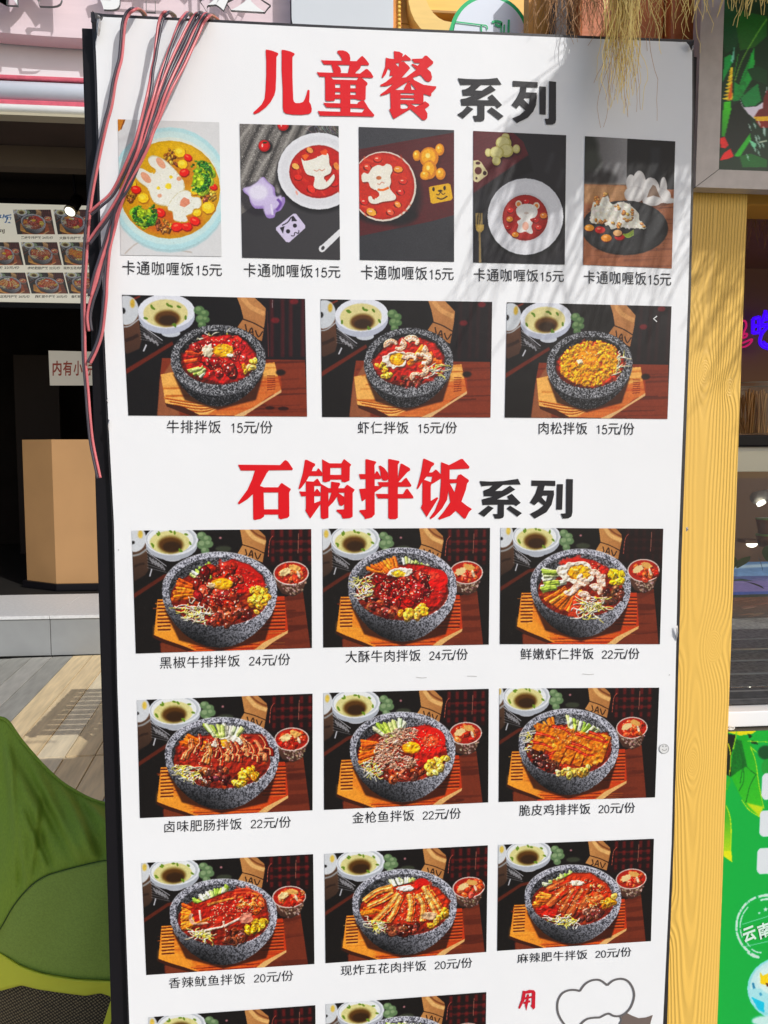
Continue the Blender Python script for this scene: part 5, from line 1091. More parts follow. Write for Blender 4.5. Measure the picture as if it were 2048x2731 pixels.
strip('box_edge', [p-np.array([.012, 0, 0]) for p in re_], re_, .003, .05, M_edge, bd)
# torn corners
rr = random.Random(3); M_foil = mat('crumpled_torn_vinyl', (.55, .53, .52), .25, .4, bump=(120, 1, .002)); M_torn = mat('torn_black_lining', (.02, .018, .02), .5)
def scrap(px, m, y=-.004):
    P = [W(u, v, y-rr.random()*.006) for u, v in px]; c = sum(P)/len(P)+np.array([0, -.004, 0]); return P+[c], [(i, (i+1) % len(P), len(P)) for i in range(len(P))]
mesh('torn_corner', *scrap([(246, 28), (251, 33), (262, 35), (277, 40), (273, 52), (266, 60), (262, 78), (258, 100), (255, 112), (251, 90), (248, 60)], M_torn), M_torn, bd)
mesh('torn_vinyl', *join_vf([scrap([(258, 50), (266, 48), (270, 60), (268, 80), (264, 98), (260, 96), (257, 76)], None, -.007), scrap([(256, 42), (264, 40), (268, 46), (260, 50)], None, -.009)]), M_foil, bd)
mesh('torn_corner', *scrap([(1830, 112), (1850, 108), (1850, 124), (1843, 134), (1838, 122)], None), M_torn, bd); mesh('torn_vinyl', *scrap([(1846, 122), (1850, 120), (1849, 132), (1844, 138)], None, -.007), M_foil, bd)
for q in ([(1829, 1407), (1834, 1405), (1836, 1413), (1830, 1418)], [(1804, 1670), (1807, 1668), (1806, 1700), (1803, 1710)], [(289, 1118), (292, 1120), (291, 1150), (289, 1148)], [(286, 1062), (288, 1062), (288, 1075), (286, 1073)]): mesh('chipped_edge', *scrap(q, None, .0), M_foil, bd)

PHO = {'A1':[(314,318),(584.5,326),(591,684),(322,680)],'A2':[(639,330),(903,336),(907,693),(645.6,687)],'A3':[(956.5,338.4),(1211,347),(1211,698),(959.5,693)],'A4':[(1262,349),(1510,360.5),(1506,705.5),(1262,700)],'A5':[(1560,363),(1801,377),(1791.5,716),(1555,706)],
'B1':[(325,786),(813.6,797),(819,1111),(342,1108)],'B2':[(855,798),(1312.6,805),(1308,1113.5),(859,1112)],'B3':[(1352,806),(1791,817),(1780,1117.4),(1346,1113.5)],
'C1':[(351,1415),(830,1411),(832,1728),(362,1743)],'C2':[(860,1410),(1307,1408),(1303.5,1719),(862,1727)],'C3':[(1335,1407.5),(1769,1410),(1760,1718),(1333,1718)],
'D1':[(365,1867),(833.5,1850),(833.5,2161),(373,2182)],'D2':[(863,1848),(1303.5,1837),(1302,2140),(864,2160)],'D3':[(1332,1836),(1758,1834),(1747,2126.6),(1330,2139)],
'E1':[(377,2301.5),(835,2278),(838.5,2571),(390,2600.6)],'E2':[(865,2277),(1301,2254.5),(1297,2539),(868,2569)],'E3':[(1329,2253),(1744,2237),(1736,2510),(1326,2536)],
'F1':[(395,2713),(841,2681),(843,2962),(407,3000)],'F2':[(869,2678),(1297,2646),(1293,2922),(872,2958)]}
ART = {'A1': ('curry with a rice rabbit', kids_rabbit), 'A2': ('curry with a rice cat', kids_cat), 'A3': ('curry with a rice dog', kids_dog), 'A4': ('curry with a rice bear', kids_bear), 'A5': ('rice animal on a black plate', kids_plate),
 'B1': ('steak stone bowl', lambda: small_bowl(0)), 'B2': ('shrimp stone bowl', lambda: small_bowl(1)), 'B3': ('meat floss stone bowl', lambda: small_bowl(2)),
 'C1': ('pepper beef bowl', 'pepper_beef'), 'C2': ('crisp beef bowl', 'crisp_beef'), 'C3': ('shrimp and vegetable bowl', 'shrimp'), 'D1': ('braised intestine bowl', 'intestine'), 'D2': ('tuna bowl', 'tuna'), 'D3': ('sliced chicken bowl', 'chicken'),
 'E1': ('spicy squid bowl', 'squid'), 'E2': ('fried pork bowl', 'pork'), 'E3': ('spicy beef bowl', 'spicy_beef'), 'F1': ('tuna bowl at the lower left', 'tuna'), 'F2': ('braised bowl at the lower middle', 'intestine')}
for k, q in PHO.items():
    lab, art = ART[k]
    arr = IM[art] if isinstance(art, str) else art()
    P = [W(u, v, -.0008) for u, v in q]
    o = mesh('dish_photo', P, [(3, 2, 1, 0)], print_mat('photo_print_'+k, arr), bd, uv=[(0, 1), (1, 1), (1, 0), (0, 0)]); o['label'] = 'printed photo of a '+lab
G = '元/份'
CAP = [('卡通咖喱饭15元', 326, 694, 732, 592, 703, 736), ('卡通咖喱饭15元', 650, 701, 738, 908, 708, 741), ('卡通咖喱饭15元', 963, 706, 745, 1210, 713, 747), ('卡通咖喱饭15元', 1264, 715, 750, 1504, 720, 752), ('卡通咖喱饭15元', 1557.5, 721, 756, 1790, 727, 762),
 ('牛排拌饭|15元/份', 445, 1120, 1155, 727, 1122, 1156), ('虾仁拌饭|15元/份', 954, 1124, 1157, 1219, 1124, 1156), ('肉松拌饭|15元/份', 1437, 1125, 1158, 1692, 1127, 1160),
 ('黑椒牛排拌饭|24元/份', 426.6, 1752, 1784, 774, 1742, 1774), ('大酥牛肉拌饭|24元/份', 922, 1736, 1768, 1248, 1729, 1760), ('鲜嫩虾仁拌饭|22元/份', 1388.5, 1729, 1760, 1705.7, 1728, 1758),
 ('卤味肥肠拌饭|22元/份', 438.5, 2190, 2221, 776, 2176, 2207), ('金枪鱼拌饭|22元/份', 940, 2166, 2197, 1229.4, 2153.5, 2183.5), ('脆皮鸡排拌饭|20元/份', 1385, 2146.5, 2177, 1694, 2139, 2168),
 ('香辣鱿鱼拌饭|20元/份', 450, 2608, 2637, 782, 2587, 2616), ('现炸五花肉拌饭|20元/份', 909, 2575.6, 2603.5, 1259.5, 2553, 2581), ('麻辣肥牛拌饭|20元/份', 1380, 2543.6, 2569.6, 1684, 2525, 2551)]
for s, xl, a0, a1, xr, b0, b1 in CAP:
    s = s.replace('|', '   ')
    caption_in(s, [W(xl, a0, -.0009), W(xr, b0, -.0009), W(xr, b1, -.0009), W(xl, a1, -.0009)], M_blackp, bd)
HM = {'red': M_red, 'black': M_blackp, 'crimson': M_crim}
for key, ((ox, oy, sc), colr, chars) in GLYPHS.items():
    for nm, shapes in chars.items():
        V, Fc = [], []
        for si, (outer, holes) in enumerate(shapes):
            loops = [outer]+holes; base = len(V); fl = []
            for lp in loops:
                for (u, v) in lp: fl.append(W(ox+u/sc, oy+v/sc, -.0009-.00004*si))
            tris = tessellate_polygon([[Vector((u, -v, 0)) for u, v in lp] for lp in loops])
            V += fl; Fc += [tuple(i+base for i in t) for t in tris]
        # faces towards the viewer
        o = mesh('heading_character' if key != 'Y' else 'printed_character', V, Fc, HM[colr], bd)
# chef hat drawing
E3 = lambda u, v, y=-.0009: W(1260+u/2.765, 2200+v/2.765, y)
hat = [(700, 1500), (650, 1430), (628, 1370), (630, 1300), (660, 1245), (710, 1220), (760, 1218), (792, 1226), (830, 1175), (880, 1147), (940, 1145), (995, 1183), (1040, 1147), (1100, 1135), (1150, 1155), (1185, 1210), (1192, 1270), (1170, 1340), (1130, 1388), (1085, 1410), (1040, 1408), (1000, 1392), (940, 1420), (850, 1430), (790, 1480), (760, 1540)]
def ribbon(pts, w, y=-.0009, f=E3):
    p = np.array(pts, float); d = np.gradient(p, axis=0); nn = np.c_[-d[:, 1], d[:, 0]]/np.hypot(d[:, 0], d[:, 1])[:, None]
    V = [f(*q, y) for q in p+nn*w/2]+[f(*q, y) for q in p-nn*w/2]; n = len(p)
    return V, [(i, i+1, i+1+n, i+n) for i in range(n-1)]
mesh('chef_hat_outline', *join_vf([ribbon(spline(hat[:8], 4), 15), ribbon(spline(hat[7:12], 4), 15, -.00095), ribbon(spline(hat[11:23], 4), 15, -.001), ribbon(spline(hat[22:], 4), 15, -.00105), ribbon([(1088, 1408), (1100, 1440), (1085, 1468), (1082, 1500)], 12, -.0011)]), M_grayp, bd)
prism_pts = [(1100, 1405), (1140, 1388), (1180, 1408), (1225, 1425), (1280, 1420), (1330, 1402), (1315, 1450), (1300, 1530), (1090, 1530), (1095, 1450)]
t3 = tessellate_polygon([[Vector((u, -v, 0)) for u, v in prism_pts]]); mesh('chef_hat_brim', [E3(u, v, -.00085) for u, v in prism_pts], [tuple(t) for t in t3], vinyl_nodes(mat('taupe_print', lin((112, 98, 92)), .34)), bd)
# smiley sticker and a nick in the vinyl
def ring(cx, cy, r, w, y, n=24, a0=0, a1=2*PI): return ribbon([(cx+r*math.cos(t), cy+r*math.sin(t)) for t in np.linspace(a0, a1, n)], w, y, lambda u, v, yy: W(u, v, yy))
st = bpy.data.objects.new('sticker', None)
M_stk = mat('clear_sticker', (.72, .72, .71), .2); M_stkl = mat('sticker_line', (.28, .28, .28), .4)
disc = [W(1771+13*math.cos(t), 1997+13*math.sin(t), -.0008) for t in np.linspace(0, 2*PI, 24, endpoint=False)]
mesh('smiley_sticker', disc, [tuple(range(24))[::-1]], M_stk, bd)
mesh('smiley_face', *join_vf([ring(1771, 1997, 12.5, 1.2, -.0011), ring(1772, 1995, 6.5, 1.6, -.0011, 10, .3, 2.7), ring(1768, 1990, 1.2, 1.6, -.0011, 8), ring(1776, 1990, 1.2, 1.6, -.0011, 8)]), M_stkl, bd)
mesh('vinyl_nick', *join_vf([ribbon([(1752, 843), (1743, 850), (1752, 858)], 3, -.0011, lambda u, v, yy: W(u, v, yy))]), M_stk, bd)
M_scuff = mat('grey_scuff', (.50, .49, .48), .5)
for q, w_ in (([(1110, 1806), (1125, 1808), (1138, 1807)], 1.6), ([(1246, 1803), (1262, 1803), (1272, 1804)], 1.4), ([(1553, 1797), (1570, 1799), (1584, 1798)], 1.4), ([(1784, 1800), (1787, 1800)], 3), ([(315, 1465), (317, 1468)], 3)): mesh('scuff_mark', *ribbon(q, w_, -.0008, lambda u, v, yy: W(u, v, yy)), M_scuff, bd)

# ================================================================ twin cables over the top left corner
PROF = [(0, 60, 150, 250, 400, 480, 620, 1300), (-.017, -.017, -.017, -.018, -.016, -.012, -.010, -.010)], [(0, 60, 150, 250, 400, 480, 620, 1300), (-.020, -.022, -.030, -.042, -.046, -.036, -.016, -.014)]
def Y_of(v, u, k=1):
    return float(np.interp(v, *PROF[k]))
def cable(front, back, label, seed, sgn=1, tw=2.2):
    rr = random.Random(seed)
    path = []
    for (u, v), Y in back: path.append(W(u, v, Y))
    for i, (u, v) in enumerate(front): path.append(W(u, v, Y_of(v, u, 0 if seed == 1 else 1)))
    S = spline(path, 6); n = len(S)
    d = np.gradient(S, axis=0); d /= np.linalg.norm(d, axis=1)[:, None]
    side = np.cross(d, (0, 1, 0)); side /= np.linalg.norm(side, axis=1)[:, None]+1e-9
    ph = np.array([math.sin(i/n*PI*tw+seed)*.5+math.sin(i/n*PI*tw*2.3+seed*2)*.35 for i in range(n)])
    r = .0018; a = S+(side*np.cos(ph)[:, None]*sgn+np.array([0, -1, 0])*np.sin(ph)[:, None])*r*1.02; b = S-(side*np.cos(ph)[:, None]*sgn+np.array([0, -1, 0])*np.sin(ph)[:, None])*r*1.02
    t = thing('twin_cable', S[n//2], label, 'cable', 'thin red and black twin cables draped over the board')
    mesh('red_strand', *tube_vf(a, r, 8), M_pink, t, True); mesh('black_strand', *tube_vf(b, r, 8), M_wire, t, True)
cable([(357,24),(341,36),(331,58),(327,89),(325,116),(321,156),(312,190),(304,223),(295,279),(283,323),(270,379),(257,443),(245,506),(236,570),(230,640),(226,703),(222,788),(223,873),(225,958),(232,1042),(237,1110),(244,1178),(256,1239),(264,1275)], [((388, 60), .07), ((386, 41), .04), ((373, 27), 0.015)], 'leftmost red and black twin cable, hanging longest down the black side of the board', 1, 1)
cable([(444,33),(433,45),(426,67),(422,94),(417,125),(413,156),(406,190),(402,223),(396,256),(388,290),(378,330),(364,380),(345,425),(325,470),(298,518),(268,546),(240,570)], [((466, 60), .07), ((464, 43), .04), ((454, 34), .015)], 'second twin cable from the left, arching alone over the top edge', 2, -1)
cable([(491,45),(478,67),(462,107),(449,143),(433,190),(422,227),(411,268),(397,312),(384,357),(371,405),(350,456),(333,498),(308,545),(282,585),(258,618),(236,649)], [((516, 60), .07), ((512, 42), .035), ((503, 34), .012)], 'first cable of the right hand bundle, crossing the black side highest', 3, -1)
cable([(529,35),(518,45),(502,74),(486,107),(471,138),(453,178),(437,219),(424,256),(413,294),(402,335),(388,379),(370,430),(350,480),(328,520),(308,550),(298,602),(289,653),(274,703),(261,754),(244,805),(237,846),(241,883)], [((548, 64), .07), ((545, 46), .035), ((538, 36), .012)], 'middle cable of the right hand bundle, ending in a short loop on the side', 4, -1, 3)
cable([(553,42),(538,62),(524,94),(506,134),(489,172),(471,207),(453,241),(437,279),(422,317),(406,352),(391,393),(362,450),(335,500),(315,561),(302,612),(290,663),(283,737),(281,788),(276,839),(269,890),(254,934),(237,968)], [((585, 66), .07), ((578, 49), .035), ((564, 40), .012)], 'rightmost cable of the bundle, bowing outward over the board edge', 5, 1, 1.6)
cable([(541,38),(530,56),(513,84),(497,120),(480,155),(462,192),(445,230),(430,268),(418,305),(403,343),(390,386),(366,440),(342,490),(320,540),(296,600),(284,640),(268,690),(252,740),(240,790)], [((568, 64), .07), ((562, 47), .035), ((552, 38), .012)], 'twin cable lying in the bundle between the middle and rightmost ones', 7, 1, 2)

# ================================================================ yellow wooden post
def wood_height(w=220, h=2600, seed=2):
    X, Zz = np.meshgrid(np.linspace(0, .12, w), np.linspace(0, 2.6, h))
    rs = np.random.RandomState(seed)
    def wob(z, f, a, s): return sum(a/(k+1)*np.sin(f*(k+1)*z+s*3.1*(k+1)) for k in range(3))
    xc = .064+wob(Zz, 1.7, .010, 1)+wob(Zz, 6, .0025, 2)
    depth = .020+.016*np.sin(2.1*Zz+.8)+.007*np.sin(5.3*Zz)
    dx = X-xc
    R = np.sqrt(dx**2+depth**2*.8)
    knots = [(.086, 1.19, .017), (.008, 1.20, .012), (.052, 1.00, .013), (.052, 1.62, .012), (.10, 1.60, .009), (.012, .74, .011), (.02, 1.74, .012)]
    kr = np.zeros_like(X); km = np.zeros_like(X)
    for kx, kz, kk in knots:
        ddx, ddz = X-kx, (Zz-kz)*.62; r = np.sqrt(ddx**2+ddz**2)
        g = np.exp(-(r/(kk*1.9))**2); R = R+g*kk*1.5*np.sign(kx-.055+1e-6)*.8
        m = np.clip(1-(r/kk), 0, 1); inside = r < kk
        kr = np.where(inside, r, kr); km = np.where(inside, 1, km)
    ph = R*430*(1+.1*np.sin(Zz*3))+.5*np.sin(Zz*40+X*100)*.3
    s = np.sin(2*PI*ph*.62/1.0*.72)
    H = np.sign(s)*np.abs(s)**.7
    ring = np.sin(kr*2*PI/.0028)*.45
    H = np.where(km > 0, ring, H)
    fade = np.clip(.55+.6*np.sin(Zz*2.7+X*25)+.35, .25, 1)
    H = H*fade
    H += rs.randn(*H.shape)*.05
    return (H*.5+.5)[::-1].astype(np.float32)
Hh = wood_height()
him = make_image('post_grain', np.repeat(Hh[..., None], 3, 2), True)
M_post = bpy.data.materials.new('yellow_painted_pine'); M_post.use_nodes = True
N, Lk = M_post.node_tree.nodes, M_post.node_tree.links; b_ = N['Principled BSDF']; t_ = N.new('ShaderNodeTexImage'); t_.image = him; bp_ = N.new('ShaderNodeBump'); bp_.inputs['Strength'].default_value = 1; bp_.inputs['Distance'].default_value = .0008
Lk.new(t_.outputs[0], bp_.inputs['Height']); Lk.new(bp_.outputs[0], b_.inputs['Normal']); cr_ = N.new('ShaderNodeMapRange'); cr_.inputs[3].default_value = .90; cr_.inputs[4].default_value = 1.04; Lk.new(t_.outputs[0], cr_.inputs[0])
sv_ = N.new('ShaderNodeVectorMath'); sv_.operation = 'SCALE'; sv_.inputs[0].default_value = lin((236, 190, 88)); Lk.new(cr_.outputs[0], sv_.inputs['Scale']); Lk.new(sv_.outputs[0], b_.inputs['Base Color']); b_.inputs['Roughness'].default_value = .5
PH = float(W(1900, 480, .10)[2]); PX0, PX1, PY0 = .560, float(W(1967, 1240, .10)[0]), .10
M_pine = mat('yellow_pine_side', lin((226, 168, 60)), .55, var=(6, .1), bump=(30, .6, .001), stretch=(10, 10, .8))
post = thing('wooden_post', ((PX0+PX1)/2, PY0+.05, 0), 'yellow painted pine post with raised grain and knots right of the menu board', 'post')
mesh('front_face', [(PX0, PY0, PH), (PX1, PY0, PH), (PX1, PY0, 0), (PX0, PY0, 0)], [(3, 2, 1, 0)], M_post, post, uv=[(0, PH/2.6), (1, PH/2.6), (1, 0), (0, 0)])
mesh('post_core', *box_vf((PX0, PY0+.0005, 0), (PX1, PY0+.1, PH)), M_pine, post)

# ================================================================ snack stall to the right
stall = thing('snack_stall', (1.2, .6, 0), 'wooden snack stall with a glass display and yellow frame', 'stall')
M_orange = mat('orange_stained_board', lin((196, 104, 48)), .5, var=(4, .15), bump=(20, .5, .001), stretch=(.8, 1, 10)); M_ybeam = mat('yellow_pine_beam', lin((224, 166, 62)), .55, var=(5, .12), bump=(20, .6, .001), stretch=(.8, 1, 14))
M_wallb = mat('brown_inner_wall', lin((168, 124, 92)), .6, var=(2, .08)); M_cream2 = mat('cream_panel', lin((190, 184, 168)), .45)
zb0, zb1 = float(W(1995, 545, .22)[2]), float(W(1995, 497, .22)[2])
box('beam', (PX1-.02, .22, zb0), (3.0, .30, zb1+.1), M_ybeam, stall, .003)
box('inner_wall', (.66, 1.25, .5), (3.2, 1.3, 2.06), M_wallb, stall); box('side_wall', (.66, .32, 1.05), (.69, 1.24, 2.06), M_wallb, stall); box('side_wall', (3.16, .2, .0), (3.2, 1.24, 2.06), M_wallb, stall)
box('ceiling', (.66, .31, 2.061), (3.2, 1.3, 2.09), M_wallb, stall)
# counter front, white top, poster
zc0, zc1 = float(W(1940, 1939, .13)[2]), float(W(1940, 1898, .13)[2])
box('counter_body', (.70, .15, 0), (3.1, .9, zc0-.004), mat('counter_board', (.3, .22, .14), .6), stall)
box('counter_top', (PX1+.002, .128, zc0), (3.1, .92, zc1), mat('white_counter_top', (.86, .86, .86), .3), stall, .002)
box('timber_edge', (float(W(1932, 2300, .12)[0])-.012, .118, 0), (float(W(1932, 2300, .12)[0])-.003, .15, zc0-.002), mat('brown_batten', lin((170, 130, 96)), .6), stall)
# glass display case
case = thing('display_case', (1.3, .5, zc1), 'black framed glass display case standing on the white counter', 'display case')
zf = zc1+.004; yb = float(CAM[1]+(1.5-zf-.02)/((1660-1203)/F_PX)) ; yb = max(.6, min(1.2, yb))
xl = float(W(1937, 1895, .16)[0])
M_blk = mat('black_plastic_rail', (.03, .03, .034), .35, var=(60, .4)); M_floor = mat('speckled_case_floor', (.30, .285, .27), .45, var=(120, .5), bump=(60, .5, .001)); M_chrome = mat('bright_rod', (.6, .62, .62), .25, .6)
box('rail', (xl, .16, zf), (3.0, .185, zf+.022), M_blk, case, .003); box('rail', (xl, .186, zf), (xl+.022, yb, zf+.022), M_blk, case, .003); box('rail_lip', (xl-.004, .152, zf), (3.0, .159, zf+.009), M_blk, case, .001)
box('case_floor', (xl+.022, .187, zf), (3.0, yb, zf+.006), M_floor, case)
for v, r in ((1838, .0018), (1799, .0018), (1767, .0035), (1737, .001)):
    yy = CAM[1]+(1.5-zf-.012)/((v-1203)/F_PX)
    mesh('rod', *tube_vf([(xl+.02, yy, zf+.012), (3.0, yy, zf+.012)], r, 8), M_chrome if v == 1767 else mat('dull_rod', (.6, .62, .62), .4), case, True)
def lavender():
    c = Canvas(300, 240, [(1930, 1500), (2330, 1500), (2330, 1760), (1930, 1760)], (90, 96, 140), 3)
    c.poly([(1900, 1480), (2400, 1480), (2400, 1560), (1900, 1570)], (98, 128, 168), gr=((120, 150, 190), 'v')); c.line([(1930, 1556), (2000, 1545), (2060, 1530), (2300, 1500)], 14, (176, 196, 214), soft=4)
    c.poly([(1900, 1560), (2000, 1566), (2080, 1585), (2400, 1590), (2400, 1640), (1900, 1640)], (122, 108, 154)); 
    for k in range(50): x = 1930+c.r.rand()*380; y = 1572+c.r.rand()*50; c.line([(x, y), (x+14, y+3), (x+26, y)], 3, (96, 84, 134) if k % 2 else (146, 128, 170), soft=1, alpha=.6)
    c.poly([(1900, 1622), (2000, 1626), (2100, 1638), (2400, 1636), (2400, 1662), (1900, 1662)], (70, 84, 146), soft=2); c.poly([(1900, 1655), (2060, 1652), (2400, 1648), (2400, 1668), (1900, 1672)], (44, 50, 40), soft=2)
    c.poly([(1900, 1666), (2400, 1660), (2400, 1770), (1900, 1770)], (104, 66, 46), .2, gr=((70, 56, 48), 'v'))
    for k in range(120): x = 1930+c.r.rand()*380; y = 1668+c.r.rand()*90; c.line([(x, y+3), (x+8, y), (x+16, y-4)], 2, c.jit((132, 88, 62), 24), alpha=.6)
    return c.finish()
Q = [W(1890, 1500, yb-.004), W(2330, 1500, yb-.004)]; zlo = zf+.007
mesh('picture_backing', [(xl, yb-.004, Q[0][2]), (3.0, yb-.004, Q[0][2]), (3.0, yb-.004, zlo), (xl, yb-.004, zlo)], [(3, 2, 1, 0)], print_mat('lavender_print', lavender(), .8, .4, False, .35), case, uv=[(0, 1), (3, 1), (3, 0), (0, 0)])  # print given a glow of its own to brighten it inside the case
gm = bpy.data.materials.new('display_glass'); gm.use_nodes = True; gn, gl = gm.node_tree.nodes, gm.node_tree.links; gn.remove(gn['Principled BSDF'])
tr = gn.new('ShaderNodeBsdfTransparent'); tr.inputs[0].default_value = (.96, .98, .97, 1); gg = gn.new('ShaderNodeBsdfGlossy'); gg.inputs['Roughness'].default_value = .02; fr = gn.new('ShaderNodeFresnel'); fr.inputs[0].default_value = 1.45; mxs = gn.new('ShaderNodeMixShader')
gl.new(fr.outputs[0], mxs.inputs[0]); gl.new(tr.outputs[0], mxs.inputs[1]); gl.new(gg.outputs[0], mxs.inputs[2]); gl.new(mxs.outputs[0], gn['Material Output'].inputs[0])
box('glass_pane', (xl+.004, .168, zf+.023), (3.0, .173, 1.50), gm, case)
# things behind the glass
def leaf_vf(P, d, L, w, up=(0, 0, 1), n=6, curl=.25):
    d = np.array(d, float); d /= np.linalg.norm(d); s = np.cross(d, up); s /= np.linalg.norm(s)+1e-9; V = []; Fc = []
    for i in range(n+1):
        t = i/n; c = np.array(P)+d*L*t-np.array([0, 0, curl*L*t*t]); ww = w*math.sin(PI*min(.98, t*.95+.05))
        V += [c-s*ww, c+np.array([0, 0, -.15*ww]), c+s*ww]
    for i in range(n):
        for j in range(2): Fc.append((i*3+j, i*3+j+1, i*3+j+4, i*3+j+3))
    return V, Fc
plant = thing('potted_leaves', W(1975, 1520, .72), 'small green leafy plant behind the display picture', 'plant')
M_leaf = mat('yellow_green_leaf', (.10, .15, .02), .5, var=(10, .2)); M_leafd = mat('dark_green_leaf', (.03, .05, .02), .5)
for k, (u, v, dx, dz, m) in enumerate(((1945, 1500, .2, .9, 0), (1965, 1490, .7, .8, 0), (2035, 1500, -.2, .9, 1), (1985, 1525, .8, -.1, 1), (2010, 1525, -.8, .2, 1), (2045, 1470, .2, .9, 0), (1960, 1530, -.5, .2, 1))):
    mesh('leaf', *leaf_vf(W(u, v+25, .70), (dx, .1, dz), .055, .017), (M_leaf, M_leafd)[m], plant, True)
mesh('pot', *tube_vf([(float(W(2048, 1540, .77)[0])+.03, .76, zf+.02), (float(W(2048, 1540, .77)[0])+.03, .76, float(W(1990, 1520, .74)[2]))], .02, 14, .028), mat('terracotta', (.2, .08, .05), .6), plant, True)
cups = thing('green_cup_stack', W(2048, 1500, .78), 'stack of green and orange paper cups beside the leaves', 'cups')
for k, (v0, v1) in enumerate(((1385, 1422), (1428, 1456))):
    c_ = W(2050, v1, .80); t_ = W(2050, v0, .80); mesh('cup', *tube_vf([c_, t_], .024, 18, .030), mat('orange_green_cup', (.28, .09, .03), .5, var=(30, .6)), cups, True); mesh('cup_rim', *tube_vf([t_, t_+np.array([0, 0, .003])], .031, 18), mat('lime_rim', (.35, .5, .10), .4), cups, True)
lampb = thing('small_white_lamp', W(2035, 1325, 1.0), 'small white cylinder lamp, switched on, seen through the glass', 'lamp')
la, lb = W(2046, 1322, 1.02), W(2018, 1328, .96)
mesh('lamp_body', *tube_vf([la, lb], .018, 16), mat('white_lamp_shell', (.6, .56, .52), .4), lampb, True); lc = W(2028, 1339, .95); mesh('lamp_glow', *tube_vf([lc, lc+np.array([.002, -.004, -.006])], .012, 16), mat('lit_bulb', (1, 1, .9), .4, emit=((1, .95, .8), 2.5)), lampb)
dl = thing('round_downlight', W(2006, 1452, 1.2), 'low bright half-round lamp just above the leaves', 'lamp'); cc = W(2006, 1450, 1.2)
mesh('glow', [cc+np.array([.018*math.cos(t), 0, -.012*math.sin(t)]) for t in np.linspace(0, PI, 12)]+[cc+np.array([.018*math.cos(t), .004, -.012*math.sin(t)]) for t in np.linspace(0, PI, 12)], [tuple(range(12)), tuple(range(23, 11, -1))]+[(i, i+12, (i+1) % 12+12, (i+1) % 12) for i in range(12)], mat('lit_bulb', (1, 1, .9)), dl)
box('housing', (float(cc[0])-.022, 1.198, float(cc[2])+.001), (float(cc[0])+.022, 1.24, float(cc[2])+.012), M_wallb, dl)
# shelf with skewers
zsA, zsB, zsC = [float(W(1990, v, .5)[2]) for v in (1258, 1192, 1160)]
shelf = thing('back_shelf', (1.3, .5, zsA), 'black shelf rail over a cream strip under the skewers', 'shelf')
box('cream_strip', (.66, .50, zsA), (3.0, .53, zsB-.001), mat('cream_light_strip', (.46, .44, .38), .4, emit=((.5, .47, .38), .22)), shelf, .002); box('rail', (.66, .48, zsB), (3.0, .62, zsC), M_black, shelf, .004)
jar = thing('skewer_jar', (float(W(2010, 1155, .56)[0]), .56, zsC), 'clear jar packed with thin bamboo skewers on the black shelf', 'jar')
M_bam = mat('bamboo', lin((206, 150, 88)), .6, var=(20, .2)); jx, jy = float(W(2012, 1155, .56)[0]), .56; rj = .062; zt = float(W(2010, 1025, .56)[2])
rs = random.Random(8)
for k in range(44):
    a = rs.uniform(0, 6.28); r0 = rs.uniform(0, rj*.8); tx, ty = rs.uniform(-.014, .014), rs.uniform(-.01, .01); hh = rs.uniform(.085, .1)
    mesh('skewer', *tube_vf([(jx+r0*math.cos(a), jy+r0*math.sin(a), zsC+.005), (jx+r0*math.cos(a)+tx, jy+r0*math.sin(a)+ty, zsC+hh)], .0017, 5), M_bam, jar)
mesh('jar_wall', *tube_vf([(jx, jy, zsC+.001), (jx, jy, zt)], rj, 28, cap=False), gm, jar, True); mesh('jar_rim', *tube_vf([(jx+rj*math.cos(t), jy+rj*math.sin(t), zt) for t in np.linspace(0, 2*PI, 30, endpoint=False)], .0015, 6, closed=True), mat('clear_rim', (.4, .33, .24), .2), jar, True)
box('jar_label', (jx-.004, jy-rj-.003, zsC+.03), (jx+.012, jy-rj-.001, zsC+.045), mat('green_label', (.04, .2, .08), .5), jar)
# neon lettering
def neon(nm, strokes, m, lab, r=.004, Y=1.18):
    t = thing(nm, W(*strokes[0][0], Y), lab, 'neon sign')
    for s_ in strokes: mesh('neon_tube', *tube_vf(spline([W(u, v, Y) for u, v in s_], 4), r, 8), m, t, True)
M_nb = mat('blue_neon', (.05, .02, .9), .4, emit=((.06, .0, 1.0), .9)); M_np = mat('pink_neon', (.4, .02, .1), .4, emit=((.55, .01, .12), .8))
neon('blue_neon_character', [[(2008, 850), (2008, 890)], [(2009, 850), (2024, 846)], [(2009, 870), (2024, 868)], [(2009, 888), (2026, 886)], [(2024, 843), (2025, 887)], [(2030, 860), (2040, 850)], [(2042, 828), (2036, 850), (2030, 866)], [(2036, 843), (2052, 838), (2070, 840)], [(2040, 852), (2060, 850)], [(2030, 870), (2044, 866), (2060, 868)], [(2052, 868), (2035, 885), (2027, 905), (2030, 920), (2045, 928), (2070, 930)], [(2034, 912), (2044, 920), (2060, 922)]], M_nb, 'blue neon character on the brown wall inside the stall', .0055)
neon('pink_neon_character', [[(1982, 855), (1988, 858), (1990, 870), (1984, 885), (1980, 900)], [(1980, 892), (1992, 890), (1990, 898), (1980, 902)], [(1980, 915), (1996, 908), (2006, 905), (2000, 916), (1988, 924), (1978, 926)]], M_np, 'dim pink neon strokes between the post and the blue neon character', .003)

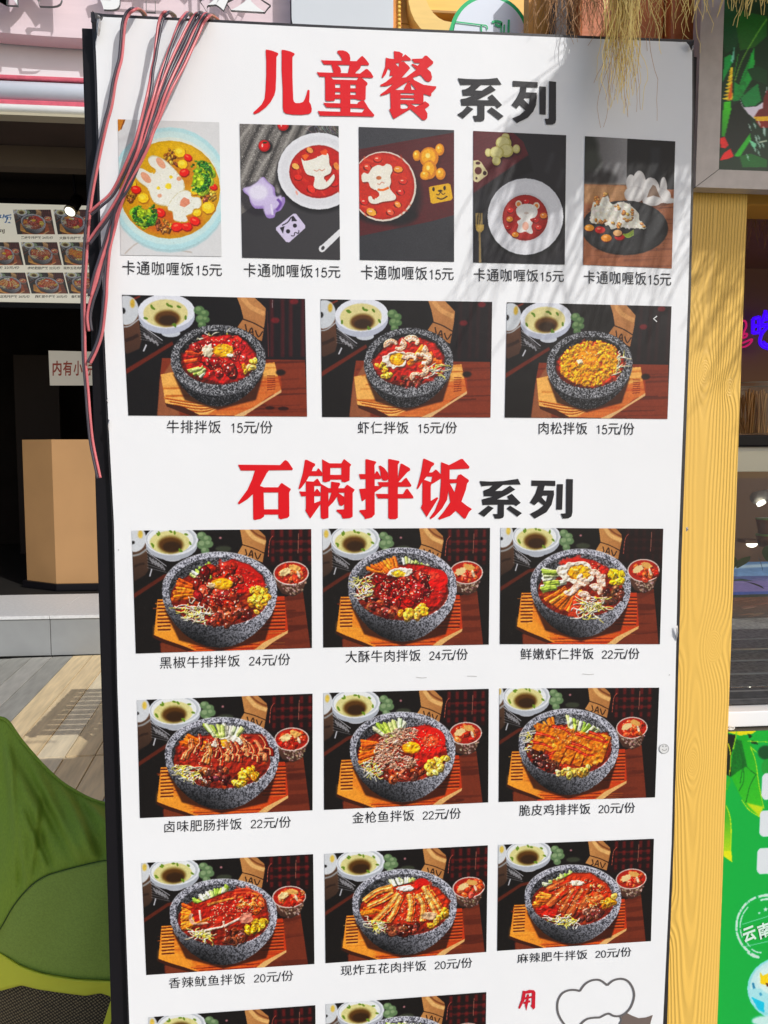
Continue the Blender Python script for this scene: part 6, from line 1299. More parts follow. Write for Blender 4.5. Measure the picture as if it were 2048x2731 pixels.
# ---------------- picture light box at the upper right
LBY = .072
def lb_poster():
    c = Canvas(420, 460, [(600, 0), (1186, 0), (1186, 1990), (600, 1990)], (10, 52, 26), 6); c.w, c.h = 420, 460
    P = lb_quad; c = Canvas(620, 620, P, (8, 44, 22), 6)
    for k in range(26):
        x = 600+c.r.rand()*1900; y = -1200+c.r.rand()*3000; g = ((14, 92, 44), (8, 66, 34), (22, 116, 50), (6, 48, 28))[c.r.randint(4)]; a = c.r.rand()*6
        p = [(x, y), (x+150*math.cos(a)+60, y+150*math.sin(a)), (x+320*math.cos(a), y+320*math.sin(a)), (x+150*math.cos(a)-60, y+150*math.sin(a)+70)]; c.poly(p, g, .1, 4); c.line([p[0], p[2]], 6, [v*1.4 for v in g], soft=1)
    c.poly([(690, 0), (790, 90), (900, 200), (880, 420), (830, 560), (700, 640), (650, 400)], (10, 62, 34), .12, 6); c.poly([(830, 120), (1186, 200), (1186, 430), (1040, 560), (870, 600), (840, 400)], (12, 74, 30), .12, 6, gr=((30, 84, 24), 'v'))
    c.poly([(690, 680), (760, 640), (790, 720), (700, 900), (660, 980)], (12, 130, 62), .1, 2)
    c.poly([(860, 1000), (900, 880), (1040, 560), (1040, 760), (1000, 900), (1030, 900), (860, 1180), (790, 1190), (800, 960)], (26, 158, 60), .1, 2, gr=((20, 120, 56), 'v'))
    for k in range(9): c.line([(810+k*14, 1180-k*6), (860+k*12, 1020-k*26), (960+k*6, 880-k*34)], 4, (14, 110, 48), soft=1)
    c.poly([(880, 1150), (1080, 980), (1120, 1180), (1050, 1240), (910, 1260)], (16, 118, 60), .1, 2); c.line([(810, 950), (900, 700), (1060, 420), (1186, 230)], 12, (110, 150, 60)); c.line([(795, 900), (835, 720), (850, 640)], 10, (60, 150, 50))
    c.poly([(950, 820), (1080, 780), (1186, 830), (1186, 1000), (1010, 930)], (10, 60, 30), .1, 3); c.poly([(760, 720), (805, 550), (800, 700), (785, 740)], (110, 170, 150))
    for k in range(9):
        y = 790+k*42; w = 12+k*8; c.poly([(770-w*1.5, y+34), (765, y), (785, y+5), (782, y+50), (740, y+56)], ((226, 196, 60), (206, 168, 40))[k % 2]); c.line([(765-w, y+40), (770, y+46), (780, y+30)], 4, (110, 66, 16))
    c.poly([(760, 1000), (784, 960), (780, 1140), (745, 1170), (730, 1150)], (196, 96, 24), soft=2); c.poly([(680, 1200), (760, 1190), (770, 1300), (700, 1600), (650, 1600), (660, 1400)], (70, 176, 30), .08, 4, gr=((40, 130, 20), 'v'))
    c.poly([(780, 1240), (880, 1180), (990, 1360), (1000, 1560), (900, 1800), (780, 1780), (690, 1620), (740, 1400)], (6, 22, 12), .3, 4); c.poly([(990, 1560), (1000, 1640), (870, 1840), (800, 1830), (860, 1740)], (44, 160, 40), .08, 5); c.poly([(860, 1830), (1000, 1800), (1186, 1870), (1186, 1960), (900, 1960)], (16, 96, 36), .1, 6)
    c.poly([(910, 1260), (1060, 1250), (1140, 1200), (1186, 1020), (1186, 1260), (1090, 1300), (1040, 1400), (960, 1330), (890, 1240), (870, 1160)], (200, 190, 200), .04, 1); c.poly([(1040, 1370), (1090, 1290), (1140, 1270), (1150, 1140), (1186, 1060), (1300, 1060), (1300, 1380)], (104, 40, 36), .1, 1); c.poly([(1030, 1370), (1300, 1360), (1300, 1420), (1060, 1420)], (206, 160, 36), .1); c.poly([(1050, 1420), (1300, 1420), (1250, 1500), (1110, 1500)], (120, 30, 20), .1)
    for _ in range(14): x = 900+c.r.rand()*260; y = 1380+c.r.rand()*420; c.poly([(x, y), (x+30, y+40), (x+34, y+90), (x+8, y+50)], (190, 206, 200), soft=1, alpha=.8)
    c.poly([(630, 1620), (690, 1600), (740, 1700), (700, 1740), (640, 1730)], (196, 30, 30), .1, 3); c.poly([(640, 1860), (680, 1790), (760, 1740), (800, 1830), (740, 1860), (640, 1880)], (206, 30, 30), .1, 3); c.poly([(980, 1640), (1060, 1680), (1050, 1760), (1000, 1700)], (120, 190, 150), soft=1); c.line([(1090, 1670), (1186, 1650)], 20, (160, 170, 150), soft=1)
    return c.finish(.10)
o_, i_ = W(1855, 499, LBY), W(1917, 452, LBY); lbx0, lbz0, lbix, lbiz = float(o_[0]), float(o_[2]), float(i_[0]), float(i_[2]); lbx1, lbz1 = 1.5, 2.28; fw = lbix-lbx0
zq = lambda P: ((px_of(P)[0]-1780)*4.425, px_of(P)[1]*4.425)
lb_quad = [zq((lbix, LBY+.012, lbz1-fw)), zq((lbx1-fw, LBY+.012, lbz1-fw)), zq((lbx1-fw, LBY+.012, lbiz)), zq((lbix, LBY+.012, lbiz))]
lb = thing('picture_light_box', (lbx0, LBY, lbz0), 'silver framed picture of green leaves and a red flower, above the yellow post', 'picture')
M_alu = mat('brushed_silver_frame', (.52, .47, .44), .42, .15, var=(60, .08), bump=(200, .4, .0003))
def member(pts, nm='frame_member'):
    n = 4; V = [(x, LBY, z) for x, z in pts]+[(x, LBY+.022, z) for x, z in pts]
    # the inner edge steps forward a little, as an extruded profile does
    mesh(nm, V, [(0, 1, 2, 3), (7, 6, 5, 4)]+[(i, i+4, (i+1) % 4+4, (i+1) % 4) for i in range(4)], M_alu, lb)
g_ = .0006
member([(lbx0, lbz0+g_), (lbix, lbiz+g_), (lbix, lbz1-fw-g_), (lbx0, lbz1-g_)]); member([(lbx0+g_, lbz0), (lbx1-g_, lbz0), (lbx1-fw-g_, lbiz), (lbix+g_, lbiz)]); member([(lbx1, lbz0+g_), (lbx1, lbz1-g_), (lbx1-fw, lbz1-fw-g_), (lbx1-fw, lbiz+g_)]); member([(lbx0+g_, lbz1), (lbix+g_, lbz1-fw), (lbx1-fw-g_, lbz1-fw), (lbx1-g_, lbz1)])
mesh('picture_print', [(lbix-.002, LBY+.012, lbz1-fw+.002), (lbx1-fw+.002, LBY+.012, lbz1-fw+.002), (lbx1-fw+.002, LBY+.012, lbiz-.002), (lbix-.002, LBY+.012, lbiz-.002)], [(3, 2, 1, 0)], print_mat('leaf_picture', lb_poster(), 1.1, .3, False, .35), lb, uv=[(0, 1), (1, 1), (1, 0), (0, 0)])
box('back_box', (lbx0+.003, LBY+.014, lbz0+.003), (lbx1-.003, LBY+.021, lbz1-.003), M_black, lb)

# ---------------- green poster on the counter front
GY = .117
gx0 = float(W(1936, 1941, GY)[0]); gx1, gz1, gz0 = gx0+.75, zc0-.003, .12
zq2 = lambda P: ((px_of(P)[0]-1880)*2.661, (px_of(P)[1]-1900)*2.661)
def green_poster():
    q = [zq2((gx0, GY, gz1)), zq2((gx1, GY, gz1)), zq2((gx1, GY, gz0)), zq2((gx0, GY, gz0))]
    c = Canvas(720, 900, q, (0, 166, 70), 9)
    c.poly([(150, 105), (400, 105), (340, 150), (250, 165), (160, 140)], (226, 214, 20)); c.poly([(150, 150), (220, 160), (215, 300), (180, 460), (150, 440)], (24, 34, 18), soft=2); c.poly([(300, 150), (330, 160), (380, 230), (330, 220)], (16, 60, 20), soft=1)
    c.poly([(215, 190), (280, 160), (345, 250), (370, 420), (415, 680), (385, 740), (300, 680), (255, 600), (190, 470), (180, 330)], (30, 160, 44), .06, 1, gr=((70, 186, 40), 'v')); c.poly([(215, 190), (260, 200), (300, 380), (230, 420), (185, 460), (190, 330)], (14, 110, 34), .2, 4)
    c.poly([(290, 640), (415, 670), (390, 745)], (190, 214, 30), soft=6); c.line([(325, 250), (360, 350), (385, 520), (418, 680)], 5, (226, 230, 40)); c.line([(260, 620), (310, 690), (388, 742)], 5, (226, 230, 40))
    for p in ([(230, 210), (268, 340), (250, 500)], [(268, 340), (310, 400), (362, 440)], [(240, 560), (275, 480), (268, 340)], [(290, 640), (320, 520), (362, 440)]): c.line(p, 5, (12, 96, 30), soft=1)
    c.poly([(400, 110), (640, 110), (640, 215), (300, 200)], (24, 170, 60), .05); c.line([(300, 203), (380, 208), (640, 216)], 5, (200, 226, 50)); c.line([(320, 240), (370, 285), (420, 320), (470, 345)], 5, (200, 226, 50)); c.ell(430, 285, 55, 50, (16, 80, 40), soft=5); c.ell(445, 390, 45, 60, (40, 150, 60), soft=4)
    c.poly([(222, 120), (235, 120), (205, 260), (195, 262), (212, 190)], (150, 206, 40)); c.line([(165, 220), (182, 300), (175, 430), (150, 560)], 9, (220, 224, 30), 3); c.poly([(150, 570), (160, 480), (175, 440), (182, 500)], (60, 170, 50))
    c.poly([(148, 655), (175, 720), (188, 830), (185, 990), (193, 1065), (130, 1020), (135, 850)], (46, 160, 50), .06, 1, gr=((206, 220, 30), 'v')); c.line([(150, 660), (178, 740), (187, 850), (183, 980), (192, 1062)], 6, (226, 230, 40)); c.poly([(128, 985), (190, 985), (193, 1065), (130, 1020)], (216, 222, 30), soft=4)
    for x, y, w, h in ((405, 430, 600, 195), (388, 695, 600, 190), (370, 962, 600, 190)):
        P = [(x+30, y), (x+w, y+5), (x+w, y+h), (x+30, y+h-5)]; c.poly(P, (222, 228, 232), .01)
        c.ell(x+36, y+40, 36, 40, (222, 228, 232), amp=.01); c.ell(x+30, y+h-45, 34, 42, (222, 228, 232), amp=.01); c.poly([(x+2, y+40), (x+60, y+40), (x+50, y+h-45), (x-4, y+h-45)], (222, 228, 232), .01)
    lt = (206, 232, 218)
    for r_, w_, a0, a1 in ((232, 16, 2.2, 4.3), (205, 9, 2.75, 3.9), (232, 16, 1.9, 2.15), (196, 7, 2.3, 2.6), (228, 18, 4.35, 5.2), (200, 14, 4.4, 5.2)):
        c.line([(455+r_*math.cos(t), 1520+r_*.98*math.sin(t)) for t in np.linspace(a0, a1, 9)], w_, lt)
    for k in range(26): a = 1.9+c.r.rand()*2.6; r_ = 195+c.r.rand()*45; c.line([(455+r_*math.cos(a), 1520+r_*math.sin(a)), (455+(r_+14)*math.cos(a+.03), 1520+(r_+14)*math.sin(a+.03))], 4, (0, 166, 70))
    c.line([(262, 1505), (470, 1440)], 4, lt); c.line([(270, 1665), (470, 1620)], 4, lt)
    for x, y, s_ in ((385, 1424, 13), (430, 1398, 20)): c.poly([(x+s_*(1 if i % 2 == 0 else .42)*math.sin(i*PI/5), y-s_*(1 if i % 2 == 0 else .42)*math.cos(i*PI/5)) for i in range(10)], lt)
    c.line([(300, 1700), (340, 1730), (385, 1740)], 14, lt); c.line([(330, 1680), (365, 1700), (400, 1705)], 10, lt)
    c.ell(560, 1960, 260, 230, (150, 220, 224)); c.ell(560, 1950, 240, 205, (196, 232, 232), soft=6); c.poly([(300, 1960), (820, 1960), (760, 2130), (420, 2130), (330, 2060)], (170, 226, 232), soft=4); c.poly([(330, 2020), (420, 2060), (420, 2130), (380, 2110)], (0, 190, 222), soft=2); c.ell(560, 1900, 190, 120, (212, 240, 236), soft=8)
    c.poly([(390, 1840), (410, 1870), (450, 1850), (450, 1940), (395, 1925)], (240, 206, 20), soft=1); c.poly([(430, 1920), (520, 1940), (520, 1960), (440, 1945)], (96, 50, 16), soft=2); c.line([(340, 1920), (350, 1960)], 16, (40, 130, 170), soft=3); c.line([(390, 1990), (400, 2010)], 14, (60, 150, 190), soft=3); c.ell(450, 2190, 120, 40, (200, 236, 230), soft=10)
    return c.finish(.03)
gp = thing('green_poster', (gx0, GY, gz0), 'bright green poster with leaves, white blocks and a round stamp, below the white counter', 'poster')
mesh('poster_print', [(gx0, GY, gz1), (gx1, GY, gz1), (gx1, GY, gz0), (gx0, GY, gz0)], [(3, 2, 1, 0)], print_mat('green_poster_print', green_poster(), .9, 0, False, .3), gp, uv=[(0, 1), (1, 1), (1, 0), (0, 0)])
box('poster_board', (gx0, GY+.002, gz0), (gx1, GY+.025, gz1), mat('poster_edge', (.08, .07, .05), .6), gp)
zz2 = lambda u, v, y=GY-.0012: W(1880+u/2.661, 1900+v/2.661, y)
M_stamp = mat('pale_stamp_ink', lin((206, 232, 218)), .5)
text_in('云', [zz2(262, 1540), zz2(350, 1505), zz2(368, 1610), zz2(280, 1640)], M_stamp, 'stamp_character', gp, .03); text_in('南', [zz2(366, 1510), zz2(456, 1478), zz2(478, 1580), zz2(388, 1615)], M_stamp, 'stamp_character', gp, .03)
mesh('curled_tape', *join_vf([tube_vf(spline([W(1942+r*math.cos(a)*2.2+8, 1941+r*math.sin(a), .112) for a, r in zip(np.linspace(0, 9, 14), np.linspace(1, 5, 14))], 3), .0012, 6)]), mat('white_tape', (.7, .68, .62), .5), gp, True)

# ================================================================ stalls seen over the top of the board
BY = 4.12
st2 = thing('yellow_stall', (1.2, BY, 0), 'yellow pine kiosk behind the top edge of the menu board', 'kiosk')
def zz(v, Y, u=1300): return float(W(u, v, Y)[2])
def xx(u, Y, v=60): return float(W(u, v, Y)[0])
M_knot = mat('knotty_orange_pine', lin((214, 140, 58)), .55, var=(9, .25), bump=(30, .6, .001), stretch=(8, 8, 1)); M_pale = mat('pale_yellow_panel', lin((232, 196, 116)), .5, var=(4, .08), stretch=(1, 1, 8)); M_cap = mat('yellow_plywood', lin((238, 190, 96)), .5, var=(3, .08), stretch=(1, 1, 10))
box('corner_post', (xx(1047, BY), BY, 0), (xx(1070, BY), BY+.1, 5.8), M_knot, st2, .003)
for k in range(14): box('wall_board', (xx(1071, BY), BY+.08, .3+k*.40), (3.8, BY+.12, .695+k*.40), M_cap, st2, .003)
x0_, x1_ = xx(1085, BY), xx(1470, BY); zlo_ = zz(120, BY)
poly = [(x0_, 5.8), (x0_, zlo_+.27)]+[(x0_+.2*(1-math.cos(t)), zlo_+.2*(1-math.sin(t))*1.3) for t in np.linspace(0, PI/2, 8)]+[(x1_, zlo_), (x1_, 5.8)]
ii = .10; inner = [(x0_+ii, 5.8), (x0_+ii, zlo_+.34)]+[(x0_+ii+.17*(1-math.cos(t)), zlo_+ii+.17*(1-math.sin(t))*1.3) for t in np.linspace(0, PI/2, 8)]+[(x1_, zlo_+ii), (x1_, 5.8)]
loops = [poly, inner[::-1]]
V = [(a, BY-.06, b) for a, b in poly]+[(a, BY-.06, b) for a, b in inner]+[(a, BY+.07, b) for a, b in poly]+[(a, BY+.07, b) for a, b in inner]; n = len(poly)
Fc = [(i, i+1, n+i+1, n+i) for i in range(n-1)]+[(i, i+2*n, i+1+2*n, i+1) for i in range(n-1)]+[(n+i, n+i+1, 3*n+i+1, 3*n+i) for i in range(n-1)]
mesh('window_surround', V, Fc, M_pale, st2)
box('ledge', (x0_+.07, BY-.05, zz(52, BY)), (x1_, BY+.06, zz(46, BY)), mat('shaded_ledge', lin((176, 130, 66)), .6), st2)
# beaded cord on the post
bx = xx(1064, BY); mesh('beaded_cord', *join_vf([tube_vf([(bx, BY-.012, z), (bx, BY-.012, z+.018)], .010, 6) for z in np.arange(zz(150, BY), 5.6, .026)]), mat('gold_bead', lin((226, 190, 90)), .4), st2, True)['kind'] = 'stuff'
# round sign
RY = .28; rc = W(1306, 100, RY); rad = 106/F_PX*(RY+1.05)*1.0
rs_ = thing('round_sign', rc, 'round white hanging sign with a green ring and green strokes, half hidden behind the board', 'sign')
def disc_vf(c, r, y0, y1, n=48): 
    V = [(c[0]+r*math.cos(t), y0, c[2]+r*math.sin(t)) for t in np.linspace(0, 2*PI, n, endpoint=False)]+[(c[0]+r*math.cos(t), y1, c[2]+r*math.sin(t)) for t in np.linspace(0, 2*PI, n, endpoint=False)]
    return V, [tuple(range(n)), tuple(range(2*n-1, n-1, -1))]+[(i, i+n, (i+1) % n+n, (i+1) % n) for i in range(n)]
M_grn = mat('green_sign_edge', lin((0, 186, 110)), .4)
mesh('sign_rim', *disc_vf(rc, rad, RY, RY+.04), M_grn, rs_); mesh('sign_face', *disc_vf(rc, rad*.90, RY-.002, RY-.0005), mat('white_acrylic', (.78, .83, .92), .3), rs_)
Rv = lambda u, v, yy=None: W(1000+u*.5425, v*.5435, RY-.004)
for s_, w in (([(398, 107), (450, 113), (520, 122), (548, 126), (553, 145)], 5), ([(522, 122), (524, 160)], 5), ([(575, 108), (600, 104), (622, 112), (612, 128), (590, 118)], 9), ([(622, 112), (620, 170)], 5), ([(658, 96), (656, 170)], 8), ([(636, 120), (634, 170)], 6)):
    mesh('green_stroke', *ribbon(spline(s_, 3), w*1.3, 0, Rv), M_grn, rs_)
mesh('hanger', *tube_vf([(rc[0], RY+.02, rc[2]+rad*.98), (rc[0], RY+.02, 2.34)], .004, 6), M_black, rs_)
mesh('bracket', *tube_vf([(rc[0]-.02, RY+.02, 2.34), (.72, RY+.02, 2.34)], .006, 8), M_black, rs_)
# orange boards above the post, in the shade of the thatch
OY = .15
ob = thing('orange_stall_boards', (.6, OY, 2), 'orange stained timber boards behind the straw at the top right', 'timber panel')
xa, xb, xc_ = xx(1545, OY, 100), xx(1800, OY, 100), xx(1862, OY, 100)
box('board', (xa, OY, 1.97), (xx(1770, OY, 100), OY+.03, 2.24), M_orange, ob, .004); box('board', (xx(1772, OY, 100), OY-.02, 1.97), (xc_+.02, OY+.03, 2.24), M_orange, ob, .006)
box('dark_gap_strip', (xx(1478, OY+.02, 60), OY+.02, 1.9), (xx(1543, OY+.02, 60), OY+.05, 2.25), mat('gap_shade_brown', (.03, .014, .01), .6), ob, .003)  # dark strip coloured as the shade in the gap between the boards
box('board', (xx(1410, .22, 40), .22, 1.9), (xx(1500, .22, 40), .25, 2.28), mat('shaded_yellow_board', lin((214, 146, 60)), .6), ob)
# ================================================================ thatch
M_straw = mat('dry_straw', lin((196, 160, 84)), .5, var=(30, .25)); M_straw2 = mat('golden_raffia', lin((244, 218, 134)), .4, var=(20, .2)); M_straw3 = mat('brown_straw', lin((176, 130, 84)), .6)
def strands(n, base, dirf, L, r, seed, m, par, name='straw', curl=.3, seg=5, grav=0.0):
    rs = random.Random(seed); parts = []
    for k in range(n):
        p = np.array(base(rs), float); d = np.array(dirf(rs), float); d /= np.linalg.norm(d); P = [p]; ll = L(rs)
        for j in range(seg): d = d*(1-grav)+np.array([rs.gauss(0, curl*.35), rs.gauss(0, curl*.25), rs.gauss(0, curl*.2)-.04-grav]); d /= np.linalg.norm(d); P.append(P[-1]+d*ll/seg)
        parts.append(tube_vf(P, r, 3, r*.5, cap=False))
    return tag(mesh(name, *join_vf(parts), m, par), kind='stuff')
RX0, RX1, RF, RB, RZ = .70, 3.6, -.58, -.03, 2.40
roof = thing('thatched_roof', (2.4, .1, RZ), 'straw thatched canopy over the stall, above the frame', 'roof')
box('roof_board', (RX0, RF, RZ), (RX1, RB, RZ+.03), M_knot, roof); box('rafter', (RX0+.02, RF, RZ-.07), (RX0+.08, RB, RZ-.001), M_knot, roof); box('rafter', (2.2, RF, RZ-.07), (2.26, RB, RZ-.001), M_knot, roof)
mesh('support_pole', *tube_vf([(3.5, -.08, 0), (3.5, -.08, RZ)], .04, 12), M_knot, roof, True); mesh('support_pole', *tube_vf([(3.5, -.58, 0), (3.5, -.58, RZ)], .04, 12), M_knot, roof, True); mesh('support_pole', *tube_vf([(1.7, .02, 2.0), (1.7, -.05, RZ)], .03, 12), M_knot, roof, True)
strands(900, lambda r: (r.uniform(RX0-.01, 2.2), RF+r.uniform(0, .15), RZ+r.uniform(-.02, .05)), lambda r: (r.gauss(.10, .2), -1, r.gauss(-.75, .25)), lambda r: r.uniform(.04, .24), .0019, 5, M_straw, roof, 'eave_straw')
strands(500, lambda r: (r.uniform(RX0+.08, 2.2), r.uniform(RF+.30, RB), RZ+.035), lambda r: (r.gauss(0, .2), -1, .12), lambda r: r.uniform(.15, .34), .003, 6, M_straw, roof, 'roof_straw', .1)
strands(34, lambda r: (RX0+r.uniform(-.01, .05), r.uniform(RF, -.06), RZ+r.uniform(-.02, .04)), lambda r: (-1, r.gauss(-.1, .5), r.gauss(-.6, .3)), lambda r: r.uniform(.02, .09), .0014, 7, M_straw, roof, 'edge_straw')
# fringe hanging over the top right corner of the picture
FY = .0
fr_ = thing('straw_fringe', (.8, FY, 2.25), 'ragged straw fringe hanging over the top right of the board and the picture', 'fringe')
ztop = float(W(1700, -60, FY)[2])
mesh('fringe_rod', *tube_vf([(xx(1380, FY, 0), FY, ztop+.02), (1.6, FY, ztop+.02)], .012, 10), M_knot, fr_, True)
strands(300, lambda r: (r.uniform(xx(1455, FY, 0), xx(1700, FY, 0)), FY+r.uniform(-.03, .06), ztop+.02), lambda r: (r.gauss(0, .35), r.gauss(0, .3), -1), lambda r: min(.135, r.uniform(.02, .10)*(1+.5*r.random())), .00055, 11, M_straw3, fr_, 'straw', .75, 10, .25)
strands(60, lambda r: (r.uniform(xx(1690, FY, 0), xx(1860, FY, 0)), FY+r.uniform(-.03, .04), ztop+.02), lambda r: (r.gauss(0, .4), r.gauss(0, .3), -1), lambda r: r.uniform(.03, .12), .00065, 12, M_straw2, fr_, 'straw', .75, 10, .25)
strands(90, lambda r: (r.uniform(xx(1860, -.03, 0), xx(2150, -.03, 0)), -.03+r.uniform(-.03, .04), ztop+.02), lambda r: (r.gauss(0, .4), r.gauss(0, .3), -1), lambda r: r.uniform(.03, .085), .0010, 13, M_straw2, fr_, 'straw', .55, 8, .25)
for k, (u, v, s) in enumerate(((1975, 30, .9), (2040, 25, 1.2), (2015, 8, .8))):
    strands(22, lambda r: (xx(u, -.04, 0)+r.gauss(0, .008), -.04, ztop+.01), lambda r: (r.gauss(0, .25), r.gauss(0, .2), -1), lambda r: r.uniform(.04, .06)*s, .0016, 30+k, M_straw2, fr_, 'straw', .25)
tf = thing('raffia_hank', (xx(1660, -.05, 0), -.05, ztop), 'long golden raffia tuft hanging in front of the top right of the board', 'raffia')
strands(150, lambda r: (xx(1664, -.05, 0)+r.gauss(0, .006), -.05+r.gauss(0, .006), ztop+.02), lambda r: (r.gauss(0, .02), r.gauss(0, .03), -1), lambda r: min(.23, abs(r.gauss(.15, .045))), .0007, 15, M_straw2, tf, 'strand', .55, 24, .42)
strands(16, lambda r: (xx(1662, -.05, 0)+r.gauss(0, .006), -.05+r.gauss(0, .006), ztop+.02), lambda r: (r.gauss(0, .03), r.gauss(0, .05), -1), lambda r: r.uniform(.17, .245), .0005, 16, M_straw3, tf, 'strand', .35, 18, .2)
for xq in (.72, 1.2, 1.55): mesh('cord', *tube_vf([(xq, FY, ztop+.02), (xq, -.04, RZ)], .003, 6), M_straw3, fr_)
# straw seen inside the stall
fi = thing('inner_straw_fringe', (1.1, .5, 2.0), 'shaded straw fringe inside the stall under the yellow beam', 'fringe')
zi = float(W(2000, 560, .5)[2]); box('batten', (.70, .5, zi), (3.0, .53, zi+.05), mat('dark_orange_batten', lin((150, 80, 36)), .6), fi)
strands(160, lambda r: (r.uniform(.72, 1.3), .5+r.uniform(-.02, .02), zi+.01), lambda r: (r.gauss(0, .25), r.gauss(0, .1), -1), lambda r: r.uniform(.04, .10), .0008, 18, M_straw3, fi, 'straw', .3, 6)

# ================================================================ green folding chairs
def interp(P, x): return float(np.interp(x, [p[0] for p in P], [p[1] for p in P]))
topc = [(-170, 2040), (-110, 1960), (-50, 1917), (0, 1914), (22, 1925), (40, 1950), (60, 1978), (105, 2030), (145, 2070), (180, 2097), (240, 2130), (290, 2144), (350, 2150), (420, 2140), (500, 2080), (560, 2000), (610, 1930), (650, 1916), (700, 1950), (760, 2040)]
seam = [(-170, 2470), (-60, 2505), (-20, 2500), (0, 2478), (30, 2425), (60, 2385), (95, 2352), (130, 2333), (200, 2313), (290, 2294), (400, 2300), (480, 2330), (560, 2390), (620, 2500), (760, 2470)]
botc = [(-170, 2480), (-60, 2522), (0, 2548), (50, 2580), (110, 2602), (200, 2618), (305, 2622), (420, 2615), (520, 2590), (620, 2540), (760, 2480)]
trmb = [(-170, 2600), (0, 2643), (57, 2628), (103, 2639), (171, 2649), (228, 2656), (268, 2649), (288, 2655), (312, 2668), (420, 2650), (620, 2600), (760, 2560)]
def cY(u, t):   # depth of the cloth: the back bulges towards the camera
    s = (u+170)/930; return .70-.17*(1-(2*s-1)**2)*(1-.25*t)+.10*(1-t)**2-.05*math.sin(PI*t)
M_ch = mat('green_canvas', lin((130, 160, 48)), .75, var=(260, .13), bump=(9, .8, .012), stretch=(1.6, 1, .5)); M_ch2 = mat('green_canvas_panel', lin((130, 158, 66)), .75, var=(260, .12), bump=(7, .6, .008)); M_lime = mat('lime_canvas_trim', lin((206, 212, 60)), .7, var=(4, .08), bump=(600, .5, .0006)); M_net = mat('black_net', (.028, .023, .018), .8)
chair = thing('folding_chair', (float(W(295, 2731, .6)[0]), .75, 0), 'green canvas folding chair in the left foreground, seen from behind', 'chair')
CREASE = [(150, 2020, 275, 2310, .030, 20), (95, 2080, 215, 2310, -.026, 16), (66, 2160, 140, 2335, .024, 12), (0, 1930, 66, 2390, -.030, 16), (36, 2060, 52, 2400, .02, 10), (220, 2110, 400, 2290, .03, 18), (20, 1990, 120, 2180, .02, 22), (110, 2130, 88, 2345, .016, 10)]
def sheet(name, A, B, t0, t1, m, nu=150, nv=40, off=0, fold=0.0, parent=chair, thick=.004):
    V = []
    for i in range(nu+1):
        u = -170+930*i/nu; va, vb = interp(A, u), interp(B, u)
        for j in range(nv+1):
            t = j/nv; v = va+(vb-va)*t; tt = t0+(t1-t0)*t
            f = fold*(math.sin(u*.035+t*3.2+1)*.3)*math.sin(PI*min(1, t*1.05))
            if name == 'back_panel':
                for (ax, ay, bx_, by_, A_, s_) in CREASE:
                    L_ = math.hypot(bx_-ax, by_-ay); k_ = ((u-ax)*(bx_-ax)+(v-ay)*(by_-ay))/L_/L_; dd = ((u-ax)*(by_-ay)-(v-ay)*(bx_-ax))/L_/s_
                    if -.2 < k_ < 1.2: f += A_*dd*math.exp(-dd*dd)*math.sin(PI*(k_+.2)/1.4)*min(1, t*6, (1-t)*8)
            V.append(W(u, v, cY(u, tt)+off+f))
    Fc = [(i*(nv+1)+j, (i+1)*(nv+1)+j, (i+1)*(nv+1)+j+1, i*(nv+1)+j+1) for i in range(nu) for j in range(nv)]
    o = mesh(name, V, Fc, m, parent, True); md = o.modifiers.new('cloth_thickness', 'SOLIDIFY'); md.thickness = thick; md.offset = 1; return o
sheet('back_panel', topc, seam, 0, .62, M_ch, fold=.034); sheet('seat_panel', [(u, v+1) for u, v in seam], botc, .62, .95, M_ch2, off=-.004, fold=.010)
hem = spline([W(u, v, cY(u, 0)-.003) for u, v in topc], 4); mesh('hem', *tube_vf(hem, .0032, 8), M_ch, chair, True)
sm = spline([W(u, v, cY(u, .62)-.006) for u, v in seam[2:-2]], 4); mesh('piping', *tube_vf(sm, .0012, 6), mat('dark_green_piping', lin((52, 80, 24)), .8), chair, True)
sheet('trim', [(u, v-3) for u, v in botc], trmb, .95, 1.0, M_lime, nv=8, off=-.012, fold=.006); mesh('trim_piping', *tube_vf(spline([W(u, v-3, cY(u, .95)-.014) for u, v in botc], 4), .0025, 6), M_lime, chair, True)
netb = [(-170, 2900), (760, 2900)]
no = sheet('net_pocket', [(u, v-12) for u, v in trmb], netb, 1.0, 1.25, M_net, nv=8, off=.02, fold=.01)
nN, nL = M_net.node_tree.nodes, M_net.node_tree.links; tcn = nN.new('ShaderNodeTexCoord'); vor = nN.new('ShaderNodeTexVoronoi'); vor.inputs['Scale'].default_value = 150; vor.inputs['Randomness'].default_value = .15; rmp = nN.new('ShaderNodeValToRGB'); rmp.color_ramp.elements[0].position = .25; rmp.color_ramp.elements[0].color = (.20, .16, .09, 1); rmp.color_ramp.elements[1].position = .42; rmp.color_ramp.elements[1].color = (.012, .01, .008, 1)
mpn = nN.new('ShaderNodeMapping'); mpn.inputs['Scale'].default_value = (1, 0, 1); mpn.inputs['Rotation'].default_value = (0, .6, 0); nL.new(tcn.outputs['Object'], mpn.inputs[0]); nL.new(mpn.outputs[0], vor.inputs['Vector']); nL.new(vor.outputs['Distance'], rmp.inputs[0]); nL.new(rmp.outputs[0], nN['Principled BSDF'].inputs['Base Color'])
stp = [(300, 2622), (304, 2668), (284, 2731), (262, 2800)]; V = []
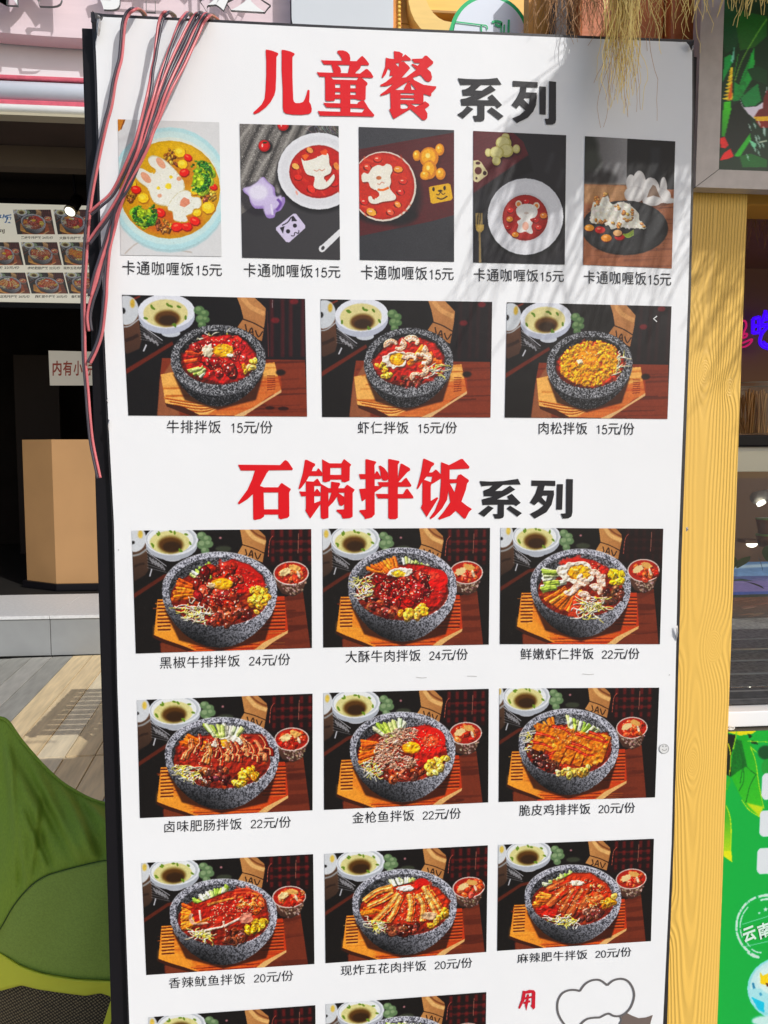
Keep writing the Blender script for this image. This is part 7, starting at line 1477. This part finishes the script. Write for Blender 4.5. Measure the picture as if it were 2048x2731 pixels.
for u, v in stp: V += [W(u-9, v, .50), W(u+10, v, .50), W(u+10, v, .503), W(u-9, v, .503)]
mesh('strap', V, [(k*4+j, k*4+(j+1) % 4, k*4+4+(j+1) % 4, k*4+4+j) for k in range(3) for j in range(4)]+[(0, 3, 2, 1), (12, 13, 14, 15)], M_lime, chair)
cx0 = float(chair.location.x); M_tube = mat('black_tube', (.02, .02, .02), .35)
for a, b in (((-.30, .80, .0), (.26, 1.10, .42)), ((.30, .80, .0), (-.26, 1.10, .42)), ((-.30, 1.25, .0), (-.24, .70, .40)), ((.30, 1.25, .0), (.24, .70, .40))):
    mesh('leg', *tube_vf([(cx0+a[0], a[1], a[2]), (cx0+b[0], b[1], b[2])], .011, 8), M_tube, chair, True)
def copy_tree(o, parent=None):
    c = o.copy(); COL.objects.link(c); c.parent = parent
    for ch in list(o.children): copy_tree(ch, c)
    return c
ch2 = copy_tree(chair); ch2.location = (-.88, 4.30, 0); ch2.rotation_euler.z = math.radians(172); ch2.scale = (.8, .8, .8); ch2['label'] = 'second green canvas chair farther back, almost hidden behind the board edge'
for o in (chair, ch2): o['group'] = 'green canvas folding chairs'

# ================================================================ slatted table whose shadow lies on the deck
off = .80*np.array([SUN[0], SUN[1]])/SUN[2]
tb = thing('slatted_table', (-1.32+off[0]+.38, 3.47+off[1], 0), 'slatted wooden table standing on the deck behind the board', 'table')
bx0, bx1 = -1.545+off[0]+.02, -1.545+off[0]+.80; by0, by1 = 3.07+off[1], 3.88+off[1]
M_slat = mat('table_slat', (.16, .09, .05), .6, var=(6, .2))
pitch = (by1-by0)/10
for k in range(10): box('slat', (bx0, by0+k*pitch, .794), (bx1, by0+(k+1)*pitch-.016, .80), M_slat, tb)
for xa_ in (bx0+.0, bx0+.27, bx0+.56, bx1-.04): box('rail', (xa_ if xa_ > bx0 else bx0+.004, by0+.005, .765), (xa_+.035, by1-.022, .7935), M_slat, tb)
for sx in (bx0+.22, bx1-.06):
    for sy in (by0+.06, by1-.1): box('leg', (sx, sy, 0), (sx+.035, sy+.035, .765), M_slat, tb)
